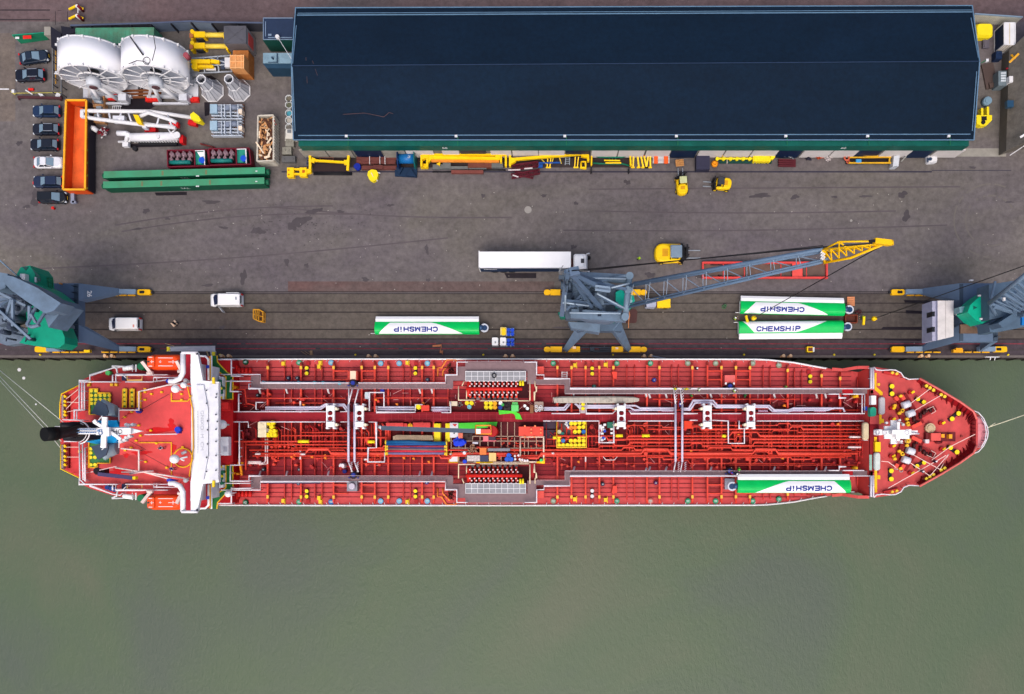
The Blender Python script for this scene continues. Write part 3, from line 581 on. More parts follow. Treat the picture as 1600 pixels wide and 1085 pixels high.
def wing(label, px, py, sx, sy, z, mdeg=0, zt=None, L_=15.8, trot=math.pi, tdx=0):
    ch = 2.72; hz = 1.15                               # chord and thickness; local: base end at +x, flap towards +y
    t = T('wing_sail', label, 'wing sail', (0, 0, 0), 'folded wing sails')
    def prof(v):                                       # v 0..1 across the main body from flap seam to rounded nose
        return hz * (.62 + .38 * math.sin(math.pi * min(1, v * 1.15 + .1) * .62)) * math.sqrt(max(0.02, 1 - max(0, (v - .55) / .5) ** 3))
    c0 = ch / 2; seam = ch / 2 - .85
    def ring(x):
        top = [(x, seam - v * (seam + ch / 2), prof(v)) for v in [i / 9 for i in range(10)]]
        bot = [(x, seam - v * (seam + ch / 2), .05 + (.3 if v > .95 else 0)) for v in [i / 9 for i in range(9, -1, -1)]]
        return top + bot
    b = MB(); b.loft([ring(-L_ / 2), ring(L_ / 2)])
    for i in range(len(b.f)): b.s[i] = False
    g = M((0, 196, 92), .35, var=.14, sc_=.7)
    body = t.part('body', b, g)
    b = MB(); b.loft([[(-L_ / 2 + .08, seam + .02, .1), (-L_ / 2 + .08, seam + .02, .74), (-L_ / 2 + .08, seam + .45, .72), (-L_ / 2 + .08, ch / 2, .5), (-L_ / 2 + .08, ch / 2, .35)], [(L_ / 2 - .08, seam + .02, .1), (L_ / 2 - .08, seam + .02, .74), (L_ / 2 - .08, seam + .45, .72), (L_ / 2 - .08, ch / 2, .5), (L_ / 2 - .08, ch / 2, .35)]])
    t.part('flap', b, WHITE)
    b = MB(); n = 12; vs = []; fs = []
    for i in range(n + 1):
        u = i / n; v = .07 + u * .9
        xl = -L_ / 2 + L_ * (.145 - .11 * u); xr = -L_ / 2 + L_ * (.545 + .30 * u ** .82)
        y = seam - v * (seam + ch / 2)
        for x in (xl, xr): vs.append((x, y, prof(v) + .018))
    for i in range(n): fs.append((2 * i, 2 * i + 1, 2 * i + 3, 2 * i + 2))
    b.add(vs, fs); t.part('white_panel', b, WHITE, body)
    xc = -L_ / 2 + L_ * .385 + tdx; yc = seam - (.62 if sy > 0 else .34) * (seam + ch / 2); up = -1 if abs(trot) > 1 else 1; b = MB(); q = 0
    for k, g_ in enumerate('CHEMSHiP'):
        x0 = -3.42 + k * .88 + (.2 if g_ == 'i' else .0) - (.28 if g_ == 'P' else 0)
        for st in GL[g_]:
            for (ax, ay), (bx, by) in zip(st, st[1:]):
                A_ = Vector((x0 + ax * .62, ay * .6 - .3)); B_ = Vector((x0 + bx * .62, by * .6 - .3)); d = (B_ - A_).normalized(); A_ = A_ - d * .05; B_ = B_ + d * .05; n_ = Vector((-d.y, d.x)) * .1; q += 1
                pts = []
                for m_ in range(5):
                    c_ = A_.lerp(B_, m_ / 4)
                    for e_ in (c_ + n_, c_ - n_):
                        X = xc + up * e_.x * sx; Y = yc + e_.y * up * sy
                        pts.append((X, Y, prof(min(.97, max(.05, (seam - Y) / (seam + ch / 2)))) + .025 + q * .0004))
                b.add(pts, [(2 * m_, 2 * m_ + 1, 2 * m_ + 3, 2 * m_ + 2) for m_ in range(4)])
    t.part('lettering', b, M((16, 44, 140), .4, var=.03), body)
    b = MB(); b.boxw(-L_ / 2 - .03, -ch / 2 + .1, .12, -L_ / 2, seam, .55); b.tubew([(-L_ / 2 - .7, -ch / 2 + .15, .5), (-L_ / 2, -ch / 2 + .15, .5)], .06, 5); t.part('end_bar', b, OFFW)
    b = MB(); cyl_h(b, (L_ / 2 + .25, -.35, .6), .42, .5, 'x'); t.part('mast_neck', b, M((60, 90, 130), .4, .3))
    b = MB(); b.cylw((L_ / 2 + .75, -.4), .62, .1, .7, .66, 18); t.part('slewing_base', b, M((205, 210, 222), .4))
    b = MB(); b.cylw((L_ / 2 + .8, -.4), .42, .7, .74, None, 16); t.part('base_opening', b, M((26, 60, 100), .4))
    b = MB()
    for x in (-L_ * .3, L_ * .3): b.boxw(x - .15, -1.2, -.6, x + .15, 1.2, .08)
    t.part('cradle', b, DGREY)
    for o in [t.o] + list(t.o.children_recursive):
        if o.type == 'MESH':
            o.data.transform(Matrix.Diagonal((sx, sy, 1, 1)))
            if sx * sy < 0: o.data.flip_normals()
    t.o.location = W(px, py, z); t.o.location.z = z; t.o.rotation_euler = (0, 0, math.radians(mdeg)); return t
wing('green and white wing sail lying alone beside the small liquid totes', 668.5, 509.5, 1, 1, .6)
wing('green and white wing sail nearest the crane rail, lettering upside down', 1236, 479, 1, 1, .6, -1.3)
wing('green and white wing sail nearest the ship on the quay, lettering upright', 1233.5, 516.5, 1, -1, .6, .4, trot=0)
# ---------------------------------------------------------------- white hose reels
def spoke(b, c, a, r0, r1, y, rad): b.tubew([(c.x + r0 * math.cos(a), y, c.z + r0 * math.sin(a)), (c.x + r1 * math.cos(a), y, c.z + r1 * math.sin(a))], rad, 5)
def reel(label, px):
    R = 4.55; zc = 4.85; c = W(px, 122, zc); y0, y1 = 52.3, 56.3; c.y = y0
    t = T('cable_reel', label, 'reel', (c.x, (y0 + y1) / 2, 0), 'giant white reels')
    n = 56; b = MB(); ro = [[(c.x + r * math.cos(a), y, zc + r * math.sin(a)) for a in [2 * math.pi * i / n for i in range(n)]] for r, y in ((R - .35, y0), (R, y0), (R, y1), (R - .35, y1), (R - .35, y0 + .01))]
    b.loft(ro, False, False, True); t.part('drum_shell', b, M((244, 244, 250), .35, var=.03))
    b = MB(); b.loft([[(c.x + r * math.cos(a), y1 - .5, zc + r * math.sin(a)) for a in [2 * math.pi * i / n for i in range(n)]] for r in (R - .3, .8)], False, False); b.loft([[(c.x + r * math.cos(a), y0 + 1.1, zc + r * math.sin(a)) for a in [2 * math.pi * i / n for i in range(n)]] for r in (.8, R - .3)], False, False); t.part('inner_disc', b, M((176, 182, 196), .5, var=.1))
    for k in range(12):
        b = MB(); a = 2 * math.pi * k / 12 + .15; spoke(b, c, a, 1.1, R + (.45 if k % 2 else 0), y0 - .1, .09); t.part('spoke', b, OFFW)
    b = MB()
    for y in (y0 - .05,): ring_seg(b, (c.x, y, zc), R - .15, .16, 'y', 40); ring_seg(b, (c.x, y, zc), 2.0, .14, 'y', 24)
    ring_seg(b, (c.x, y1 + .05, zc), R - .1, .16, 'y', 40); t.part('rim_ring', b, OFFW)
    b = MB(); cyl_h(b, (c.x, y0 - .6, zc), 1.0, 1.4, 'y', 18); t.part('hub', b, M((200, 205, 215), .4)); b = MB(); cyl_h(b, (c.x, y0 - 1.36, zc), .55, .2, 'y', 14); t.part('hub_cap', b, M((90, 60, 66), .5))
    for s in (1, -1):
        b = MB(); b.tubew([(c.x + s * .5, y0 - 1.0, zc), (c.x + s * 1.5, y0 - 1.5, .4)], .3, 8); t.part('support_leg', b, OFFW)
        b = MB(); b.beam((c.x + s * .4, y0 - .7, zc + .3), (c.x + s * 3.2, y0 - .9, .5), .35, .3); t.part('brace', b, OFFW)
    b = MB(); b.beam((c.x - 3.4, y0 - .9, .5), (c.x + 3.4, y0 - .9, .5), .4, .5); b.beam((c.x - 2.6, y0 - 1.9, .4), (c.x + 2.8, y0 - 1.9, .4), .3, .4); b.boxw(c.x + 1.9, y0 - 1.9, .3, c.x + 3.1, y0 - .9, 1.7)
    b.boxw(c.x - 4.2, y0 - .9, 0, c.x + 4.2, y1 + .6, .25); t.part('base_frame', b, M((205, 208, 218), .5))
    b = MB()
    for k in range(8):
        a = math.pi * k / 7.0; p = Vector((c.x + (R + .12) * math.cos(a), y1 - .1, zc + (R + .12) * math.sin(a))); b.boxw(p.x - .13, p.y - .1, p.z - .13, p.x + .13, p.y + .2, p.z + .13)
        p.y = y0; b.boxw(p.x - .1, p.y - .15, p.z - .1, p.x + .1, p.y + .1, p.z + .1)
    t.part('rim_lug', b, OFFW)
    return t, c
t, c = reel('giant white spoked reel, the left one beside the mesh fence', 146)
t, c = reel('giant white spoked reel with loose black ropes, the right one', 243.5)
b = MB(); b.tube([(203, 57, 9.2), (222, 84, 9.8), (240, 110, 5.5)], .07); b.tube([(240, 56, 9.4), (243, 75, 9.8), (238, 95, 9.8)], .05); b.tube([(201, 100, 9.7), (214, 95, 9.8), (225, 96, 9.8), (233, 103, 9)], .05)
ring_seg(b, W(229, 95, 9.7), .5, .05, 'z', 14); t.part('rope', b, M((50, 46, 52), .7)); b = MB(); b.cyl(290, 86, 6, 7, .4); t.part('red_lamp', b, M((150, 70, 80)))
for x0, y0, x1, y1, lab in ((227, 152, 251, 158.5, 'red spacer block under the right reel, middle one'), (285, 151.5, 310, 159, 'red spacer block right of the reels'), (168, 147, 183, 156, 'red spacer block under the left reel')):
    b = MB(); b.box(x0, y0, x1, y1, 0, .5)
    for k in range(4): b.box(x0 + 2 + k * (x1 - x0) / 4, y0 + 1, x0 + 5 + k * (x1 - x0) / 4, y1 - 1, .5, .6)
    solo('spacer_block', b, BRED, lab, 'block')
b = MB()
for k in range(3): b.beamp((190 + k * 3, 143 + k * 5, .3), (252, 141 + k * 5, .3), .3, .3)
solo('timber_baulk', b, M((120, 70, 40), .8), 'brown timber baulks lying under the white reels', 'timber')
# container behind the reels
def container(label, pts, z1, col, cat='container', ribs=True, **k):
    t = T('shipping_container', label, cat, W(sum(p[0] for p in pts) / len(pts), sum(p[1] for p in pts) / len(pts), 0))
    b = MB(); b.prism(pts, 0, z1); t.part('body', b, col)
    q = [W(x, y, z1) for x, y in pts]; b = MB()
    for i in range(len(q)): a, c = q[i], q[(i + 1) % len(q)]; b.beam((a.x, a.y, z1), (c.x, c.y, z1), .14, .12); b.beam((a.x, a.y, .1), (c.x, c.y, .1), .16, .16); b.beam((a.x, a.y, 0), (a.x, a.y, z1), .16, .16)
    t.part('corner_frame', b, k.get('frame', col))
    if ribs:
        b = MB(); a, c = q[3], q[2]; n = int((c - a).length / .35); d = (c - a) / n
        for i in range(n): p = a + d * (i + .5); b.boxw(p.x - .07, p.y - .05, .2, p.x + .07, p.y + .01, z1 - .1)
        n2 = int((q[1] - q[0]).length / .6)
        for i in range(1, n2): p = q[0].lerp(q[1], i / n2); r = q[3].lerp(q[2], i / n2); b.beam((p.x, p.y, z1 + .01), (r.x, r.y, z1 + .01), .12, .04)
        t.part('corrugation', b, k.get('rib', col))
    return t, q
container('pale green container with rusty patches behind the white reels', [(119, 45), (240, 44), (240, 68), (119, 68)], 2.6, LGREEN)
container('white roofed container with a blue side beside the concrete building', [(1569, 36), (1586, 36), (1586, 70), (1569, 70)], 2.6, OFFW, rib=M((205, 190, 160)))
b = MB(); b.boxw(W(1569, 70, 2.6).x - .05, W(1569, 70, 2.6).y, 0, W(1569, 70, 2.6).x - .01, W(1569, 36, 2.6).y, 2.5); solo('blue_tarp', b, NAVY, 'navy sheet hanging down the left side of the white roofed container', 'tarpaulin')
# covered crate with red lettered side
t = T('covered_crate', 'tall crate under a dark grey cover with a red square on its end', 'crate', W(372, 60, 0))
b = MB(); b.box(350, 41, 384, 68, 0, 4.2); t.part('crate_body', b, M((150, 146, 148), .7)); b = MB(); b.box(349.6, 40.6, 384.4, 68.3, 4.2, 4.3); b.tube([(350, 41, 4.32), (384, 68, 4.32)], .04, 4); b.tube([(384, 41, 4.32), (350, 68, 4.32)], .04, 4); t.part('cover', b, M((84, 84, 92), .7))
p = W(384, 55, 4.2); b = MB(); b.boxw(p.x, p.y - .9, 1.2, p.x + .04, p.y + .9, 3.2); t.part('red_panel', b, M((214, 80, 76)))
b = MB(); b.boxw(W(350, 68, 4.2).x, W(350, 68, 4.2).y - .04, .2, W(384, 68, 4.2).x, W(384, 68, 4.2).y - .005, 4); t.part('side_sheet', b, M((104, 98, 100), .8))
for y, x1, lab in ((55, 350, 'yellow hydraulic leg half under the grey covered crate'), (72.5, 354, 'yellow hydraulic leg lying just below the grey covered crate')):
    t = T('hydraulic_leg', lab, 'hydraulic leg', W(325, y, 0)); b = MB(); b.tube([(318, y, .9), (x1 + 2, y, .9)], .36, 10); t.part('tube', b, M((246, 214, 80), .4))
    b = MB(); b.box(303, y - 5.5, 320, y + 3, 0, 1.3); b.box(298, y - 8, 302, y + 7, 0, 1.1); b.cyl(300, y - 6, 0, 1.5, .3); b.box(x1 - 1, y - 4, x1 + 2, y + 6, 0, 1.2); t.part('collar', b, YEL)
    b = MB(); b.box(306, y + 3.5, 317, y + 6.5, 0, 1.0); t.part('bearing', b, DGREY); b = MB(); b.box(296, y - 3, 301, y + 4, 0, 1.3); t.part('end_flange', b, M((196, 120, 70)))
# grey frame stack with yellow winch and wooden crate
t = T('steel_frame_stack', 'light grey steel frame carrying yellow machine parts left of the wooden crate', 'frame', W(328, 100, 0))
b = MB()
for (a, c) in (((297, 92), (360, 87)), ((297, 115), (362, 112)), ((297, 92), (297, 115)), ((360, 87), (362, 112)), ((318, 90), (320, 114)), ((340, 89), (342, 113)), ((325, 90), (360, 100)), ((297, 104), (360, 101))): b.tube([(a[0], a[1], 1.2), (c[0], c[1], 1.2)], .13, 5)
for p in ((297, 92), (360, 87), (297, 115), (362, 112)): b.tube([(p[0], p[1], 1.2), (p[0], p[1], 0)], .1, 5)
t.part('frame', b, M((170, 178, 190), .5)); b = MB(); b.box(298, 93, 328, 99, 1.2, 1.9); b.box(299, 102, 333, 106, 1.2, 1.8); b.box(300, 94, 308, 108, 1.2, 2.0); b.beamp((330, 96, 1.7), (343, 98, 1.7), .5, .4); t.part('yellow_machine', b, YEL)
b = MB(); b.box(351, 90, 359, 105, 1.2, 1.7); b.box(322, 106, 337, 110, 1.2, 1.4); t.part('grey_box', b, OFFW)
b = MB(); b.box(345, 92, 351, 108, 1.0, 1.25); t.part('blue_plate', b, M((60, 70, 90)))
t = T('wooden_crate', 'big slatted orange brown wooden crate on top of a second crate', 'crate', W(375, 100, 0))
b = MB(); b.box(364, 79, 388, 114, 0, 2.4); t.part('lower_crate', b, M((186, 116, 60), .8, var=.3, sc_=2)); b = MB(); b.box(359.5, 86, 381, 107, 2.4, 4.4); t.part('upper_crate', b, M((216, 150, 92), .8, var=.2, sc_=2))
b = MB()
for x in (359.7, 368, 377, 380.6): b.box(x - .6, 85.6, x + .6, 107.4, 4.4, 4.5)
for y in (87, 96, 106): b.box(359.5, y - .6, 381.2, y + .6, 4.4, 4.52)
t.part('batten', b, M((236, 176, 118), .8))
# octagonal transition pieces
for k, (bx, by, tx, ty) in enumerate(((332.7, 142.8, 313.6, 124.6), (374.4, 142.5, 357, 124.6))):
    zt = 4.1; t = T('tower_transition', 'octagonal grey flared steel hopper, the %s of the pair' % ('left', 'right')[k], 'hopper', W(bx, by, 0), 'flared steel hoppers')
    c = W(bx, by, 0); q = W(tx, ty, zt); sh = q - c
    R = lambda r, z, f: [(c.x + sh.x * f * .0 + r * math.cos(math.radians(22.5 + 45 * i)), c.y + r * math.sin(math.radians(22.5 + 45 * i)), z) for i in range(8)]
    b = MB(); b.loft([R(1.72, .1, 0), R(.95, 2.2, 0), R(.72, zt, 0), R(.58, zt, 0), R(.58, 1.0, 0)], True, True); t.part('shell', b, M((186, 188, 196), .5, var=.15))
    b = MB()
    for i in range(8):
        a = math.radians(22.5 + 45 * i); b.tubew([(c.x + 1.72 * math.cos(a), c.y + 1.72 * math.sin(a), .12), (c.x + .97 * math.cos(a), c.y + .97 * math.sin(a), 2.22), (c.x + .74 * math.cos(a), c.y + .74 * math.sin(a), zt)], .045, 4)
        b.tubew([(c.x + 1.45 * math.cos(a + .39), c.y + 1.45 * math.sin(a + .39), .5), (c.x + .9 * math.cos(a + .39), c.y + .9 * math.sin(a + .39), 2.2)], .03, 4)
    t.part('seam', b, M((110, 112, 122), .5))
    b = MB()
    for r, z in ((1.75, .12), (.66, zt + .03), (.98, 2.2)):
        p = R(r, z, 0); b.tubew(p + p[:1], .09, 4)
    t.part('rim', b, OFFW); b = MB(); b.loft([R(.57, zt - .9, 0), R(.57, zt - .88, 0)]); t.part('dark_inside', b, M((40, 44, 54)))
b = MB()
for k in range(14): a = random.uniform(0, 6.28); x, y = 303 + 4 * math.cos(a), 128 + 7 * math.sin(a); b.tube([(x, y, .3), (x + random.uniform(-4, 4), y + random.uniform(-4, 4), random.uniform(.3, 1))], .07, 4)
solo('scaffold_pile', b, STEEL, 'small heap of silver clamps left of the left steel hopper', 'heap')
# machinery on pallets
for k, y in enumerate((163, 189)):
    t = T('pump_skid', 'pale blue grey pump skid on a timber pallet, the %s of the two' % ('northern', 'southern')[k], 'pump skid', W(355, y + 12, 0), 'pump skids')
    b = MB(); b.box(331, y, 381, y + 25, 0, .35); t.part('timber_pallet', b, M((132, 96, 76), .8, var=.35, sc_=3))
    b = MB(); b.box(328, y, 339, y + 14, .4, 1.5); t.part('cooler', b, M((156, 184, 204), .5))
    b = MB()
    for x in (345, 350, 359, 371): b.box(x, y, x + 1.4, y + 20, .4, 1.5)
    for yy in (y + .5, y + 6, y + 12, y + 17, y + 22): b.box(330, yy, 378, yy + 1.3, .4, 1.2)
    t.part('frame', b, M((190, 200, 214), .5))
    b = MB(); cyl_h(b, W(366, y + 5, 1), .4, 1.2, 'x'); b.box(339, y + 3, 344, y + 10, .4, 1.3); b.box(352, y + 2, 358, y + 9, .4, 1.4); t.part('motor', b, M((120, 130, 150), .5))
    b = MB(); b.box(372, y + 8, 378, y + 14, .4, 1.5); t.part('control_box', b, M((240, 220, 200)))
    b = MB()
    for i in range(8): b.box(334 + i * 5 + random.uniform(0, 2), y + 18.5, 336.5 + i * 5, y + 21.5, .4, .8)
    for i in range(6): b.box(332 + i * 6, y + 13.6, 335 + i * 6, y + 16, .4, 1.0)
    t.part('valve_row', b, DGREY)
# white lattice crane boom and davit
t = T('offshore_crane_boom', 'long white tubular crane boom with a yellow cap lying below the reels', 'crane boom', W(220, 187, 0))
b = MB()
for pts in (((127, 174, 2.2), (140, 173.5, 2.2), (235, 174.5, 2.2), (300, 184, 1.8)), ((127, 182, 2.2), (150, 186, 2.2), (222, 195, 2), (272, 198, 1.8)), ((217, 183, 2.4), (232, 176, 2.4), (268, 188, 2.2), (276, 192, 2)), ((226, 194, 2.0), (275, 200, 1.8))): b.tube(pts, .3, 7)
b.box(125, 172.5, 130.5, 183, 1.8, 2.5); t.part('chord', b, OFFW)
b = MB()
for a, c in (((136, 175), (139, 183)), ((152, 175), (155, 186)), ((170, 175), (173, 188)), ((190, 175), (185, 190)), ((200, 175), (206, 192)), ((250, 178), (245, 196)), ((262, 180), (268, 196))): b.tube([(a[0], a[1], 2.2), (c[0], c[1], 2.1)], .14, 5)
b.box(176, 181, 194, 191, 1.4, 2.2); b.box(222, 191, 228, 200, 1.2, 2.2); t.part('cross_tube', b, M((214, 216, 226), .5))
b = MB()
for i in range(5): b.tube([(176 + i * 3, 166, 1.2), (176 + i * 3, 175, 1.2)], .05, 4)
b.tube([(176, 166, 1.2), (190, 166, 1.2)], .06, 4); t.part('ladder_cage', b, OFFW)
b = MB(); b.prism([(208, 179), (216, 180), (222, 194), (214, 193)], 1.8, 2.9); t.part('yellow_band', b, YEL)
b = MB(); b.prism([(297, 179), (302, 175), (310, 181), (314, 188), (311, 191), (298, 186)], 1.2, 2.6); t.part('yellow_cap', b, YEL2)
b = MB(); b.prism([(295, 185), (307, 193), (306, 197), (293, 194)], .6, 1.3); b.box(226, 199, 243, 206, 0, 1.0); b.box(264, 191, 278, 198, 1.3, 2.0); t.part('red_foot', b, M((200, 24, 30)))
t = T('davit_crane', 'white knuckle davit lying flat below the long white boom', 'davit', W(230, 217, 0))
b = MB(); b.tube([(205, 215, 1.4), (279, 213, 1.4)], .62, 12); b.tube([(184, 208.5, 1.2), (198, 209, 1.4), (206, 214, 1.4)], .4, 8); t.part('mast', b, M((240, 240, 246), .4))
b = MB(); b.tube([(185, 222, .8), (203, 221, .9), (204, 214, 1.4)], .18, 6); b.box(191, 222, 200, 229, .5, 1.2); b.tube([(200, 207, 1.6), (197, 222, 1)], .3, 6); b.tube([(205, 220, .8), (279, 219, .8)], .16, 5)
for i in range(16): b.box(208 + i * 4.4, 218, 210.2 + i * 4.4, 221.5, .5, .95)
t.part('bracket', b, OFFW)
b = MB(); b.tube([(262, 200, 1.6), (266, 207, 2), (272, 210, 2)], .12); b.tube([(275, 202, 1.6), (268, 208, 2)], .12); b.cyl(276, 211, 1.9, 2.15, .5); b.cyl(246, 213, 1.95, 2.2, .3); t.part('sheave', b, OFFW)
b = MB(); b.box(280, 211, 286, 223, 0, 1.2); t.part('red_foot', b, M((214, 30, 36))); b = MB(); b.cyl(210, 232, 0, .5, .35); b.box(216, 219, 276, 227, 0, .4); t.part('dark_skid', b, BLK)
t = T('hose_bundle', 'tangled red and white hose bundle right of the orange container', 'hose bundle', W(158, 205, 0))
b = MB(); bw = MB()
for k in range(26):
    a = random.uniform(0, 6.28); p = (159 + 9 * math.cos(a) * random.random(), 206 + 8 * math.sin(a) * random.random()); q = (p[0] + random.uniform(-7, 7), p[1] + random.uniform(-6, 6)); (b if k % 2 else bw).tube([(p[0], p[1], .4), ((p[0] + q[0]) / 2 + 1, (p[1] + q[1]) / 2, 1.0), (q[0], q[1], .4)], .08, 4)
t.part('red_hose', b, M((150, 30, 50))); bw.tube([(139, 199, 1), (147, 201, 1.3), (152, 205, 1)], .38, 7); t.part('white_hose', bw, OFFW)
t = T('pallet_stack', 'tall stack of pale timber boards beside the north end of the orange container', 'pallet stack', W(155, 172, 0))
b = MB()
for k in range(7): b.box(144, 151 + k * 6, 162, 155.5 + k * 6, 0, .8 + .1 * (k % 3))
b.box(161, 150, 163, 192, 0, 1); t.part('boards', b, M((190, 140, 96), .8, var=.3, sc_=2)); b = MB(); b.box(144, 150, 156, 156, .9, 1.6); b.tube([(148, 158, 1.5), (160, 160, 1.5)], .3); b.box(150, 166, 158, 173, .9, 1.5); b.box(147, 178, 157, 186, .8, 1.4); t.part('fittings', b, STEEL)
# orange open container
t = T('open_top_container', 'long orange open container with yellow rim and a grey drawbar', 'container', W(116, 228, 0))
z1 = 2.5; P = [W(103.5, 157, z1), W(135, 157, z1), W(133, 296.5, z1), W(98.8, 296.5, z1)]
b = MB()
for i in range(4): a, c = P[i], P[(i + 1) % 4]; b.beam((a.x, a.y, z1 / 2 + .2), (c.x, c.y, z1 / 2 + .2), .12, z1 - .3)
t.part('side_wall', b, [M((226, 84, 24), .6)])
b = MB(); b.add([(p.x, p.y, .45) for p in P], [(3, 2, 1, 0)]); t.part('floor', b, M((250, 112, 50), .55, var=.12, sc_=.6, dirt=(150, 60, 40)))
b = MB()
for i in range(4): a, c = P[i], P[(i + 1) % 4]; b.beam((a.x, a.y, z1), (c.x, c.y, z1), .26, .2)
t.part('rim', b, M((250, 176, 40), .5))
b = MB(); c = W(103.5, 157, z1); b.add([(P[0].x + .3, P[0].y - .1, .47), (P[1].x, P[1].y - .1, .47), (P[1].x - .1, P[1].y - 1.6, .47), (P[1].x - .8, P[1].y - 1.2, .47), (P[0].x + 1.2, P[0].y - .35, .47)], [(4, 3, 2, 1, 0)]); t.part('water_puddle', b, M((70, 34, 36), .15))
b = MB()
for k in range(7): y = 176 + k * 19.8; b.beamp((135, y, 2.3), (137.5, y - 1, 2.0), .18, .2); b.beamp((102.5 - k * .5, y, 2.3), (101 - k * .5, y, 2.0), .18, .2)
t.part('lashing_lug', b, M((196, 170, 50))); b = MB(); b.boxw(P[1].x + .07, P[2].y, 0.3, P[1].x + .12, P[1].y, 2.2); t.part('outer_wall', b, M((44, 40, 50)))
b = MB(); b.box(110.5, 297, 115.5, 318, .4, .8); b.box(110, 314, 118, 317.5, .3, .75); t.part('drawbar', b, M((140, 148, 170), .5)); b = MB(); b.cyl(114, 315.5, .75, .8, .16); t.part('drawbar_eye', b, BLK)
# scrap wood skip
t = T('scrap_skip', 'pale dirty skip filled with broken timber right of the white machinery', 'skip', W(418, 220, 0))
z1 = 2.3; P = [W(403, 181, z1), W(427, 180, z1), W(427, 251, z1), W(401.5, 252, z1)]
b = MB()
for i in range(4): a, c = P[i], P[(i + 1) % 4]; b.beam((a.x, a.y, z1 / 2), (c.x, c.y, z1 / 2), .2, z1)
t.part('side_wall', b, M((208, 204, 192), .7, var=.2, dirt=(140, 110, 80))); b = MB(); b.add([(p.x, p.y, .9) for p in P], [(3, 2, 1, 0)]); t.part('floor', b, M((44, 26, 26), .8))
b = MB()
for k in range(16): p = P[1].lerp(P[2], (k + .5) / 16); b.boxw(p.x + .1, p.y - .08, .1, p.x + .2, p.y + .08, 2.2)
t.part('rib', b, M((196, 192, 184), .7)); b = MB(); b.beamp((428, 188, 2.2), (431, 195, 1.6), .16, .14); t.part('red_stripe', b, BRED)
b = MB(); b1 = MB(); b2 = MB()
for k in range(190):
    x, y = random.uniform(405, 425), random.uniform(185, 248); a = random.uniform(0, 3.14); l = random.uniform(2, 7); z = random.uniform(1.2, 2.4)
    q = random.choice((b, b, b1, b1, b2)); q.beamp((max(404, x - l * math.cos(a)), max(183, min(250, y - l * math.sin(a))), z), (min(426, x + l * math.cos(a)), max(183, min(250, y + l * math.sin(a))), z + random.uniform(-.3, .3)), random.uniform(.1, .3), .06)
b2.beamp((419, 245, 2.7), (424, 232, 2.7), .25, .1); b2.beamp((413, 247, 2.6), (422, 244, 2.6), .3, .1); b2.beamp((400, 222, 2.6), (412, 240, 2.4), .2, .1)
sk = t.o
solo('timber_scrap', b, M((92, 58, 44), .85, var=.3, sc_=3), 'heap of broken dark brown boards inside the pale skip', 'scrap wood')['kind'] = 'stuff'
solo('timber_scrap', b1, M((206, 150, 100), .8, var=.3, sc_=3), 'heap of broken light boards inside the pale skip', 'scrap wood')['kind'] = 'stuff'
solo('timber_scrap', b2, M((236, 214, 186), .8, var=.2), 'few nearly white boards on top of the skip heap', 'scrap wood')['kind'] = 'stuff'
# maroon racks
for k, x in enumerate((261, 326)):
    y = 235 - k * 2.5; t = T('pump_rack', 'maroon open rack of pipes and a teal cylinder, the %s of two' % ('left', 'right')[k], 'rack', W(x + 32, y + 12, 0), 'maroon racks')
    b = MB(); P = [W(x, y, 1.8), W(x + 63, y - 1, 1.8), W(x + 66, y + 24, 1.8), W(x + 1, y + 26, 1.8)]
    for i in range(4): a, c = P[i], P[(i + 1) % 4]; b.beam((a.x, a.y, 1.0), (c.x, c.y, 1.0), .15, 1.6)
    b.beamp((x + 43, y, 1.9), (x + 44, y + 24, 1.9), .15, .3); t.part('frame', b, M((110, 22, 42), .5)); b = MB(); b.add([(p.x, p.y, .3) for p in P], [(3, 2, 1, 0)]); t.part('floor', b, M((44, 24, 34)))
    for i in range(4):
        b = MB(); b.cyl(x + 7 + i * 9.5, y + 6, .3, 1.5, .33); b.tube([(x + 7 + i * 9.5, y + 1, 1.5), (x + 7 + i * 9.5, y + 14, 1.3)], .16); b.cyl(x + 6 + i * 9.5, y + 14, .3, 1.4, .25); t.part('pump', b, M((134, 108, 118), .5))
    b = MB(); b.tube([(x + 4, y + 19, 1.2), (x + 37, y + 18.5, 1.2)], .32, 10); t.part('teal_cylinder', b, M((22, 120, 116)))
    b = MB(); b.box(x + 44.5, y + 1, x + 58, y + 22, .4, 1.4); t.part('tank', b, M((40, 150, 130))); b = MB(); b.cyl(x + 54, y + 15, 1.4, 2.0, .45); t.part('blue_bucket', b, M((20, 80, 200)))
    if k == 0: b = MB(); b.prism([(x + 47, y + 3), (x + 58, y + 3), (x + 58, y + 9), (x + 52, y + 11)], 1.4, 1.8); t.part('white_sheet', b, WHITE)
    b = MB(); b.tube([(x + 44, y + 1, 1.9), (x + 58, y + .6, 1.9), (x + 59, y + 23, 1.9)], .08, 4); t.part('pale_edge', b, OFFW)
b = MB(); b.beamp((313, 225, .3), (336, 231, .3), .2, .2); b.tube([(315, 225, .45), (334, 230, .45)], .08, 5); solo('steel_bar', b, M((120, 50, 50)), 'short rusty bar lying above the right maroon rack', 'bar')
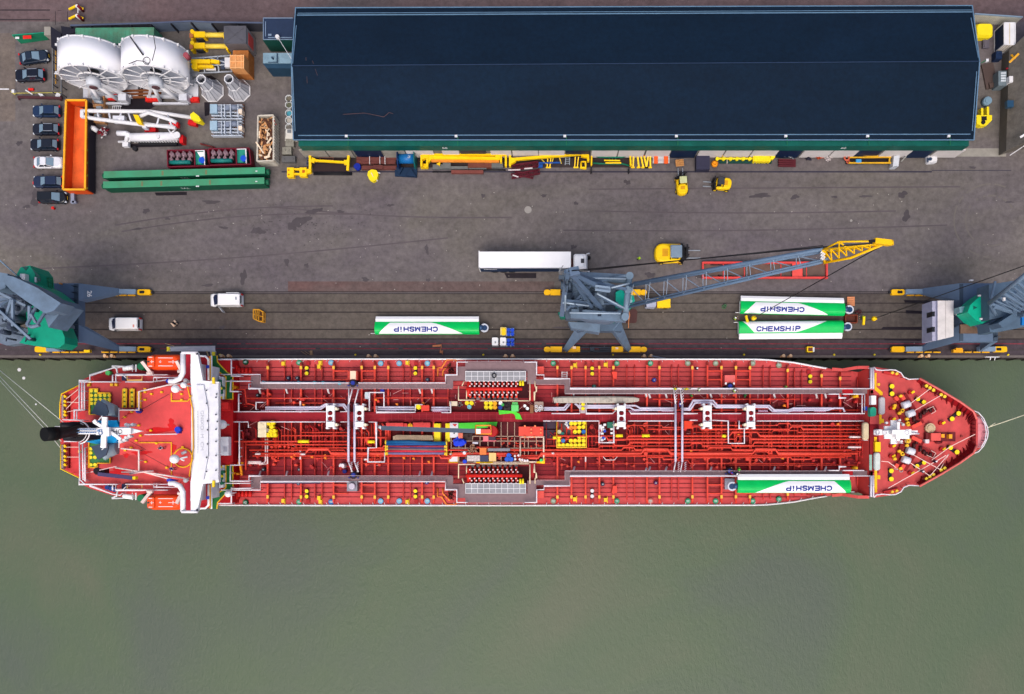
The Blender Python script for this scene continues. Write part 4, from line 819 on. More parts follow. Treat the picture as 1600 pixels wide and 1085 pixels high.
# long green boxes
for k, (y0, y1, x0, x1) in enumerate(((267.5, 262, 162, 414), (283.5, 278, 161, 413))):
    t = T('long_green_box', 'very long green steel box with pale green top, the %s of two' % ('northern', 'southern')[k], 'steel box', W(290, y0 + 6, 0), 'long green boxes')
    zt = 2.3; P = [W(x0, y0 + 1 - .5, zt), W(x1, y1 - .5, zt), W(x1, y1 + 9.5, zt), W(x0, y0 + 11, zt)]
    b = MB(); b.loft([[(p.x, p.y, 0) for p in P], [(p.x, p.y, zt) for p in P]]); t.part('body', b, M((12, 84, 62), .6, var=.2)); b = MB(); b.add([(p.x, p.y, zt + .01) for p in P], [(3, 2, 1, 0)]); t.part('top', b, M((58, 148, 110), .6, var=.14, sc_=.4, dirt=(90, 110, 80)))
    b = MB()
    for s in (0, 1): q = (P[0].lerp(P[3], .5), P[1].lerp(P[2], .5))[s]; cyl_h(b, (q.x + (.25 if s else -.15), q.y, 1.6), .42, .5, 'x')
    t.part('end_roller', b, M((20, 90, 64)))
    b = MB()
    for x in ((254, 322) if k == 0 else (252, 328, 222)):
        b.box(x - 1.6, y0 + 1.5 + (x - x0) * (y1 - y0) / (x1 - x0), x + 1.6, y0 + 9 + (x - x0) * (y1 - y0) / (x1 - x0), zt, zt + .02)
    t.part('rust_patch', b, M((110, 118, 84)))
    b = MB(); px = W(290, 0, 1.2).x
    t.part('lettering', textmb('SAL', .85, TR((px, P[3].lerp(P[2], .5).y - .03, 1.25)) @ Matrix.Rotation(math.pi / 2, 4, 'X') @ RZ(.02)), OFFW)
    b = MB(); b.box(306, y0 + 9 - 2, 311, y0 + 10.5 - 2, zt, zt + .03); b.box(399, y0 + 2.5 - 3, 402, y0 + 4 - 3, zt, zt + .03); t.part('label_sticker', b, OFFW)
# white bags / drums and blocks by the gable
for k, y in enumerate((154, 164, 177, 188, 199)):
    t = T('bulk_tub', 'open white tub by the warehouse gable, number %s from the north' % ('one', 'two', 'three', 'four', 'five')[k], 'tub', W(451, y, 0), 'white tubs by the gable')
    b = MB(); c = W(451, y, .9); R = lambda r, z: [(c.x + r * math.cos(a), c.y + r * math.sin(a), z) for a in [math.pi / 4 * i + .39 for i in range(8)]]
    b.loft([R(.5, 0), R(.58, .9), R(.48, .9), R(.45, .3)], True, True); t.part('shell', b, M((205, 208, 210), .6)); b = MB(); b.cylw((c.x, c.y), .42, .3, .62, None, 8); t.part('content', b, M([(110, 104, 90), (96, 100, 80), (70, 150, 170), (180, 176, 168), (120, 116, 110)][k]))
t = T('white_hopper', 'dirty white flared hopper at the corner of the warehouse', 'hopper', W(450, 212, 0)); b = MB(); c = W(451, 207, 1.5); b.boxw(c.x - .9, c.y - .9, 0, c.x + .9, c.y + .5, .5); b.loft([[(c.x - .9, c.y - .9, .5), (c.x + .9, c.y - .9, .5), (c.x + .9, c.y + .5, .5), (c.x - .9, c.y + .5, .5)], [(c.x - .4, c.y - .3, 1.5), (c.x + .6, c.y - .3, 1.5), (c.x + .6, c.y + .5, 1.5), (c.x - .4, c.y + .5, 1.5)]]); t.part('body', b, M((214, 212, 206), .6)); b = MB(); b.boxw(c.x - .2, c.y - .1, 1.5, c.x + .4, c.y + .4, 1.55); t.part('lid', b, MGREY)
for x0, y0, x1, y1, lab in ((446, 216, 459, 229, 'mottled grey concrete block at the warehouse corner'), (441, 230, 455, 241, 'beige concrete block, middle of the three near the warehouse corner'), (440, 244, 461, 253, 'long dark grey concrete block nearest the yellow frames')):
    b = MB(); b.box(x0, y0, x1, y1, 0, .8); b.box(x0 + 3, y0 + 4, x0 + 5, y0 + 6, .8, .95); b.box(x1 - 5, y0 + 3, x1 - 3, y0 + 5, .8, .9); solo('concrete_block', b, M((140, 138, 128), .85, var=.3, sc_=2) if y0 < 240 else M((96, 96, 98), .85), lab, 'block')
# ---------------------------------------------------------------- equipment along the warehouse front
def fr(b, x0, y0, x1, y1, z, r, n=5): b.tube([(x0, y0, z), (x1, y0, z), (x1, y1, z), (x0, y1, z), (x0, y0, z)], r, n)
t = T('spreader_coupling', 'short yellow coupling frame at the left end of the equipment row', 'frame', W(466, 270, 0))
b = MB(); b.box(448.5, 262, 459, 277, 0, .8); b.box(468, 262, 479, 276, 0, .8); b.box(458, 263, 469, 265.5, .2, .7); b.box(458, 270.5, 469, 273, .2, .7); b.prism([(478, 264), (486, 265), (486, 269), (478, 272)], 0, .7)
t.part('body', b, YEL); b = MB(); b.box(472, 266, 476, 270, .8, .9); b.cyl(451, 266, .8, .85, .12); b.cyl(451, 273, .8, .85, .12); t.part('pin', b, M((190, 90, 20)))
t = T('steel_spreader', 'yellow H shaped spreader beam with black mats below it', 'spreader', W(515, 255, 0))
b = MB(); b.beamp((485, 240, 1.2), (485, 265, 1), .35, .5); b.beamp((545, 243, 1.2), (543.5, 267, 1), .35, .5); b.beamp((486, 251, 1.1), (544, 254.5, 1.1), .3, .35); b.beamp((487, 250, 1.2), (492, 252, 1.2), .7, .3); b.beamp((538, 254.5, 1.2), (544, 254, 1.2), .7, .3); b.beamp((486, 240, 1), (492, 240, 1), .2, .2); b.beamp((532, 242, 1), (545, 242, 1), .2, .2)
t.part('beam', b, YEL); b = MB(); fr(b, 500, 246, 521, 251, .6, .12); t.part('rusty_loop', b, M((120, 84, 74)))
b = MB(); b.box(489, 256, 543, 268, 0, .15); b.box(489, 243, 541, 250, 0, .2); solo('rubber_mat', b, M((52, 40, 42), .9), 'black and brown mats under the yellow H shaped spreader', 'mat')
b = MB()
for i in range(2): b.tube([(490, 270.5 + i * 2.4, .2), (550, 270.8 + i * 2.4, .2)], .12)
solo('steel_pipe', b, BLK, 'pair of long black pipes below the yellow H shaped spreader', 'pipe')
b = MB()
for i, y in enumerate((243, 247, 254, 257)): b.cyl(481, y, 0, .6, .25, n=7)
solo('gas_bottle', b, M((60, 66, 90)), 'cluster of small dark bottles left of the yellow spreader', 'bottle')
t = T('timber_stack', 'reddish brown timber stack with white straps beside the blue reel', 'timber stack', W(590, 252, 0))
b = MB(); 
for x0, y0, x1, y1, z in ((557, 244, 620, 250, .5), (564, 246, 594, 252, .8), (557, 250, 618, 256, .6), (565, 259, 620, 265, .5), (583, 258, 598, 264, .8)): b.box(x0, y0, x1, y1, 0, z)
t.part('board', b, M((104, 58, 54), .8, var=.3)); b = MB()
for x in (577, 593, 601): b.box(x, 244, x + .8, 256, .5, .85)
t.part('strap', b, OFFW)
b = MB(); b.cyl(558, 260, 0, .8, .5); b.cyl(556, 260, .8, .86, .35, n=8); solo('blue_bin', b, M((16, 40, 150)), 'dark blue bin at the left end of the timber stack', 'bin')
t = T('mooring_buoy', 'bright yellow flat buoy lying in front of the timber stack', 'buoy', W(582, 274, 0)); b = MB(); b.prism([(575, 268), (580, 265), (588, 266), (591, 271), (589, 280), (583, 284), (577, 281), (574, 274)], 0, .8); t.part('body', b, YEL2); b = MB(); b.tube([(580, 270, .85), (583, 276, .85)], .06, 4); b.tube([(590, 270, .6), (594, 271, .6)], .1, 4); b.tube([(588, 281, .5), (590, 283, .5)], .1, 4); t.part('shackle', b, OFFW)
# blue reel
t = T('blue_cable_drum', 'blue cable drum with navy and green flanges beside the yellow beams', 'cable drum', W(636, 253, 0))
c = W(636, 248, 1.6); b = MB(); cyl_h(b, (c.x, c.y, 1.6), .75, 2.4, 'x', 20); t.part('drum', b, M((24, 104, 170), .4))
for s, m_ in ((-1, M((12, 44, 92), .4)), (1, M((0, 100, 104), .4))): b = MB(); cyl_h(b, (c.x + s * 1.25, c.y, 1.6), 1.55, .16, 'x', 26); t.part('flange', b, m_)
b = MB(); b.prism([(617, 262), (652, 262), (651, 277), (617, 275)], 0, .4); b.prism([(618, 262), (630, 262), (624, 272)], .4, .9); b.prism([(634, 274), (642, 263), (650, 276)], .4, .8); t.part('stand', b, M((20, 46, 76)))
t.part('lettering', textmb('72', .5, TR((c.x + .4, c.y, 2.37)) @ RZ(-math.pi / 2)), OFFW)
b = MB(); b.cyl(626, 226, 3.4, 4.2, .2); 
# big double yellow beams
t = T('lifting_beam', 'pair of long heavy yellow lifting beams with upright end plates', 'lifting beam', W(724, 248, 0))
b = MB(); b.beamp((660, 241.5, 1.5), (790, 241.5, 1.5), .45, .6); b.beamp((672, 247, 1.2), (780, 248.5, 1.2), .45, .5)
for x, y0, y1 in ((659, 229, 261), (668, 234, 262), (783, 229, 255), (790.5, 230, 261)): b.beamp((x, y0, 1.3), (x, y1, 1.3), .28, .8)
b.prism([(660, 236), (668, 240), (668, 246), (660, 249)], .9, 1.7); b.prism([(782, 236), (774, 240), (774, 245), (782, 249)], .9, 1.7); b.prism([(668, 240), (676, 241), (676, 246), (668, 256)], .9, 1.5); b.prism([(682, 256), (688, 253), (687, 259)], .6, 1)
b.box(657, 256, 668, 262, 0, .8); t.part('beam', b, YEL); b = MB(); b.beamp((674, 251, 1), (780, 252, 1), .5, .35); t.part('worn_beam', b, M((226, 140, 50), .6, var=.3))
b = MB(); b.box(676, 257, 695, 264, 0, .5); b.box(692, 254, 704, 263, 0, .6); b.box(695, 260, 732, 264, 0, .5); b.box(766, 254, 786, 262, 0, .6); b.box(733, 262, 760, 264, 0, .5); t.part('grey_pack', b, M((104, 108, 108), .8))
t = T('rusty_plates', 'rusty red steel plates stacked under the right of the yellow beams', 'steel plates', W(745, 258, 0)); b = MB(); b.box(731, 253, 768, 262, 0, .7); b.box(740, 250, 756, 254, 0, .8); t.part('plate', b, RUST); b = MB(); b.box(705, 266, 755, 271, 0, .5); t.part('long_plate', b, M((120, 66, 60), .8)); b = MB(); b.tube([(676, 269, .15), (705, 269, .15)], .1); b.tube([(755, 266, .15), (790, 266, .15)], .1); t.part('pipe', b, BLK)
# second yellow beam
t = T('lifting_beam', 'single slanted yellow lifting beam right of the heavy pair', 'lifting beam', W(858, 247, 0))
b = MB(); b.beamp((798, 250, 1.3), (912, 240.5, 1.3), .38, .5); b.beamp((797, 237, 1.2), (797, 261, 1.2), .3, .7); b.prism([(797, 246), (806, 248), (806, 252), (797, 257)], .9, 1.6); b.beamp((798, 237.5, 1.2), (802, 237.5, 1.2), .2, .3); b.beamp((918, 230, 1.3), (919, 253, 1.3), .32, .7); b.prism([(918, 236), (908, 239), (908, 244), (918, 246)], .9, 1.6); b.beamp((913, 230, 1.2), (918, 230, 1.2), .25, .3)
t.part('beam', b, YEL)
for x, y, lab in ((856, 245, 'low yellow trestle under the slanted beam with blue bar'), (899, 245, 'tall yellow trestle leaning at the right of the slanted beam')):
    t = T('trestle', lab, 'trestle', W(x, y + 8, 0)); b = MB(); b.beamp((x, y, 1), (x - 1, y + 17, .2), .15, .15); b.beamp((x + 5, y, 1), (x + 3, y + 17, .2), .15, .15); b.beamp((x - 3, y + 17, .2), (x + 5, y + 17, .2), .2, .1); t.part('leg', b, YEL)
t = T('yellow_stool', 'small square yellow stand right of the tall yellow trestle', 'stand', W(912, 258, 0)); b = MB(); fr(b, 908, 253, 915, 262, .7, .13); b.beamp((906, 263, .2), (916, 264, .2), .25, .1); t.part('frame', b, YEL)
t = T('blue_bench', 'blue steel bench with yellow legs below the slanted beam', 'bench', W(860, 253, 0)); b = MB(); b.beamp((842, 255, .7), (876, 254.5, .7), .2, .2); b.beamp((841, 241.5, .7), (862, 242, .7), .2, .2); b.beamp((841, 260, .3), (848, 260, .3), .5, .3); b.beamp((842, 254, .5), (843, 262, .3), .12, .12); t.part('rail', b, M((20, 80, 160))); b = MB(); b.beamp((846, 249, .7), (854, 257, .7), .12, .1); b.beamp((874, 246, .7), (877, 256, .5), .15, .1); b.beamp((866, 242, .7), (862, 256, .7), .15, .1); t.part('leg', b, M((220, 190, 60)))
t = T('grey_ladder', 'short grey ladder standing right of the blue bench', 'ladder', W(887, 253, 0)); b = MB(); b.tube([(884, 246, .8), (883, 258, .3)], .08, 4); b.tube([(890, 246, .8), (890, 258, .3)], .08, 4)
for y in (247, 250, 253, 256): b.tube([(884, y, .6), (890, y, .6)], .06, 4)
t.part('frame', b, M((140, 150, 160)))
t = T('maroon_lattice', 'maroon lattice jib pieces stacked in front of the slanted beam', 'lattice', W(820, 265, 0)); b = MB()
b.lattice(W(797, 263, .5), W(841, 256.5, .5), .7, .7, .5, .5, 7, .09, .05); b.lattice(W(799, 276, .4), W(843, 268.5, .4), .6, .6, .4, .4, 7, .08, .05); b.lattice(W(803, 270, .3), W(833, 276, .3), .6, .6, .3, .3, 5, .07, .05); t.part('lattice', b, M((96, 28, 44), .7)); b = MB(); b.beamp((794, 266, .8), (813, 265.5, .8), .18, .1); b.beamp((819, 264, .8), (832, 263, .8), .18, .1); b.beamp((801, 274, .7), (810, 277, .7), .18, .1); t.part('pale_tube', b, M((206, 196, 200)))
# green frame
t = T('folding_gantry', 'dark green folding frame between two yellow uprights', 'frame', W(953, 250, 0))
b = MB()
for y in (245, 257): b.tube([(926, y - 2, .8), (938, y + (1 if y < 250 else -1), .8), (972, y + (1 if y < 250 else -1), .8), (983, y - (2 if y < 250 else -2), .8)], .13)
for x in (952, 957, 962): b.tube([(x, 245, .7), (x, 257, .7)], .07, 4)
t.part('frame', b, M((10, 106, 80))); b = MB(); b.beamp((924.5, 236, .9), (924, 259, .9), .22, .6); b.beamp((984, 236, .9), (985.5, 260, .9), .25, .6); b.beamp((944, 251, .9), (969, 251.3, .9), .18, .15); b.beamp((946, 255, .9), (970.5, 255, .9), .2, .15); t.part('yellow_post', b, YEL)
b = MB(); b.box(936, 236, 958, 240, 0, .7); solo('rusty_box', b, M((126, 100, 70), .85), 'long mud brown box leaning on the white warehouse panels', 'box')
b = MB()
for x in (923, 982): b.box(x, 262, x + 1.6, 269, 0, .9)
solo('black_stop', b, BLK, 'two black stop posts standing on the drain line', 'post')
for i, (x0, x1) in enumerate(((990, 989), (996, 998), (1001, 1005), (1006, 1010), (1013, 1010), (1016, 1016))):
    t = T('prop_stand', 'yellow and red prop, number %s from the left in the row' % ('one', 'two', 'three', 'four', 'five', 'six')[i], 'prop', W(x0, 252, 0), 'yellow and red props')
    b = MB(); b.beamp((x0, 243, .9), (x1, 261, .3), .24, .24); b.beamp((x1 - 3, 262, .2), (x1 + 2.5, 262, .2), .22, .15); t.part('yellow_tube', b, YEL); b = MB(); b.beamp((x0 - 2, 236, 1.2), (x0 + .5, 244, .9), .22, .22); t.part('red_tube', b, M((190, 22, 20)))
t = T('barrier_rack', 'rack of white barrier rails with two orange boards', 'barrier rack', W(1034, 247, 0)); b = MB()
for i in range(9): b.tube([(1020, 238 + i * 2.1, .8), (1046, 237.6 + i * 2.1, .8)], .09, 4)
t.part('rail', b, OFFW); b = MB(); b.box(1022, 239, 1028, 255.5, .85, 1.1); b.box(1037.5, 237, 1044, 255.5, .85, 1.1); t.part('orange_board', b, M((236, 96, 36)))
b = MB(); b.box(1088, 238, 1109, 265, 0, 1.3); b.box(1087.6, 237.6, 1109.4, 240, 1.3, 1.4); solo('dark_skip', b, M((50, 50, 72), .6), 'dark slate box skip left of the yellow pipes', 'skip')
b = MB(); ring_seg(b, W(1116.5, 256.5, .6), .3, .17, 'z', 16); ring_seg(b, W(1116.5, 256.5, .3), .34, .2, 'z', 16); ring_seg(b, W(1116.5, 256.5, .6), .12, .08, 'z', 8); solo('orange_coil', b, M((240, 150, 20)), 'orange yellow hose coil right of the dark slate skip', 'hose coil')
t = T('yellow_pipe_rack', 'bright yellow flanged pipes on a dark green rack', 'pipe rack', W(1160, 246, 0))
b = MB(); b.box(1124, 239, 1206, 255, .1, .4); t.part('rack', b, M((14, 66, 60))); b = MB(); b.tube([(1128, 241, .9), (1188, 239, .9)], .2, 8); b.cyl(1129, 241, .5, 1.1, .28); b.cyl(1187, 239, .5, 1.1, .28); t.part('upper_pipe', b, M((240, 178, 30)))
b = MB(); b.tube([(1119, 248, .8), (1178, 248, .8)], .16, 8); b.box(1177, 244, 1204, 252.5, .4, 1.2)
for x in (1121, 1131, 1142, 1152, 1162, 1172): b.cyl(x, 248, .5, 1.05, .25)
for i in range(6): b.box(1179 + i * 4.5, 243.4, 1180 + i * 4.5, 253, .4, 1.3)
b.cyl(1207, 244.5, .3, 1.2, .4); t.part('lower_pipe', b, YEL2); b = MB(); b.beamp((1136, 234, .5), (1136, 256, .5), .15, .3); b.beamp((1179, 232, .5), (1179, 255, .5), .15, .3); t.part('bearer', b, M((170, 160, 150)))
t = T('scaffold_bundle', 'bundle of grey scaffold fittings in front of the white panels', 'scaffold bundle', W(1235, 242, 0)); b = MB()
for i in range(30): x, y = random.uniform(1224, 1246), random.uniform(238, 246); b.tube([(x, y, .4), (x + random.uniform(-5, 5), y + random.uniform(-3, 3), .7)], .08, 4)
t.part('tube', b, STEEL); b = MB(); b.box(1220, 234, 1242, 236.5, 0, .5); t.part('board', b, RUST)
t = T('maroon_bars', 'stack of maroon bars lying below the scaffold bundle', 'bars', W(1231, 254, 0)); b = MB()
for i in range(4): b.beamp((1216, 250 + i * 3.2, .4), (1243, 251 + i * 3, .4), .22, .3)
t.part('bar', b, M((92, 34, 44), .8))
for x, y, col, lab in ((1262, 244, (50, 48, 66), 'dark tangled net heap left of the orange one'), (1280, 243, (206, 84, 40), 'orange tangled hose heap'), (1293, 245, (196, 186, 186), 'pale grey rope and fitting heap beside the orange one')):
    b = MB()
    for i in range(34):
        a = random.uniform(0, 6.28); px, py = x + 5 * random.random() * math.cos(a), y + 5 * random.random() * math.sin(a); b.tube([(px, py, .1), (px + random.uniform(-3, 3), py + random.uniform(-3, 3), random.uniform(.4, .9)), (px + random.uniform(-5, 5), py + random.uniform(-4, 4), .1)], .12, 4)
    solo('net_heap', b, M(col, .8, var=.3), lab, 'heap')
t = T('long_pipe_frame', 'long frame of thin yellow bars with rust red coils at its left end', 'bar frame', W(1360, 247, 0)); b = MB()
for y0, y1 in ((237.5, 239), (246.5, 246), (255, 255)): b.beamp((1326, y0, .8), (1392, y1, .8), .18, .25)
b.beamp((1338, 242, .9), (1392, 246, .9), .25, .15); b.beamp((1391, 238, .8), (1389, 256, .8), .2, .2); t.part('bar', b, M((224, 172, 40))); b = MB(); b.box(1322, 237, 1392, 256, 0, .3); t.part('bed', b, M((36, 30, 34)))
b = MB(); ring_seg(b, W(1322, 240, .9), .35, .14, 'z', 14); ring_seg(b, W(1323, 247, .9), .35, .14, 'z', 14); ring_seg(b, W(1325, 253, .7), .2, .1, 'z', 10); t.part('coil', b, M((190, 90, 66))); b = MB(); b.box(1338, 249, 1346, 254, .5, 1.0); t.part('blue_label', b, M((70, 160, 220)))
t = T('white_cabinet', 'white upright cabinet with an open grey door right of the yellow bars', 'cabinet', W(1400, 250, 0)); b = MB(); b.prism([(1397, 244), (1406, 243), (1404, 260), (1395, 260)], 0, 1.4); t.part('cabinet', b, M((200, 205, 214))); b = MB(); b.beamp((1406, 241, 1), (1416, 244, 1), .2, .5); b.beamp((1416, 244, 1), (1408, 253, 1), .15, .3); t.part('open_door', b, M((150, 150, 146)))
t = T('white_tank', 'small white tank with a dark hatch standing alone right of the cabinet', 'tank', W(1453, 250, 0)); b = MB(); b.loft([rr(-.75, .75, 1.3, .25, 0), rr(-.8, .8, 1.35, .3, .5), rr(-.65, .65, 1.1, .3, .95)]); b.xf(TR(W(1453, 250.5, 0)) @ RZ(.1)); t.part('body', b, OFFW); b = MB(); b.cyl(1454, 248.5, .95, 1.1, .25, n=8); b.box(1449, 247, 1451, 254, .9, 1.0); t.part('hatch', b, M((40, 60, 90)))
b = MB(); b.box(1306, 231, 1316, 238, 0, 1.4); b.box(1307, 232, 1310, 234, 1.4, 1.5); solo('blue_cabinet', b, M((60, 86, 120)), 'blue grey cabinet against the warehouse wall left of the yellow bars', 'cabinet')
# corridor at the right gable
b = MB(); b.loft([rr(-1.5, 1.2, 2, .5, 0), rr(-1.5, 1.3, 2.1, .5, 1), rr(-1.3, 1, 1.7, .5, 1.5)]); b.xf(TR(W(1532, 54, 0))); solo('yellow_tank', b, YEL2, 'rounded yellow tank half hidden under the warehouse gable', 'tank')
t = T('back_fence', 'pale corrugated fence closing the alley north of the yellow tank', 'fence', W(1560, 34, 0)); b = MB(); a, c = W(1523, 22, 2.5), W(1598, 27, 2.5); b.beam((a.x, a.y, 1.3), (c.x, c.y, 1.3), .12, 2.4); t.part('sheet', b, M((208, 206, 196), .7))
b = MB()
for i in range(24): p = a.lerp(c, (i + .5) / 24); b.boxw(p.x - .06, p.y - .14, .1, p.x + .06, p.y - .05, 2.4)
t.part('rib', b, M((190, 190, 184))); b = MB(); b.beam(a, c, .2, .15); t.part('top_rail', b, M((120, 140, 160)))
t = T('generator', 'grey generator with a pale vented top in the alley by the concrete building', 'generator', W(1564, 124, 0)); b = MB(); b.box(1560, 111, 1573, 134, 0, 1.8); t.part('housing', b, M((110, 124, 132))); b = MB()
for i in range(4): b.box(1564, 113 + i * 4, 1572, 115.6 + i * 4, 1.8, 1.9)
t.part('vent', b, M((200, 210, 218)))
b = MB(); b.box(1577, 119, 1584, 129, 1.4, 2.6); b.box(1578, 120, 1583, 128, 2.6, 2.65); solo('white_box', b, OFFW, 'small white box on the edge of the concrete building roof', 'box')
t = T('yellow_buoy', 'yellow horseshoe shaped machine lying in the alley beside the gable', 'machine', W(1538, 185, 0)); b = MB(); b.prism([(1526, 180), (1550, 180), (1550, 188), (1542, 196), (1533, 197), (1526, 193)], 0, 1); b.box(1533, 169, 1536.5, 182, 0, .9); b.box(1542, 167, 1545.5, 182, 0, .9); t.part('body', b, YEL2); b = MB(); b.box(1534, 182, 1542, 188, 1, 1.1); b.cyl(1537, 191, 1, 1.2, .3); t.part('dark_slot', b, BLK)
b = MB(); b.cyl(1544, 157, 0, 1, .65, .6); b.cyl(1544, 157, 1, 1.1, .4); solo('grey_drum', b, M((120, 150, 170)), 'blue grey round drum just north of the yellow horseshoe machine', 'drum')
b = MB(); b.boxw(-.9, -1.9, 0, .9, 1.9, .3); b.boxw(-.5, -1.9, .3, .5, -1.2, .6); b.xf(TR(W(1545, 120, 0)) @ RZ(.2)); solo('dark_pallet', b, M((84, 70, 66)), 'dark flat pallet lying in the middle of the alley', 'pallet')
b = MB(); b.box(1536, 58, 1546, 75, 0, .4); b.box(1538, 60, 1540, 73, .4, .5); solo('flat_slab', b, M((96, 92, 104)), 'grey panel lying just below the yellow tank', 'panel')
t = T('gable_lamp', 'small white lamp on a green arm at the east ridge of the warehouse', 'lamp', W(1537, 97, 0)); b = MB(); b.tube([(1533, 99, 6.5), (1541, 94, 6.5)], .07, 4); t.part('arm', b, GREEN); b = MB(); b.box(1541, 92, 1545, 96, 6.3, 6.7); t.part('lamp', b, OFFW)
b = MB(); b.box(1556, 80, 1566, 92, 0, 1.2); b.box(1557, 81, 1565, 84, 1.2, 1.3); solo('blue_cart', b, NAVY, 'dark blue cart below the white roofed container', 'cart')
b = MB(); b.box(1567, 76, 1576, 79, .6, .8); b.beamp((1572, 108, 1.8), (1581, 104, 1.8), .2, .15); solo('red_hose', b, M((150, 24, 40)), 'two short red hoses beside the alley wall', 'hose')
# ---------------------------------------------------------------- quay furniture
for x, nx in ((171.5, 'below the left crane'), (353, 'beside the gangway'), (582, 'below the lone wing sail'), (795.5, 'below the small liquid totes'), (1011.5, 'right of the middle crane'), (1228.5, 'below the lettered wing sail'), (1443.5, 'below the right crane')):
    t = T('double_bollard', 'pair of pale orange bollards on the quay edge %s' % nx, 'bollard', W(x, 556, 0), 'double bollards along the quay edge')
    for s in (-5.5, 5.5):
        b = MB(); c = W(x + s, 557, .1)
        b.loft([[(c.x - .42, c.y - .2, .03), (c.x + .42, c.y - .2, .03), (c.x + .42, c.y, .03), (c.x + .1, c.y + .25, .03), (c.x - .1, c.y + .25, .03), (c.x - .42, c.y, .03)], [(c.x - .35, c.y - .15, .25), (c.x + .35, c.y - .15, .25), (c.x + .35, c.y, .25), (c.x + .08, c.y + .3, .45), (c.x - .08, c.y + .3, .45), (c.x - .35, c.y, .25)]])
        bb_ = t.part('bollard', b, M((226, 176, 128), .7)); b = MB(); b.cylw((c.x, c.y + .05), .18, .4, .62, .24, 8); t.part('bollard_head', b, M((238, 200, 160), .7), bb_)
for i, x in enumerate((62, 343, 555, 755, 958, 1163, 1304, 1367, 1576)):
    b = MB(); b.cyl(x, 554.5, 0, .3, .17, .12, 8); b.cyl(x, 554.5, .3, .34, .08, n=6); solo('edge_marker', b, YEL2, 'tiny yellow marker stud on the quay edge, %s from the left' % ORD[i], 'marker stud', 'yellow marker studs on the quay edge')
t = T('quay_ladder', 'white tubular ladder rails at the quay edge below the right crane', 'ladder', W(1550, 558, 0)); b = MB(); b.tube([(1539, 558, .4), (1561, 558, .4)], .1); b.tube([(1548, 558, .4), (1547, 563, .2)], .08); b.tube([(1555, 558, .4), (1554, 563, .2)], .08); t.part('rail', b, OFFW)
b = MB(); b.beamp((676, 541, .25), (690, 540, .25), .3, .15); b.tube([(690, 541, .2), (688, 549, .2), (692, 554, .2)], .06, 4); b.box(687, 548, 692, 552, 0, .2); solo('rope_bits', b, M((168, 104, 70)), 'brown timber and rope scraps near the quay edge', 'scrap')
b = MB()
for i in range(3): b.tube([(470 + i * 6, 549, .3), (480 + i * 5, 555, .2)], .04, 4)
b.box(484, 548, 488, 555, 0, .2); solo('dry_branches', b, M((140, 110, 84)), 'dry brown twigs on the quay above the ship rail', 'twigs')
t = T('debris_cage', 'orange yellow steel cage basket standing right of the open van', 'cage', W(402, 493, 0))
P = [W(396, 484, .9), W(405, 484, .9), (W(411, 488, .9)), W(411, 503, .9), W(404, 502, .9), W(396, 498, .9)]
b = MB()
for i in range(6): a, c = P[i], P[(i + 1) % 6]; b.beam(a, c, .14, .14); b.beam((a.x, a.y, .1), (c.x, c.y, .1), .14, .14); b.tubew([(a.x, a.y, .1), a], .06, 4)
for i in range(1, 4): p = P[0].lerp(P[1], i / 3); q = P[5].lerp(P[4], i / 3); b.beam(p, q, .1, .1)
b.beam(P[0].lerp(P[5], .5), P[2].lerp(P[3], .5), .1, .1); t.part('frame', b, M((214, 150, 30))); b = MB(); b.add([(p.x, p.y, .2) for p in P], [(5, 4, 3, 2, 1, 0)]); t.part('floor', b, M((110, 70, 30)))
# totes
for x, y, top, lab in ((787, 519, 'y', 'white tote with a yellow lid at the top left of the blue ones'), (774, 535, 'w', 'plain white tote standing leftmost of the lower three'), (786.5, 535, 'w', 'plain white tote in the middle of the lower three'), (797.5, 519, 'b', 'blue drum pallet at the top right of the totes'), (797.5, 535, 'b', 'blue drum pallet at the bottom right of the totes')):
    if top == 'b':
        t = T('drum_pallet', lab, 'drum pallet', W(x, y, 0)); b = MB(); b.box(x - 6, y - 6.3, x + 6, y + 6.3, 0, .2); t.part('pallet', b, M((150, 180, 225)))
        for sx in (-3, 3):
            for sy in (-3, 3): b = MB(); b.cyl(x + sx, y + sy, .2, 1.05, .27); t.part('drum', b, M((20, 70, 200)))
    else:
        t = T('liquid_tote', lab, 'tote', W(x, y, 0)); b = MB(); b.loft([rr(-.45, .45, 1.2, .12, 0), rr(-.45, .45, 1.2, .12, 1.0)]); b.xf(TR(W(x, y, 0))); t.part('tank', b, WHITE if top == 'w' else M((230, 205, 120)))
        if top == 'y': b = MB(); b.cyl(x, y - 3, 1, 1.2, .32); b.cyl(x, y + 2, 1, 1.15, .32); t.part('lid', b, YEL)
        else: b = MB(); b.cyl(x, y, 1, 1.06, .12); t.part('lid', b, MGREY)
        b = MB(); fr(b, x - 4.6, y - 6.2, x + 4.6, y + 6.2, .9, .04, 4); t.part('cage', b, STEEL)
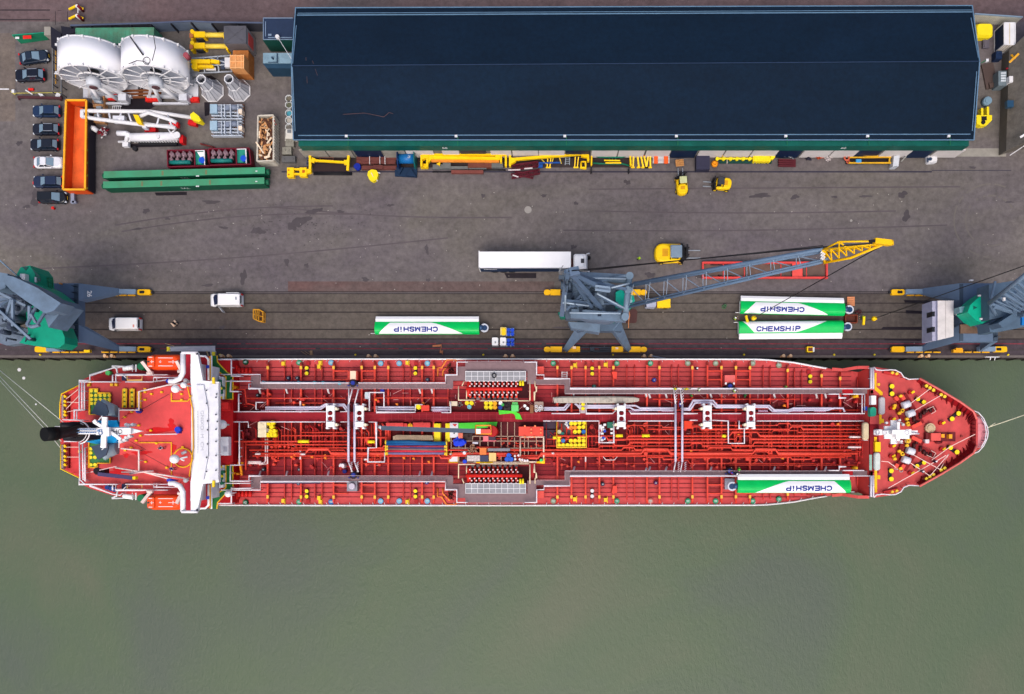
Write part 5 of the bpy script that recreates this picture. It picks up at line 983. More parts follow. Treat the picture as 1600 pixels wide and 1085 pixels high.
# quay bits near the wings
b = MB()
for i in range(5): b.box(1324, 464 + i * 2.9, 1335.5, 466.4 + i * 2.9, .1, .3)
b.box(1324, 464, 1326, 478, 0, .1); b.box(1333, 464, 1335.5, 478, 0, .1); solo('orange_pallet', b, M((216, 140, 96)), 'orange brown pallet beside the base of the upper right wing sail', 'pallet')
t = T('timber_box', 'open brown timber box between the bases of the two wing sails', 'box', W(1329, 499, 0)); P = [(1320, 493), (1338, 493), (1338, 505), (1320, 505)]; b = MB()
for i in range(4): a, c = P[i], P[(i + 1) % 4]; b.beamp((a[0], a[1], .5), (c[0], c[1], .5), .1, .8)
t.part('side', b, M((132, 60, 40))); b = MB(); b.box(1320, 493, 1338, 505, 0, .2); t.part('floor', b, M((90, 44, 34)))
t = T('rust_sheet', 'dark brown steel plate with orange chain beside the middle crane', 'steel plate', W(980, 494, 0)); b = MB(); b.prism([(960, 484), (993, 483), (996, 487), (995, 502), (993, 505), (960, 505)], 0, .12); t.part('plate', b, M((84, 54, 52), .7)); b = MB(); b.tube([(981, 483, .2), (984, 492, .2), (982, 503, .2), (982, 513, .1)], .09, 4); t.part('chain', b, M((214, 140, 90)))
def hook(label, x, y, z, top, bar):
    t = T('hook_block', label, 'hook block', W(x, y, z)); c = W(x, y, z); b = MB(); b.cylw((c.x, c.y), .38, z - .3, z + .25, .3, 14); cyl_h(b, (c.x, c.y, z + .1), .36, .4); t.part('block', b, YEL)
    b = MB(); ring_seg(b, (c.x, c.y, z - .6), .22, .07, 'y', 10, -60, 240); t.part('hook', b, BLK)
    if bar: b = MB(); b.beamp(bar[0], bar[1], .32, .3); t.part('spreader_bar', b, YEL)
    if bar: b = MB(); b.tubew([c - Vector((0, 0, .7)), (W(*bar[0]) + W(*bar[1])) / 2], .05, 4); t.part('sling', b, BLK)
    b = MB(); b.tubew([c + Vector((0, 0, .2)), top], .055, 5); t.part('wire', b, BLK)
    return t
HK1 = (1178, 497, 2.5); HK2 = (1366, 498, 2.5)
# people -------------------------------------------------------------
def skinmesh(verts, edges, radii, sub=1):
    me = bpy.data.meshes.new('s'); me.from_pydata(verts, edges, []); o = bpy.data.objects.new('s', me); C.objects.link(o)
    mo = o.modifiers.new('k', 'SKIN'); mo.use_smooth_shade = True
    sv = me.skin_vertices[0].data
    for i, r in enumerate(radii): sv[i].radius = (r[0], r[1]) if isinstance(r, tuple) else (r, r)
    sv[0].use_root = True
    s2 = o.modifiers.new('u', 'SUBSURF'); s2.levels = sub; s2.render_levels = sub
    dg = bpy.context.evaluated_depsgraph_get(); ev = o.evaluated_get(dg); m2 = bpy.data.meshes.new_from_object(ev); bpy.data.objects.remove(o); return m2
def person(label, px, py, z, deg, vest=HIVIS, helmet=WHITE, arms='down', trousers=None, legs='stand', carry=None, group='dock and deck workers'):
    t = T('person', label, 'person', (0, 0, 0), group); S = .12 if legs == 'walk' else .0
    hip = (0, 0, .95); V = [hip, (0, 0, 1.2), (0, 0, 1.42), (0, 0, 1.54), (.02, 0, 1.68), (0, .1, .92), (S, .11, .5), (S * 1.2 - .1 * (S > 0), .12, .08), (0, -.1, .92), (-S, -.11, .5), (-S * 1.6, -.12, .08),
        (0, .19, 1.4), (0, -.19, 1.4), (.15 + S * 1.2, .13, .04), (.15 - S * 1.6, -.13, .04)]
    if arms == 'down': ar = [(0.02, .24, 1.12), (.14, .24, .88), (.02, -.24, 1.12), (.16, -.22, .88)]
    elif arms == 'fwd': ar = [(.2, .24, 1.18), (.46, .16, 1.15), (.2, -.24, 1.18), (.46, -.16, 1.15)]
    else: ar = [(.02, .46, 1.3), (.1, .68, 1.36), (.02, -.46, 1.3), (.1, -.68, 1.36)]
    V += ar
    E_ = [(0, 1), (1, 2), (2, 3), (3, 4), (0, 5), (5, 6), (6, 7), (0, 8), (8, 9), (9, 10), (2, 11), (2, 12), (7, 13), (10, 14), (11, 15), (15, 16), (12, 17), (17, 18)]
    R_ = [(.14, .12), (.15, .11), (.16, .11), .06, .1, .09, .065, .05, .09, .065, .05, .075, .075, .045, .045, .05, .035, .05, .035]
    me = skinmesh(V, E_, R_); o = bpy.data.objects.new('body', me); C.objects.link(o); o.parent = t.o; me.materials.append(trousers or M((34, 40, 60), .8)); body = o
    me = skinmesh([(0, 0, 1.0), (0, 0, 1.22), (0, 0, 1.44), (0, .18, 1.43), (0, -.18, 1.43), tuple(Vector(V[11]).lerp(Vector(V[15]), .7)), tuple(Vector(V[12]).lerp(Vector(V[17]), .7))], [(0, 1), (1, 2), (2, 3), (2, 4), (3, 5), (4, 6)], [(.165, .14), (.175, .135), (.18, .13), .09, .09, .07, .07]); o = bpy.data.objects.new('jacket', me); C.objects.link(o); o.parent = t.o; me.materials.append(vest)
    b = MB(); b.loft([[(.02 + r * 1.1 * math.cos(a), r * .85 * math.sin(a), zz) for a in [2 * math.pi * i / 10 for i in range(10)]] for r, zz in ((.06, 1.55), (.085, 1.62), (.095, 1.7), (.07, 1.78))], smooth=True); b.boxw(.1, -.015, 1.64, .14, .015, 1.68); t.part('head', b, M((206, 160, 130), .6))
    b = MB(); b.loft([[(.02 + r * math.cos(a), r * .85 * math.sin(a), zz) for a in [2 * math.pi * i / 12 for i in range(12)]] for r, zz in ((.16, 1.73), (.135, 1.75), (.13, 1.82), (.08, 1.88), (.02, 1.9))], smooth=True); t.part('helmet', b, helmet)
    for q in (V[16], V[18]):
        b = MB(); b.boxw(q[0] - .03, q[1] - .04, q[2] - .05, q[0] + .05, q[1] + .04, q[2] + .02)
        for k in range(4): b.boxw(q[0] + .05, q[1] - .04 + k * .022, q[2] - .05, q[0] + .11, q[1] - .024 + k * .022, q[2] - .03)
        b.boxw(q[0], q[1] + .04, q[2] - .04, q[0] + .05, q[1] + .06, q[2] - .02); t.part('hand', b, M((206, 160, 130), .6))
    t.o.location = W(px, py, z); t.o.location.z = z; t.o.rotation_euler = (0, 0, math.radians(deg)); return t
person('person in a hi-vis jacket standing alone between the lorry and the large forklift', 997, 407, 0, 90, helmet=HIVIS)
person('person in hi-vis jacket and white helmet at the left end of the wing sails', 1145, 499.5, 0, 10, arms='fwd')
person('person in hi-vis jacket beside the open timber box at the wing sail bases', 1343.5, 498.5, 0, 180, helmet=HIVIS, arms='fwd')
person('person in dark clothes stepping beside the light square pallet near the white van', 278, 507, 0, 200, vest=M((24, 26, 34)), helmet=M((50, 40, 36)), legs='walk')
b = MB(); b.boxw(-.4, -.35, 0, .4, .35, .25); b.boxw(-.1, -.1, .25, .1, .1, .35); b.xf(TR(W(273, 506, 0)) @ RZ(.7)); solo('square_pallet', b, M((226, 196, 170)), 'small pale square pallet beside the closed white van', 'pallet')
b = MB(); ring_seg(b, W(1131, 480, .2), .25, .06, 'z', 10); ring_seg(b, W(1133, 478, .3), .2, .06, 'z', 10); solo('green_coil', b, M((60, 110, 70)), 'small green hose coil left of the upper wing sail', 'hose coil')
b = MB(); ring_seg(b, W(1340, 489, .3), .3, .06, 'z', 12); ring_seg(b, W(1343, 487, .4), .25, .06, 'z', 12); b.tube([(1336, 486, .2), (1346, 492, .4)], .05, 4); solo('chain_heap', b, M((80, 30, 36)), 'maroon chain rings above the open timber box', 'chain')
# ---------------------------------------------------------------- the tanker
ZD = 3.5
ship = T('chemical_tanker', 'long red chemical tanker with white bridge moored along the quay', 'ship', W(800, CY, -3))
SP = ship.part
def mir(pts): return [(x, 2 * CY - y) for x, y in pts]
def sym(b, fn):                               # run a builder on both sides of the centreline
    fn(b, lambda y: y); fn(b, lambda y: 2 * CY - y)
top = [(97, 640), (98, 622), (124, 606), (142, 592), (178, 580), (232, 571), (300, 565), (345, 562), (500, 561.5), (800, 561.5), (1100, 561.8), (1180, 562), (1200, 562.8), (1240, 567), (1272, 573), (1316, 579), (1366, 584), (1420, 603), (1470, 629), (1512, 655), (1528, CY)]
outl = top + mir(top[:-1])[::-1]
def ringz(pts, z, k=1.0, cz=None, dx=0):
    out = []
    for x, y in pts:
        p = W(x, CY + (y - CY) * k, ZD if cz is None else cz); out.append((p.x + dx, p.y, z))
    return out
b = MB(); b.loft([ringz(outl[::-1], -6, .93), ringz(outl[::-1], -1, .985), ringz(outl[::-1], ZD)], True, False); hull = SP('hull', b, M((150, 40, 44), .5))
b = MB(); q = ringz(outl, ZD); b.add(q, [list(range(len(q)))[::-1]]); SP('main_deck', b, DECK)
# sheer strake rail
b = MB(); g = [p for p in top if 340 < p[0] < 1290] + [(1290, 576)]
for gg in (g, mir(g)): b.tubew([(v[0], v[1], ZD + .12) for v in ringz(gg, 0)], .14, 5)
SP('gunwale', b, WHITE, hull)
b = MB()
for gg in (g, mir(g)):
    for lo in (.45, .8): b.tubew([(v[0], v[1] + (0), ZD + lo) for v in ringz(gg, 0)], .025, 4)
    for x in range(350, 1285, 18):
        y = next(a[1] + (c[1] - a[1]) * (x - a[0]) / (c[0] - a[0]) for a, c in zip(g, g[1:]) if a[0] <= x <= c[0]); y = y if gg is g else 2 * CY - y
        s = .45 if gg is g else -.45; p = W(x, y, ZD); b.tubew([(p.x, p.y, ZD), (p.x, p.y - s, ZD + .8)], .04, 4)
SP('deck_railing', b, OFFW)
# centre deck, seams
b = MB(); b.box(365, 608, 1357, 2 * CY - 608, ZD, ZD + .03); SP('shaded_middle_deck', b, M((152, 32, 44), .6, var=.25, sc_=.6))  # darker red sheet, the pipes' shade put into the deck colour
b = MB(); b.box(348, 629, 1357, 718, ZD, ZD + .06); SP('shaded_centre_deck', b, M((112, 8, 20), .55, var=.3, sc_=.8))  # deeper red sheet, shade below the pipes painted in
b = MB()
for y in (574.5, 581.5, 588.5, 595.5, 602.5, 609, 616, 622):
    for yy in (y, 2 * CY - y): b.box(368, yy - .45, 1262 if y < 580 else 1330, yy + .45, ZD, ZD + .07)
SP('deck_seam', b, M((112, 26, 38), .7))
# transverse beams with end caps
thick = [418, 470, 521, 565, 585.5, 606.5, 659.5, 677.5, 871, 893, 915, 936.5, 958.5, 1011, 1030.5, 1082, 1105.5, 1127.5, 1150, 1172, 1231, 1284, 1313]
thin = [444.5, 455.5, 492, 503, 630, 641, 979.5, 991.5, 1049.5, 1060, 1192.5, 1203.5, 1241.5, 1253, 700, 1340]
def ytop(x):
    return next((a[1] + (c[1] - a[1]) * (x - a[0]) / (c[0] - a[0]) for a, c in zip(top, top[1:]) if a[0] <= x <= c[0]), 590)
for x in thick + thin:
    wd = 1.35 if x in thick else .8; h = 1.15 if x in thick else .6; y0 = ytop(x) + (9 if x in thick else 14)
    b = MB()
    for s in (0, 1):
        m_ = (lambda v: 2 * CY - v) if s else (lambda v: v)
        A_ = [W(x - wd, m_(y0), ZD + h), W(x + wd, m_(y0), ZD + h), W(x + wd, CY, ZD + h), W(x - wd, CY, ZD + h)]
        e0 = W(x - wd, m_(y0 - 6), ZD + .06); e1 = W(x + wd, m_(y0 - 6), ZD + .06)
        ff = [(0, 3, 2, 1), (0, 1, 5, 4), (4, 6, 3, 0), (1, 2, 7, 5)]
        if s: ff = [f[::-1] for f in ff]
        b.add(A_ + [e0, e1, Vector((A_[3].x, A_[3].y, ZD)), Vector((A_[2].x, A_[2].y, ZD))], ff)
    bm_ = SP('deck_beam', b, PIPE if x in thick else M((196, 52, 48), .55))
    if x in thick and x not in (1010, 1105.5, 1011):
        for s in (0, 1):
            b = MB(); ya = y0 + 1.5 if not s else 2 * CY - y0 - 6.5; b.box(x - 1.7, ya, x + 1.7, ya + 5, ZD + 1, ZD + 1.25); SP('yellow_cap', b, M((250, 190, 70), .6), bm_)
for x0, x1 in ((565, 585.5), (1105.5, 1127.5), (521, 543), (1150, 1172)):
    for y in (580, 593.5):
        for yy in (y, 2 * CY - y): b = MB(); b.box(x0, yy - 1, x1, yy + 1, ZD + .6, ZD + 1.1); SP('side_girder', b, PIPE)
# hatches, red lettered discs
hc = {'g': M((40, 140, 100), .5), 'b': M((110, 170, 205), .5), 'B': M((36, 100, 170), .5), 'k': M((10, 80, 50), .5), 't': M((140, 144, 120), .6), 'p': M((200, 120, 110), .5)}
for x, y, c1, c2 in ((383, 566, 'k', 'k'), (467, 567, 'g', 'g'), (517, 567, 'b', 'B'), (594.5, 568, 'b', 'b'), (623.5, 568, 'b', 'b'), (667.5, 568, 'b', 'b'), (864.5, 568, 'g', 't'), (964, 568, 'g', 'g'), (1016.5, 568, 'g', 'p'), (1075, 568, 't', 'g'), (1118.5, 568, 't', 'g'), (1176.5, 568, 't', 'g'), (1217.5, 571, 't', 'g')):
    for yy, cc in ((y, c1), (2 * CY - y, c2)):
        b = MB(); b.cyl(x, yy, ZD, ZD + .35, .42, .4, 16); hh = SP('tank_lid', b, hc[cc]); b = MB(); b.box(x - 2.3, yy - 1.3, x + 2.3, yy - .4, ZD + .35, ZD + .38); b.box(x - 2.3, yy + .5, x + 2.3, yy + 1.3, ZD + .35, ZD + .38); SP('lid_mark', b, M((190, 220, 210), .6), hh)
# side fittings
for x, y, side in ((500, 566, 'y'), (636, 566, 'y'), (442, 567.5, 'Y'), (898, 570, 'Y'), (946, 569, 'Y'), (498, 572, 'Y')):
    for yy in (y + 1, 2 * CY - y - 1): b = MB(); b.box(x - 2.4, yy - 3, x + 2.4, yy + 3, ZD, ZD + .5); b.box(x + 2.6, yy - 5, x + 3.6, yy + 5, ZD, ZD + .2); SP('yellow_locker', b, M((246, 204, 40), .5))
BL = []
def bollard2(b, b2, x, y, z, ang=90, d=8.5, s=1.0):
    c = W(x, y, z); u = Vector((math.cos(math.radians(ang)), -math.sin(math.radians(ang)), 0)) * (d / 10.6 / 2)
    b.beam(c - u * 1.6 + Vector((0, 0, .08)), c + u * 1.6 + Vector((0, 0, .08)), .42 * s, .16)
    for k in (-1, 1): p = c + u * k; b.cylw((p.x, p.y), .18 * s, z, z + .55, .2 * s, 10); b2.cylw((p.x, p.y), .3 * s, z + .55, z + .68, .27 * s, 10)
def bollards(x, y, z, ang, d=8.5, col=YEL2, s=1.0, h=.68):
    b = MB(); b2 = MB(); bollard2(b, b2, x, y, z, ang, d, s); o = SP('bollard', b, M((40, 30, 44), .6)); SP('bollard_cap', b2, col, o)
for x, y in ((481, 580), (650, 580), (925, 580.5), (1264, 593)):
    bollards(x, y, ZD, 90); bollards(x, 2 * CY - y, ZD, 90, col=YEL2 if x != 925 else OFFW)
    for yy in (y - 12, 2 * CY - y + 12): b = MB(); b.box(x - 2.8, yy - 3, x + 2.8, yy + 3, ZD, ZD + .35); SP('fairlead', b, M((170, 26, 32)))
random.seed(11)
# longitudinal pipes --------------------------------------------------
def jog(y, x0, x1, z, r, amp=0, mat=PIPE, name='cargo_pipe', every=150, parent=None):
    pts = [(x0, y)]; x = x0 + random.uniform(20, every)
    while amp and x + 60 < x1:
        a = amp * random.choice((-1, 1)); l = random.uniform(14, 46); s = abs(a) * .7
        pts += [(x, y), (x + s, y + a), (x + s + l, y + a), (x + 2 * s + l, y)]; x += 2 * s + l + random.uniform(every * .6, every * 1.4)
    pts.append((x1, y)); b = MB(); b.tube([(p[0], p[1], z) for p in pts], r, 6); return SP(name, b, mat, parent)
PL = M((226, 74, 58), .45, var=.2, sc_=1)
for y, x0, x1, z, r, amp in ((622.5, 385, 540, 4.9, .1, 0), (622, 585, 700, 4.9, .1, 0), (624, 1020, 1250, 4.9, .09, 0), (630, 430, 545, 4.6, .07, 0), (676, 470, 545, 5, .09, 3), (681, 440, 545, 5.2, .11, 5), (690, 350, 545, 5.4, .13, 0), (695, 384, 545, 5.2, .12, 0), (703.5, 390, 1330, 5, .12, 4), (709, 400, 1340, 5.2, .17, 7), (712.5, 395, 1330, 5, .14, 0), (716, 470, 600, 4.7, .07, 0), (724.5, 560, 860, 4.6, .08, 0), (724.5, 920, 1300, 4.6, .07, 5),
        (681.5, 865, 1345, 5.3, .13, 6), (686.5, 855, 1345, 5.1, .1, 5), (691.5, 930, 1345, 5.2, .11, 5), (697, 840, 1345, 4.9, .08, 4), (671, 1010, 1350, 5.1, .11, 4), (665, 980, 1350, 5, .07, 3), (706, 845, 1345, 4.8, .09, 5), (676, 1080, 1345, 4.8, .08, 3), (700, 455, 700, 5.3, .09, 3), (684, 550, 605, 5.2, .14, 4), (700.5, 550, 605, 5.1, .13, 0), (715, 1010, 1320, 5.1, .1, 3), (727, 1140, 1340, 4.7, .07, 0), (641, 870, 1350, 4.7, .06, 2)):
    jog(y, x0, x1, z, r, amp, random.choice((PIPE, PL, PIPE)))
# transverse and local pipework in the centre field: one assembly per tank bay
bays = list(range(372, 1350, 24))
for bx in bays:
    b = MB(); bd = MB()
    for k in range(5):
        x = bx + random.uniform(0, 22); y0 = random.uniform(661, 676); y1 = random.uniform(690, 722); z = random.uniform(4.3, 4.9); r = random.choice((.05, .07, .09, .12))
        pts = [(x, y0, z), (x, y1, z)]
        if random.random() < .5: pts.append((x + random.choice((-1, 1)) * random.uniform(4, 13), y1, z))
        if random.random() < .35: d = random.uniform(3, 7); pts = [(x - d, y0, z)] + [(x, y0 + d, z)] + pts[1:]
        b.tube(pts, r, 5)
    for k in range(3):
        x = bx + random.uniform(0, 20); y = random.uniform(612, 634) if k == 0 else random.uniform(716, 732); z = random.uniform(4.2, 4.8)
        b.tube([(x, y, z), (x + random.uniform(-9, 9), y, z)], .06, 4); b.tube([(x, y, z), (x, y + random.uniform(-8, 8), z)], .06, 4); b.cyl(x, y, ZD, z + .25, .2, n=8)
    for k in range(5):
        x, y = bx + random.uniform(0, 20), random.uniform(663, 720); b.cyl(x, y, ZD, random.uniform(4.2, 5.1), random.uniform(.12, .3), n=8)
    for k in range(3):
        x, y = bx + random.uniform(0, 18), random.choice((random.uniform(664, 712), random.uniform(628, 636))); w_, h_ = random.uniform(4, 12), random.uniform(3, 7); bd.box(x, y, x + w_, y + h_, ZD, ZD + random.uniform(.3, .9))
    if 590 < bx < 850: continue
    SP('bay_pipework', b, random.choice((PIPE, M((184, 40, 40), .5, var=.25))), label=None); SP('tank_hatch', bd, M((120, 26, 38), .6, var=.3))
b = MB()
for k in range(170):
    x, y = random.uniform(380, 1345), random.choice((random.uniform(661, 728), random.uniform(612, 636)))
    if 590 < x < 855 and y > 655: continue
    b.tube([(x, y, 4.4), (x + random.choice((0, 0, 8, -10, 14)), y + random.choice((0, 6, -7, 9)), 4.5)], random.choice((.03, .04, .05)), 4)
SP('small_lines', b, M((214, 150, 150), .5, var=.3))
b = MB()
for x, y in ((661, 630), (668, 634), (474, 633), (500, 700), (487, 714), (460, 712), (508, 716), (631, 716), (646, 717), (670, 722), (1340, 620), (904, 722), (1223, 716), (1226, 634), (1080, 705), (620, 632), (1154, 680), (960, 681), (587, 625), (590, 712), (455, 714), (508, 712), (1310, 663)):
    b.cyl(x, y, 4.2, 5.1, .16, n=8); b.tube([(x - 2, y - 1, 5), (x + 2, y + 2, 5)], .06, 4)
SP('valve_handle', b, M((240, 130, 30), .5))
b = MB()
for x0, x1, y in ((466, 483, 690), (575, 586, 690.5), (962, 973, 681), (1003, 1015, 681), (864, 869, 684), (1128, 1134, 681.5)): b.tube([(x0, y, 5.4), (x1, y, 5.4)], .24, 8)
SP('yellow_pipe_sleeve', b, YEL2)
b = MB()
for x0, x1, y in ((399, 407, 709.5), (470, 477, 710), (388, 408, 722), (388, 412, 724), (862, 866, 708.5), (569, 574, 718), (1327, 1345, 683), (1325, 1345, 699)): b.tube([(x0, y, 5.5), (x1, y, 5.5)], .16, 6)
b.tube([(929, 712, 5), (941, 712, 5), (947, 719, 5), (960, 719, 5), (965, 713, 5)], .07, 5); b.tube([(415, 686, 5), (415, 720, 5), (412, 724, 5), (405, 724, 5)], .12, 5); b.tube([(418, 686, 5), (418, 725, 5), (405, 726, 5)], .1, 5)
for y0, y1, x in ((627, 645, 469), (704, 718, 469), (714, 722, 915)): b.box(x - 1, y0, x + 1, y1, 4.6, 5.0)
SP('white_pipe_sleeve', b, M((236, 214, 214), .5))
# white twin pipes along the north side
WP = M((206, 200, 222), .45, var=.1)
for pts in ([(415, 636.5), (500, 636.5), (508, 632), (538, 632), (545, 641)], [(415, 639.5), (501, 639.5), (509, 634), (536, 634), (542, 643)], [(590, 636.5), (650, 636.5)], [(590, 640), (650, 640)], [(674, 637), (704, 637)], [(674, 640.5), (704, 640.5)],
        [(850, 637.5), (881, 637.5), (888, 630)], [(850, 640.5), (883, 640.5), (891, 631)], [(900, 631), (905, 637), (984, 637), (991, 641), (1056, 641)], [(898, 631), (903, 634), (993, 634), (1000, 638), (1056, 638)],
        [(1066, 638.5), (1076, 638.5), (1083, 626), (1114, 626), (1121, 634), (1202, 634), (1210, 641), (1232, 641), (1240, 638), (1298, 638), (1303, 639)], [(1066, 641), (1078, 641), (1086, 629.5), (1112, 629.5), (1119, 636.5), (1200, 636.5), (1207, 643), (1230, 644), (1240, 641), (1294, 641), (1302, 638), (1317, 638), (1320, 644)]):
    b = MB(); b.tube([(x, y, 5.2) for x, y in pts], .15, 6); SP('white_pipe', b, WP)
# centre walkway (trunk) with white rails
ZW = 4.7
b = MB(); b.box(345, 644, 1358, 659, ZD, ZW); SP('centre_walkway', b, M((152, 18, 36), .6, var=.15, sc_=.5))
b = MB()
for x in range(600, 1350, 11): b.box(x, 645, x + .5, 658.5, ZW, ZW + .03)
for y in (648, 654.5): b.box(540, y, 1350, y + .5, ZW, ZW + .035)
SP('walkway_joint', b, M((190, 60, 70), .6))
def rail(segs, z=ZW, r=.09, hgt=1.0, name='railing', mat=SHIPW, posts=12, parent=None, lower=True):
    b = MB()
    for pts in segs:
        b.tube([(x, y, z + hgt) for x, y in pts], r, 5)
        if lower: b.tube([(x, y, z + hgt * .5) for x, y in pts], r * .45, 4)
        for (x0, y0), (x1, y1) in zip(pts, pts[1:]):
            n = max(1, int(math.hypot(x1 - x0, y1 - y0) / posts))
            for k in range(n + 1): p = W(x0 + (x1 - x0) * k / n, y0 + (y1 - y0) * k / n, z + hgt); b.tubew([(p.x, p.y, z), (p.x, p.y, z + hgt)], r * .6, 4)
    return SP(name, b, mat, parent)
rail([[(400, 640), (400, 629), (411, 629)], [(347, 643.5), (510, 643.5)], [(532, 643.5), (545, 643.5), (545, 607)], [(588, 635), (588, 644.5), (649, 644.5), (649, 632.5), (660, 632.5)], [(600, 636), (600, 613.5), (577, 613.5), (577, 642)], [(690, 645), (704, 645), (704, 628)], [(862, 646.5), (906, 646.5), (906, 628)], [(916, 629), (916, 646.5), (957, 646.5), (962, 642)], [(983, 642), (986, 646.5), (1056, 646.5), (1056, 637)], [(1066, 637), (1066, 646.5), (1090, 646.5)], [(1115, 646.5), (1158, 646.5)], [(1183, 646.5), (1351, 646.5), (1351, 616)], [(1347, 616), (1347, 646)]])
rail([[(347, 659.5), (388, 659.5), (388, 668)], [(405, 659.5), (508, 659.5)], [(532, 659.5), (545, 659.5), (545, 722)], [(576, 659.5), (588, 660), (588, 700), (575, 700), (575, 722), (601, 722), (601, 707)], [(849, 658), (870, 658)], [(860, 658), (936, 658), (936, 692), (959, 692), (959, 658)], [(982, 658), (1056, 658), (1056, 716)], [(1066, 670), (1066, 716)], [(1078, 657), (1090, 657)], [(1113, 657), (1138, 658), (1138, 693), (1163, 693), (1163, 670), (1155, 670), (1155, 658)], [(1183, 658), (1350, 658)], [(1350, 688), (1361, 688), (1361, 736)]])
# transverse white pipe pairs
for x in (544.5, 554, 1055.5, 1066):
    b = MB(); b.tube([(x, 632, 5.9), (x, 722, 5.9)], .17, 6); SP('crossover_pipe', b, WP); b = MB()
    s = -6 if x < 600 else 0
    b.tube([(x, 632, 5.9), (x - s * 1.0 if x < 600 else x - 3, 608, 5.9)], .1, 5); b.tube([(x, 722, 5.9), (x + (6 if x < 600 else -3), 738, 5.9)], .1, 5)
    for k in range(5): b.beamp((x - s * k / 5, 630 - k * 4.5, 5.9), (x - s * k / 5 + 2, 627 - k * 4.5, 5.6), .1, .1); b.beamp((x + 4, 737 - k * 3.2, 5.9), (x + 6, 735 - k * 3.2, 5.6), .1, .1)
    SP('cross_ladder', b, SHIPW)
# vent frames
for x in (516, 561.5, 971, 1105.5, 1173.5):
    b = MB()
    for y in (638, 663.5): b.box(x - 6.5, y - 4, x + 6.5, y + 4, 6.6, 7.3)
    for s in (-1, 1): b.box(x + s * 5.5 - .9, 634, x + s * 5.5 + .9, 668, 6.5, 7.0); b.cyl(x + s * 5.5, 632.5, 5, 7, .16); b.cyl(x + s * 5.5, 669, 5, 7, .16)
    b.box(x - 5, 649.3, x + 5, 650.9, 6.5, 6.9)
    c = W(x, 650, 6.8); f_ = SP('vent_post', b, WHITE)
    b = MB()
    for yy in (645.6, 654.6):
        c = W(x, yy, 6.8); ring_seg(b, (c.x, c.y, 6.8), .42, .09, 'z', 16)
    SP('vent_ring', b, OFFW, f_)
    b = MB(); dx_ = 8.5 if x < 600 else -8.5
    for yy in (639, 664): b.cyl(x + dx_, yy, 6, 7.1, .22); b.tube([(x + dx_ * .7, yy, 6.8), (x + dx_ * 1.6, yy, 6.4)], .1, 5)
    SP('vent_valve', b, M((236, 226, 200)), f_)
b = MB()
for x0, x1 in ((408, 440), (462, 485), (602, 620), (676, 700), (984, 1000), (1034, 1052), (1185, 1202), (1238, 1256), (1272, 1290)):
    for k in range(int((x1 - x0) / 3)): b.tube([(x0 + k * 3, 641, 5), (x0 + k * 3 + 3, 644, 5)], .07, 4); b.tube([(x0 + k * 3 + 2, 641, 5), (x0 + k * 3, 644, 5)], .05, 4)
SP('coiled_hose', b, M((214, 170, 200), .6))
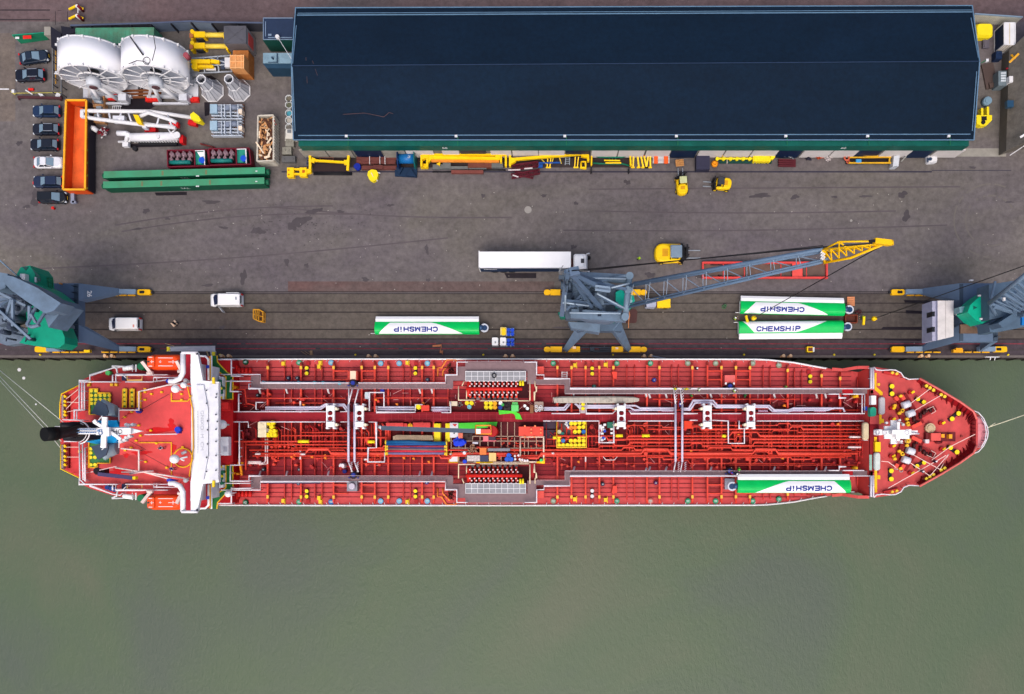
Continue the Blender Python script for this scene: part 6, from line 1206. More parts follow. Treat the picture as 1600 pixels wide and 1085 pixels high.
# side catwalks -------------------------------------------------------
ZC = 5.6
def walk(pts, w_=None, z=ZC, mat=GRAT, name='catwalk'):
    b = MB(); b.prism(pts, z - .12, z); return SP(name, b, mat)
for s in (0, 1):
    f = (lambda P_: P_) if not s else (lambda P_: mir(P_))
    cw = walk(f([(392, 587), (406, 587), (406, 600), (696.5, 600), (696.5, 586.5), (714.5, 586.5), (714.5, 573), (727, 573), (727, 595), (708, 595), (708, 607), (392, 607)]))
    cw2 = walk(f([(727, 566), (838, 566), (838, 593), (890, 593), (890, 607.5), (1316, 607.5), (1316, 615), (882, 615), (882, 600.3), (824, 600.3), (824, 580), (727, 580)]), z=ZC + .02)
    cw3 = walk(f([(1333, 608), (1358, 608), (1358, 615.5), (1333, 615.5)])); b = MB(); q = f([(1316, 608), (1333, 608), (1333, 615), (1316, 615)]); b.prism(q, ZC - .3, ZC - .1); SP('red_step', b, M((200, 20, 34)))
    rail([f([(345, 585.5), (407, 585.5), (407, 598.6), (545, 598.6)]), f([(560, 598.6), (696, 598.6), (696, 586), (714, 586), (714, 566), (730, 566)]), f([(389, 600), (389, 607.5), (408, 607.5)]), f([(820, 566), (838.5, 566), (838.5, 586), (850, 586), (850, 592), (890.5, 592), (890.5, 607.5), (1360, 607.5)]), f([(1295, 616), (1311, 616), (1311, 622), (1322, 622)]), f([(1317, 616), (1350, 616)]), f([(345, 596), (391, 596)]), f([(400, 607.5), (400, 607.6)])], z=ZC, posts=20, name='catwalk_rail')
    rail([f([(408, 607.8), (706, 607.8)]), f([(883, 601), (883, 615.4), (1290, 615.4)]), f([(838, 601), (882, 601)]), f([(730, 565), (820, 565)])], z=ZC, r=.035, posts=20, name='catwalk_rail', mat=M((190, 170, 176)))
    b = MB()
    for x in (405, 447, 512, 655, 674, 896, 1009, 1014, 1040, 1110, 1209, 1275, 1289):
        pts = f([(x, 608 if x < 720 else 616), (x + 2, 615 if x < 720 else 622)]); b.beamp(pts[0] + (ZC - .2,), pts[1] + (4.2,), .25, .1)
    SP('catwalk_stair', b, OFFW, cw)
    b = MB(); b.box(410, *( (596.8, 700, 598.0) if not s else (2 * CY - 598.0, 640, 2 * CY - 596.8)), 4.6, 5.1) if False else None
    b = MB(); yv = 597.2 if not s else 2 * CY - 597.2; b.tube([(412, yv, 4.8), (540 if not s else 500, yv, 4.8)], .17, 6); SP('grey_pipe', b, M((54, 50, 84), .5))
    b = MB()
    for x in range(410, 700, 10): q = f([(x, 600.5), (x, 606.5)]); b.tube([q[0] + (ZC + .02,), q[1] + (ZC + .02,)], .02, 3)
    for x in range(895, 1316, 10): q = f([(x, 608.5), (x, 614.5)]); b.tube([q[0] + (ZC + .04,), q[1] + (ZC + .04,)], .02, 3)
    SP('grating_bar', b, M((170, 150, 154)), cw)
    # manifold platform
    b = MB(); q = f([(727, 580), (822, 580), (822, 596), (727, 596)]); b.prism(q, ZC + .3, ZC + .45); mp_ = SP('drip_tray_grating', b, M((150, 150, 156), .6, var=.2))
    b = MB()
    for i in range(11): x = 727.5 + i * 9.4; q = f([(x, 580.5), (x, 595.5)]); b.tube([q[0] + (ZC + .48,), q[1] + (ZC + .48,)], .05, 4)
    for y in (580.5, 588, 595.5): q = f([(727, y), (822, y)]); b.tube([q[0] + (ZC + .48,), q[1] + (ZC + .48,)], .06, 4)
    SP('grating_frame', b, OFFW, mp_)
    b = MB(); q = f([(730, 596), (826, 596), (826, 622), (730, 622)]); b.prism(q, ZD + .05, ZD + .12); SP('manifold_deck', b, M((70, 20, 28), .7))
    for i in range(11):
        x = 735 + i * 7.2; b = MB(); q = f([(x, 594), (x, 622)]); b.tube([q[0] + (5.4,), q[1] + (5.2,)], .17, 6); mf = SP('manifold_pipe', b, PIPE)
        b = MB()
        for y in (596, 600, 603.5, 613.5, 617):
            q = f([(x + (1.8 if y in (600, 613.5) else -1), y)])[0]; b.cyl(q[0], q[1], 5, 6.0, .14, .1, 7)
        SP('manifold_valve', b, M((246, 220, 224), .4), mf)
    b = MB(); q = f([(728, 608), (816, 608)]); b.tube([q[0] + (5.9,), q[1] + (5.9,)], .26, 8); q = f([(732, 595), (732, 620)]); b.tube([q[0] + (5.5,), q[1] + (5.5,)], .25, 8); SP('manifold_header', b, M((212, 36, 28), .45))
    b = MB()
    for x in (813, 817): q = f([(x, 595), (x, 603)]); b.tube([q[0] + (6.1,), q[1] + (6.1,)], .17, 7)
    SP('yellow_pipe_sleeve', b, YEL2)
    rail([f([(729, 623), (729, 610)]), f([(716.5, 604), (716.5, 625.5), (742, 625.5)]), f([(750, 626.5), (826, 626.5)]), f([(828, 595), (828, 626)]), f([(836, 595), (836, 604), (838, 604), (838, 612), (835, 613), (835, 626)]), f([(722, 603), (725, 596)])], z=4.6, posts=14, name='manifold_rail', mat=M((236, 214, 180), .5))
    b = MB()
    for i in range(9): q = f([(736 + i * 8.5, 621), (741 + i * 8.5, 625.5)]); b.box(q[0][0], min(q[0][1], q[1][1]), q[1][0], max(q[0][1], q[1][1]), 4.4, 4.6)
    SP('tray_cover', b, M((130, 120, 126), .6))
    b = MB(); q = f([(829, 595), (835, 595), (835, 627), (829, 627)]); b.prism(q, 4.6, 4.8); SP('red_step', b, M((176, 20, 30)))
    b = MB(); q = f([(838, 573), (850, 573), (850, 584), (838, 584)]); b.prism(q, ZD, 5.4); SP('foam_monitor_box', b, M((226, 80, 70), .5)); b = MB(); q = f([(956, 581), (964, 581), (964, 592), (958, 592)]); b.prism(q, ZD, 5.2); SP('foam_monitor_box', b, M((236, 70, 54), .5))
    # yellow kerb ring near frame 700
    b = MB(); q = f([(684, 588), (684, 575), (690, 575), (698, 562.5), (712, 562.5), (715, 570)]); b.tube([p + (ZD + .15,) for p in q], .12, 5); q = f([(692, 588), (692, 580), (703, 569)]); b.tube([p + (ZD + .15,) for p in q], .12, 5); SP('yellow_kerb', b, M((250, 140, 60), .5))
    b = MB()
    for k in range(14): q = f([(702 + random.uniform(-4, 5), 578 + random.uniform(-9, 9))])[0]; b.tube([(q[0], q[1], ZD + .2), (q[0] + random.uniform(-4, 4), q[1] + random.uniform(-5, 5), ZD + .9)], .09, 4)
    SP('mooring_gear', b, M((70, 34, 30), .7))
    # mini cabins beside vent lines at x~550 and storage by x~1148
b = MB(); b.box(543, 579.5, 558.5, 594, ZD, 5.6); o = SP('deck_locker', b, M((190, 60, 50))); b = MB(); b.box(547, 580, 556, 593, 5.6, 5.7); SP('locker_top', b, M((248, 214, 186)), o)
b = MB(); b.box(1132.5, 586.5, 1148.5, 602, ZD, 5.6); o = SP('deck_locker', b, M((222, 100, 96), .55)); b = MB(); b.box(1133, 598, 1135.5, 601, 5.6, 5.8); b.box(1145.5, 598, 1148, 601, 5.6, 5.8); SP('locker_top', b, WHITE, o)
b = MB(); b.box(542, 752, 558, 768, ZD, 4.8); o = SP('deck_locker', b, M((140, 140, 152))); b = MB(); c = W(550, 760, 5); b.cylw((c.x, c.y), .55, 4.8, 5.3, .45, 9); SP('locker_top', b, M((198, 190, 206)), o)
b = MB(); b.box(1132.5, 748, 1150, 765, ZD, ZD + .35); SP('wing_pedestal', b, M((150, 156, 176), .5))
for x, y in ((551, 599), (1141, 604), (1141, 737), (552, 743)):
    b = MB(); b.cyl(x, y, 3.6, 5.9, .55, n=10); o = SP('wing_foundation', b, M((40, 30, 44), .6)); b = MB(); b.cyl(x, y - .5, 5.9, 6.2, .3); b.box(x - 8, y + 3, x - 5, y + 4.5, 5.6, 5.9); b.box(x + 6, y + 3, x + 8, y + 5, 5.6, 5.9); SP('foundation_cap', b, M((30, 50, 150), .4), o)
# hose handling crane and centre stores
rs = MB(); rs.box(603, 661, 630, 673, ZD, 5.4); rs.box(645, 660.5, 672, 673, ZD, 5.4); rs.box(630, 662, 636, 671, ZD, 5.0); SP('red_cover', rs, M((226, 74, 70), .55))
b = MB(); b.box(678, 662, 688, 690, ZD, 5.0); b.box(696, 662, 703, 690, ZD, 5.0); SP('yellow_locker', b, YEL2)
b = MB(); b.box(703, 661, 716, 684, ZD, 5.2); sb = SP('white_store', b, OFFW); b = MB(); b.prism([(707, 663), (714, 663), (711, 667)], 5.2, 5.25); SP('red_mark', b, BRED, sb); b = MB(); b.cyl(709.5, 677.5, 5.2, 5.3, .1); SP('vent_cap', b, BLK, sb)
b = MB(); b.box(702.5, 709, 715, 721.5, ZD, 5.0); sb = SP('white_store', b, OFFW); b = MB(); fr(b, 702, 708.5, 715, 722.5, 4.9, .1); SP('yellow_trim', b, DYEL, sb)
b = MB(); c = W(768, 674, ZD); b.cyl(768, 674, ZD, 8.5, .85, .8, 16); cr = SP('hose_crane', b, M((176, 16, 20), .5))
b = MB(); b.beamp((764, 674.5, 8.6), (596, 669, 8.2), .62, .6); SP('crane_jib', b, M((74, 88, 106), .5), cr); b = MB(); b.box(744, 670.5, 751, 678, 8.3, 9.3); SP('jib_band', b, WHITE, cr); b = MB(); b.box(751, 671, 767, 677.5, 8.3, 9.2); SP('jib_root', b, M((226, 88, 76)), cr)
b = MB(); fr(b, 743.5, 665, 767, 677.5, 9.0, .12); SP('crane_guard', b, M((244, 150, 50)), cr); b = MB(); b.tube([(596, 669, 8.2), (593, 667, 7.6)], .25); b.box(593, 666.5, 599, 670, 7.4, 8.3); SP('jib_head', b, OFFW, cr)
b = MB(); b.box(810.5, 667, 849, 681.5, ZD, 6.2); rt = SP('red_tank', b, M((234, 78, 62), .5)); b = MB()
for x in (830, 845): b.cyl(x, 671, 6.2, 6.5, .13); b.cyl(x, 676.5, 6.2, 6.5, .13)
b.cyl(820, 666, 5, 6.4, .14); b.cyl(836, 666, 5, 6.4, .14); b.cyl(820, 683, 5, 6.4, .14); b.cyl(835, 683, 5, 6.4, .14); SP('tank_valve', b, M((246, 140, 90)), rt)
# store grid of the midship area
b = MB()
for x in (705, 717, 727, 738.5, 750, 762.5, 772, 783, 793.5, 804, 813, 819.5, 825.5, 838, 849): b.beamp((x, 682, 4.9), (x, 722.5, 4.9), .09, .1)
for y in (682, 689.5, 700.5, 712, 722.5): b.beamp((704, y, 4.9), (849, y, 4.9), .09, .1)
for x in (783, 793, 804): b.beamp((x, 660, 4.9), (x, 684, 4.9), .09, .1)
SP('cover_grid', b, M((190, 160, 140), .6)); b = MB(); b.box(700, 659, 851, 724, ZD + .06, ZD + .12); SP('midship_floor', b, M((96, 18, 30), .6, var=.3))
b = MB()
for k in range(60): x, y = random.uniform(772, 848), random.uniform(684, 720); b.cyl(x, y, ZD, random.uniform(4, 4.6), random.uniform(.08, .25), n=7)
for k in range(12): y = random.uniform(684, 720); x = random.uniform(772, 830); b.tube([(x, y, 4.3), (x + random.uniform(8, 20), y, 4.3)], .1, 5)
SP('bay_pipework', b, PIPE)
b = MB(); fr(b, 813, 683, 849.5, 722, 5.2, .12); b.tube([(740, 722.5, 5), (850, 722.5, 5)], .12); SP('store_fence', b, M((232, 210, 190)))
b = MB(); b.tube([(850, 716, 5.2), (850, 722.5, 5.2), (838, 722.5, 5.2)], .14); b.tube([(744, 722.8, 5.1), (770, 722.8, 5.1)], .12); SP('yellow_trim', b, YEL)
# drum pen
b = MB(); b.prism([(870, 657), (915, 657), (915, 699), (870, 699)], 4.0, 4.4); SP('pen_floor', b, M((98, 74, 76), .7)); rail([[(870, 659), (870, 699.5), (916, 699.5), (916, 659)]], z=4.4, posts=14, name='pen_rail', mat=M((240, 190, 50)))
b = MB(); b.box(849, 659, 869, 670, ZD + .1, 4.3); b.box(849, 672, 869, 686, ZD + .1, 4.3); SP('dark_tray', b, M((60, 44, 62)))
b = MB(); b.box(907, 629, 915, 646, 4.6, 4.75); SP('light_step', b, M((196, 186, 196)))
for x, y, w_, h_, c_ in ((1069, 658, 12, 12, (226, 60, 30)), (658.5, 633.5, 12, 9, (230, 66, 50)), (949, 660, 9, 9, (40, 110, 90)), (1049, 601, 0, 0, (0, 0, 0))):
    if w_: b = MB(); b.box(x, y, x + w_, y + h_, ZW, ZW + 1.0); SP('deck_box', b, M(c_))
b = MB()
for x, y in ((942, 668), (944, 672), (941, 678), (944, 686), (940, 682), (956, 671), (956, 677), (953, 689), (957, 688), (941, 688), (945, 664)): b.box(x - 2, y - 1.6, x + 2, y + 1.6, 4.4, 5.2)
b.box(936, 664, 941, 690, 4.3, 4.8); SP('white_machinery', b, WHITE); b = MB(); b.cyl(945, 674, 5, 5.5, .2); b.cyl(943, 684.5, 5, 5.5, .2); SP('blue_valve', b, BLUE)
# fluff: ladder near 882, winches etc
b = MB()
for k in range(4): b.tube([(878, 582 + k * 3, 5.2), (886, 582 + k * 3, 5.2)], .05, 4)
b.tube([(878, 581, 5.4), (878, 592, 5.2)], .06, 4); b.tube([(886, 581, 5.4), (886, 592, 5.2)], .06, 4); SP('deck_ladder', b, OFFW)
for x in (390, 1350): pass
b = MB()
for k in range(34): x = random.uniform(345, 395); y = random.uniform(612, 640) if k % 2 else random.uniform(704, 742); b.tube([(x, y, 4.3), (x + random.uniform(-10, 12), y, 4.3)], .08, 5)
for y0, s in ((575, 1), (2 * CY - 575, -1)):
    for k in range(4): b.tube([(373 + k * 6, y0, 4.2), (373 + k * 6, y0 + s * 9, 4.2)], .25, 6)
    b.box(363, min(y0 - 4, y0 + 6 * s), 371, max(y0 + 4, y0 + 6 * s), ZD, 4.6)
SP('bay_pipework', b, M((206, 30, 26), .5))
# ---------------------------------------------------------------- forecastle
ZF = 6.0
fo = [(1358, 575), (1366, 573.5), (1390, 577), (1400, 578.5), (1407, 583), (1413, 589), (1422, 592), (1437, 591.5), (1470, 610), (1500, 628), (1521, 643), (1531, 650), (1539, 660), (1543.5, CY)]
fout = fo + mir(fo[:-1])[::-1]
fp = [W(x, y, ZF) for x, y in fout]
lowr = [(1340, 582), (1366, 584), (1388, 591), (1400, 596), (1410, 600), (1418, 603), (1424, 606), (1436, 611), (1462, 625), (1488, 641), (1505, 651), (1512, 656), (1518, 664), (1524, CY)]
lout = lowr + mir(lowr[:-1])[::-1]
b = MB(); b.loft([[W(x, y, ZD) - Vector((0, 0, 4)) * 0 for x, y in lout][::-1], fp[::-1]], False, False); SP('bow_flare', b, M((196, 66, 62), .55), hull)
b = MB(); b.add(fp, [list(range(len(fp)))[::-1]]); fd = SP('forecastle_deck', b, M((208, 80, 80), .6, var=.18, sc_=.5, dirt=(160, 62, 56)))
b = MB()
for m_ in (lambda y: y, lambda y: 2 * CY - y):  # sloping bulwark wings either side of the break
    P = [(1300, 577, ZD + .2), (1316, 578.5, ZD + .5), (1340, 574.5, ZF - .6), (1358, 574.5, ZF)]
    for a, c in zip(P, P[1:]): A_, B_ = W(a[0], m_(a[1]), a[2]), W(c[0], m_(c[1]), c[2]); b.beam(A_, B_, .45, .12); b.add([A_, B_, (B_.x, B_.y, ZD), (A_.x, A_.y, ZD)], [(0, 1, 2, 3)]); b.add([A_ + Vector((0, .02, 0)), B_ + Vector((0, .02, 0)), (B_.x, B_.y + .02, ZD), (A_.x, A_.y + .02, ZD)], [(3, 2, 1, 0)])
SP('bulwark', b, M((216, 84, 80), .55))
b = MB(); a = W(1358, 575, ZF); c = W(1358, 2 * CY - 575, ZF); b.boxw(a.x, c.y, ZD, a.x + .1, a.y, ZF); SP('break_bulkhead', b, CRIM)
for m_ in (lambda y: y, lambda y: 2 * CY - y):
    bw_ = [(1437, 591.5), (1470, 610), (1500, 628), (1521, 643), (1526, 655)]
    b = MB(); top_ = [W(x, m_(y), ZF + 1.25) for x, y in bw_]; bot = []
    inn = [(1432, 597), (1466, 617), (1494, 636), (1512, 650), (1517, 658)]
    bot = [W(x, m_(y), ZF) for x, y in inn]
    for i in range(4):
        b.add([top_[i], top_[i + 1], bot[i + 1], bot[i]], [(0, 1, 2, 3)]); b.add([v + Vector((.02, 0, 0)) for v in (top_[i], top_[i + 1], bot[i + 1], bot[i])], [(3, 2, 1, 0)])
    bw = SP('bulwark', b, M((150, 16, 26), .55)); b = MB(); b.tubew(top_, .16, 6); SP('bulwark_cap', b, M((226, 110, 104), .5), bw)
    b = MB()
    for k in range(13):
        t_ = (k + .5) / 13 * 4; i = min(3, int(t_)); p = bot[i].lerp(bot[i + 1], t_ - i); q = top_[i].lerp(top_[i + 1], t_ - i); n_ = (p - q); n_.z = 0; n_.normalize(); b.add([q, p, p + n_ * .7], [(0, 1, 2)]); b.add([q + Vector((.1, 0, 0)), p + Vector((.1, 0, 0)), p + n_ * .7 + Vector((.1, 0, 0))], [(2, 1, 0)]); b.beam(q, p + n_ * .7, .07, .07)
    SP('bulwark_bracket', b, M((128, 12, 24), .55), bw)
b = MB(); top_ = [W(1526, 655, ZF + 1.25), W(1526, 2 * CY - 655, ZF + 1.25)]; a = W(1525.5, 655, ZF + 1.25); c = W(1528, 2 * CY - 655, ZF + 1.25); b.boxw(a.x, c.y, ZF, c.x, a.y, ZF + 1.2); o = SP('bulwark', b, M((206, 80, 80))); b = MB()
for k in range(7): y = 658 + k * 6; b.beamp((1517, y, ZF + .2), (1525, y, ZF + .9), .08, .4)
b.box(1516, 656, 1525.5, 697, ZF, ZF + .03); SP('bulwark_bracket', b, M((128, 12, 24)), o)
b = MB(); b.prism([(1527, 651), (1532, 651), (1540, 661), (1543, CY), (1540, 690), (1532, 700), (1527, 700)], ZF + .05, ZF + .2); b.box(1528, 662, 1533, 698, ZF + .2, ZF + .35); SP('bow_platform', b, M((222, 140, 150), .5))
rail([[(1521, 642), (1529, 645), (1537, 654), (1543, 668), (1544, CY), (1543, 684), (1537, 697), (1529, 706), (1521, 709)], [(1533, 653), (1539, 663), (1541, CY), (1539, 689), (1533, 699)]], z=ZF, name='bow_rail', mat=M((236, 230, 238)), r=.08)
for m in (0, 1):
    f = (lambda P_: P_) if not m else (lambda P_: mir(P_))
    rail([f([(1366, 574), (1369, 578), (1378, 579), (1392, 578), (1399, 578.5), (1408, 583), (1412, 589.5), (1420, 593), (1437, 592)]), f([(1361, 575), (1361, 607.5)]), f([(1365, 575), (1365, 607)])], z=ZF, name='forecastle_rail', r=.09)
    b = MB(); q = f([(1359.5, 575), (1366, 575), (1366, 608), (1359.5, 608)]); b.prism(q, ZF + .1, ZF + .25); SP('side_step', b, M((206, 196, 218), .5))
b = MB()
for P_ in ([(1366.5, 583), (1369.5, 583), (1369.5, 605), (1379, 613), (1379, 618), (1374.5, 618), (1374.5, 616), (1366.5, 609)], [(1374, 648), (1377.5, 648), (1377.5, 655), (1381, 655), (1381, 661), (1377, 661), (1377, 663), (1374, 663)], [(1366, 683), (1370, 683), (1370, 691), (1366, 691)], [(1366.5, 735), (1370.5, 735), (1370.5, 770), (1366.5, 770)], [(1371, 743), (1375.5, 743), (1375.5, 749), (1371, 749)], [(1371, 599), (1375, 599), (1375, 603), (1371, 603)]): b.prism(P_, ZF + .01, ZF + .06)
SP('yellow_walk_marking', b, M((252, 196, 20), .5), fd)
b = MB(); b.box(1360, 610, 1364.5, 615, ZC + .5, ZF + .1); b.box(1360, 737, 1364, 743.5, ZC + .5, ZF + .1); b.box(1367.5, 691, 1376, 706, ZF, ZF + .6); SP('yellow_locker', b, YEL)
b = MB(); b.box(1359, 618, 1373, 649, ZF - .1, ZF + .08); b.box(1359, 663, 1373, 740, ZF - .1, ZF + .02); SP('recess', b, CRIM)
b = MB(); b.box(1361.5, 618.5, 1369, 632.5, ZF + .05, ZF + .9); SP('white_locker', b, WHITE)
b = MB(); b.loft([rr(-.95, .45, .9, .25, ZF), rr(-.9, .4, .85, .3, ZF + .9)]).xf(TR((W(1364.5, 642, ZF + .9).x, W(0, 641, ZF + .9).y, 0)) @ RZ(math.pi / 2)); SP('teal_box', b, M((30, 160, 130), .5))
b = MB(); b.box(1352, 635.5, 1359, 642, 4.6, 5.6); SP('blue_box', b, M((24, 70, 190)))
for x, y0, y1, c_ in ((1379, 620, 648, (196, 190, 194)), (1371.5, 707, 735.5, (204, 212, 208)), (1353.5, 660, 688, (214, 196, 160))):
    b = MB(); q = W(x, (y0 + y1) / 2, ZF + .7); l = (y1 - y0) / 10.7; b.loft([rr(-l / 2, l / 2, .85, .4, ZF), rr(-l / 2, l / 2, .9, .42, ZF + .5), rr(-l / 2 + .15, l / 2 - .15, .6, .28, ZF + .75)], smooth=True).xf(TR((q.x, q.y, 0)) @ RZ(math.pi / 2)); SP('covered_raft', b, M(c_, .8, var=.15, sc_=2))
b = MB()
for x, y0, y1 in ((1358.5, 711, 735), ): b.box(x, y0, x + 4, y1, ZC, ZC + .5)
SP('green_tray', b, M((150, 190, 176)))
# bow bollards, fairleads
bollards(1391, 610, ZF, 90, 11.5, YEL2, 1.2); bollards(1390, 742, ZF, 90, 12.5, YEL2, 1.2); bollards(1436, 626.5, ZF, 27, 10.5, YEL2, 1.1); bollards(1435.5, 725.5, ZF, -27, 12, YEL2, 1.1); bollards(1489.5, 650.5, ZF, -40, 13, YEL2, 1.2); bollards(1487, 703, ZF, 35, 12, YEL2, 1.2)
for i, (x, y) in enumerate(((1423, 613), (1471, 661), (1393.5, 638), (1393.5, 655), (1472, 702), (1423, 739.5), (1393, 713), (1393.5, 697))):
    b = MB(); b.cyl(x, y, ZF, ZF + .5, .3); o = SP('roller_pedestal', b, M((170, 20, 24))); b = MB(); q = W(x + 3.5, y, ZF + .6); b.beam(q + Vector((-.2, -.12, 0)), q + Vector((.2, .12, 0)), .3, .2); SP('roller', b, YEL, o)
for m in (0, 1):
    for k, (x, y) in enumerate(((1447.5, 603), (1453, 606), (1458.5, 609.5), (1470.5, 616.5), (1476, 619.5))):
        yy = y if not m else 2 * CY - y; b = MB(); p = W(x, yy, ZF + .8); b.cylw((p.x, p.y), .16, ZF, ZF + .85, None, 8); b.cylw((p.x, p.y), .3, ZF + .8, ZF + .95, .2, 8); SP('roller_fairlead', b, M((250, 220, 60)))
    for x0, y0, x1, y1 in ((1442, 600, 1461, 611), (1464, 612, 1479, 622)):
        ya, yb = (y0, y1) if not m else (2 * CY - y0, 2 * CY - y1); b = MB(); b.beamp((x0, ya, ZF + .5), (x1, yb, ZF + .5), .8, .25); SP('fairlead', b, M((110, 24, 28)))
    for x, y in ((1395, 582.5), (1402, 584)):
        yy = y if not m else 2 * CY - y; b = MB(); b.cyl(x, yy, ZF, ZF + .8, .28, .2, 8); SP('roller_fairlead', b, M((250, 200, 60)))
    b = MB(); ya, yb = (581.5, 587) if not m else (2 * CY - 581.5, 2 * CY - 587); b.beamp((1380, ya, ZF + .4), (1404, yb, ZF + .4), .35, .4); SP('fairlead', b, M((190, 44, 44)))
# winches
for m in (0, 1):
    s = -1 if m else 1; Y = (lambda y: y) if not m else (lambda y: 2 * CY - y)
    b = MB(); b.beamp((1402, Y(620), ZF + .3), (1428, Y(662), ZF + .3), .8, .5); b.beamp((1412, Y(617), ZF + .3), (1440, Y(662), ZF + .3), .7, .5); b.beamp((1418, Y(663), ZF + .4), (1462, Y(638), ZF + .4), .5, .5); b.beamp((1400, Y(632), ZF + .3), (1412, Y(664), ZF + .3), .5, .4); wn_ = SP('windlass_frame', b, M((134, 18, 24), .5, var=.3))
    for x, y in ((1415.5, 632.5), (1422.5, 646.5)):
        b = MB(); c = W(x, Y(y), ZF + .9); d = Vector((math.cos(.45), -s * -math.sin(.45) * -1, 0)); d = Vector((.9, .32 * -s * -1, 0)).normalized(); b.tubew([c - d * .55, c + d * .55], .5, 12); SP('rope_drum', b, M((222, 222, 232), .6), wn_)
    b = MB()
    for x, y, r in ((1444, 645, .35), (1438, 650, .45), (1454, 641, .35), (1448, 642, .3), (1428, 655, .45), (1432, 661, .4)): p = W(x, Y(y), ZF + .8); cyl_h(b, (p.x, p.y, ZF + .6), r, .35, 'x', 12)
    SP('chain_gypsy', b, M((64, 26, 26)), wn_)
    b = MB(); b.beamp((1424, Y(668), ZF + .8), (1439, Y(661), ZF + .8), .5, .5); b.beamp((1398, Y(620), ZF + .6), (1402, Y(626), ZF + .6), .5, .5); b.beamp((1408, Y(618), ZF + .8), (1412, Y(625), ZF + .8), .5, .5); SP('winch_motor', b, M((232, 80, 66)), wn_)
    b = MB()
    for x, y in ((1399, 634), (1406, 646), (1411, 641), (1408, 619), (1418, 655), (1419, 661), (1420, 664), (1410, 643)): b.cyl(x, Y(y), ZF + .5, ZF + 1.1, .22, n=8); b.tube([(x - 2, Y(y), ZF + 1), (x + 2, Y(y) + 1, ZF + 1)], .09, 4)
    SP('brake_wheel', b, M((246, 190, 40)), wn_)
    b = MB(); P_ = [(1448, 640), (1458, 635.5), (1462, 643), (1455, 647)]; b.tube([(x, Y(y), ZF + .9) for x, y in P_], .05, 4); SP('guard_rail', b, M((226, 190, 180)), wn_)
b = MB(); b.box(1427, 664.5 + 12, 1433, 680, ZF, ZF + .8)
b = MB(); b.box(1455, 677, 1470, 689, ZF, ZF + 1.2); o = SP('deck_house', b, M((230, 92, 84))); b = MB(); b.box(1471, 678.5, 1476, 684, ZF, ZF + .7); b.box(1483, 679, 1488, 685.5, ZF, ZF + .9); SP('yellow_locker', b, M((252, 170, 40)), o)
b = MB(); b.box(1447, 677, 1451, 688, ZF, ZF + .8); b.box(1452, 676, 1493, 690, ZF, ZF + .15); b.tube([(1461, 691, ZF + .3), (1466, 692, ZF + .5), (1471, 691, ZF + .3)], .2); SP('dark_gear', b, M((110, 30, 36)), o)
b = MB(); b.box(1446, 687, 1452, 693, ZF, ZF + .9); SP('white_locker', b, M((230, 220, 224)))
b = MB(); b.cyl(1454.5, 669, ZF, ZF + .7, .72, .68, 18); b.cyl(1454.5, 669, ZF + .7, ZF + .8, .5, .4, 14); SP('rope_coil', b, M((204, 180, 146), .85, var=.2, sc_=3)); b = MB(); b.cyl(1419.5, 689, ZF, ZF + .9, .45, .4, 12); SP('rope_coil', b, M((214, 180, 120), .85)); b = MB(); b.cyl(1402, 729, ZF, ZF + .4, .5); ring_seg(b, W(1408, 735, ZF + .1), .25, .06, 'z', 12); SP('rope_coil', b, M((186, 176, 176), .85))
b = MB(); b.cyl(1501, 647.5, ZF, ZF + .5, .35); b.cyl(1503, 682, ZF, ZF + .3, .15); SP('mushroom_vent', b, M((150, 60, 56)))
# foremast, white and star shaped from above
b = MB(); zm = 12
b.loft([rr(-.5, .5, .9, .2, ZF), rr(-.35, .35, .6, .15, zm)], smooth=False).xf(TR((W(1398, 675.5, zm).x, W(0, 675.5, zm).y, 0))); mast = SP('foremast', b, WHITE)
b = MB()
for x0, y0, x1, y1, z0, z1 in ((1392, 657, 1402, 694, 9.6, 9.9), (1366, 673, 1434, 679, 10.6, 10.9), (1382, 666, 1393, 686, 10, 10.3), (1400, 672, 1421, 686, 11, 11.3), (1402, 660, 1406, 690, 10.9, 11.2), (1370, 671.5, 1378, 680, 10.95, 11.2), (1416, 671, 1424, 680, 10.95, 11.2)): b.box(x0, y0, x1, y1, z0, z1)
SP('mast_platform', b, WHITE, mast); b = MB()
for x, y in ((1371, 676), (1382, 676), (1395, 676), (1417, 676)): ring_seg(b, W(x, y, 11.3), .3, .05, 'z', 10)
b.tube([(1400, 659, 10.2), (1412, 662, 10.2)], .07, 4); b.tube([(1400, 692, 10.2), (1411, 693, 10.2)], .07, 4); b.tube([(1424, 676, 11), (1436, 678, 11)], .12, 5); SP('mast_fitting', b, M((196, 190, 200)), mast)
b = MB()
for x, y in ((1412, 664), (1406, 657), (1409, 690), (1386, 661)): b.cyl(x, y, 9.9, 10.4, .18, n=7)
SP('mast_lamp', b, OFFW, mast)
# ---------------------------------------------------------------- stern and accommodation
RD2 = M((206, 74, 76), .6, var=.16, sc_=.5, dirt=(160, 60, 56)); RD3 = M((226, 78, 78), .55, var=.13, sc_=.4, dirt=(190, 70, 66))
b = MB(); Z0 = 5.0; P_ = [(95, 695), (94, 690), (94, 632), (95, 616), (123, 603), (126, 603)]; b.prism(P_ + [(126, 748), (123, 746), (97, 732)], ZD - 1, Z0); aft = SP('aft_deck', b, M((216, 64, 66)))
rail([[(93.5, 654), (93.5, 632), (96, 616), (123, 602.5)], [(95, 695), (95, 733), (124, 747)]], z=Z0, name='aft_rail', mat=YEL, r=.08)
b = MB(); b.box(96, 618, 99, 654, Z0, Z0 + .6); b.box(96, 695, 99, 733, Z0, Z0 + .6); SP('stern_bulwark', b, M((176, 160, 160)), aft); b = MB(); b.box(105, 618, 107.5, 655, Z0, Z0 + .4); b.box(105, 694, 107.5, 732, Z0, Z0 + .4); SP('dark_kerb', b, DRED, aft)
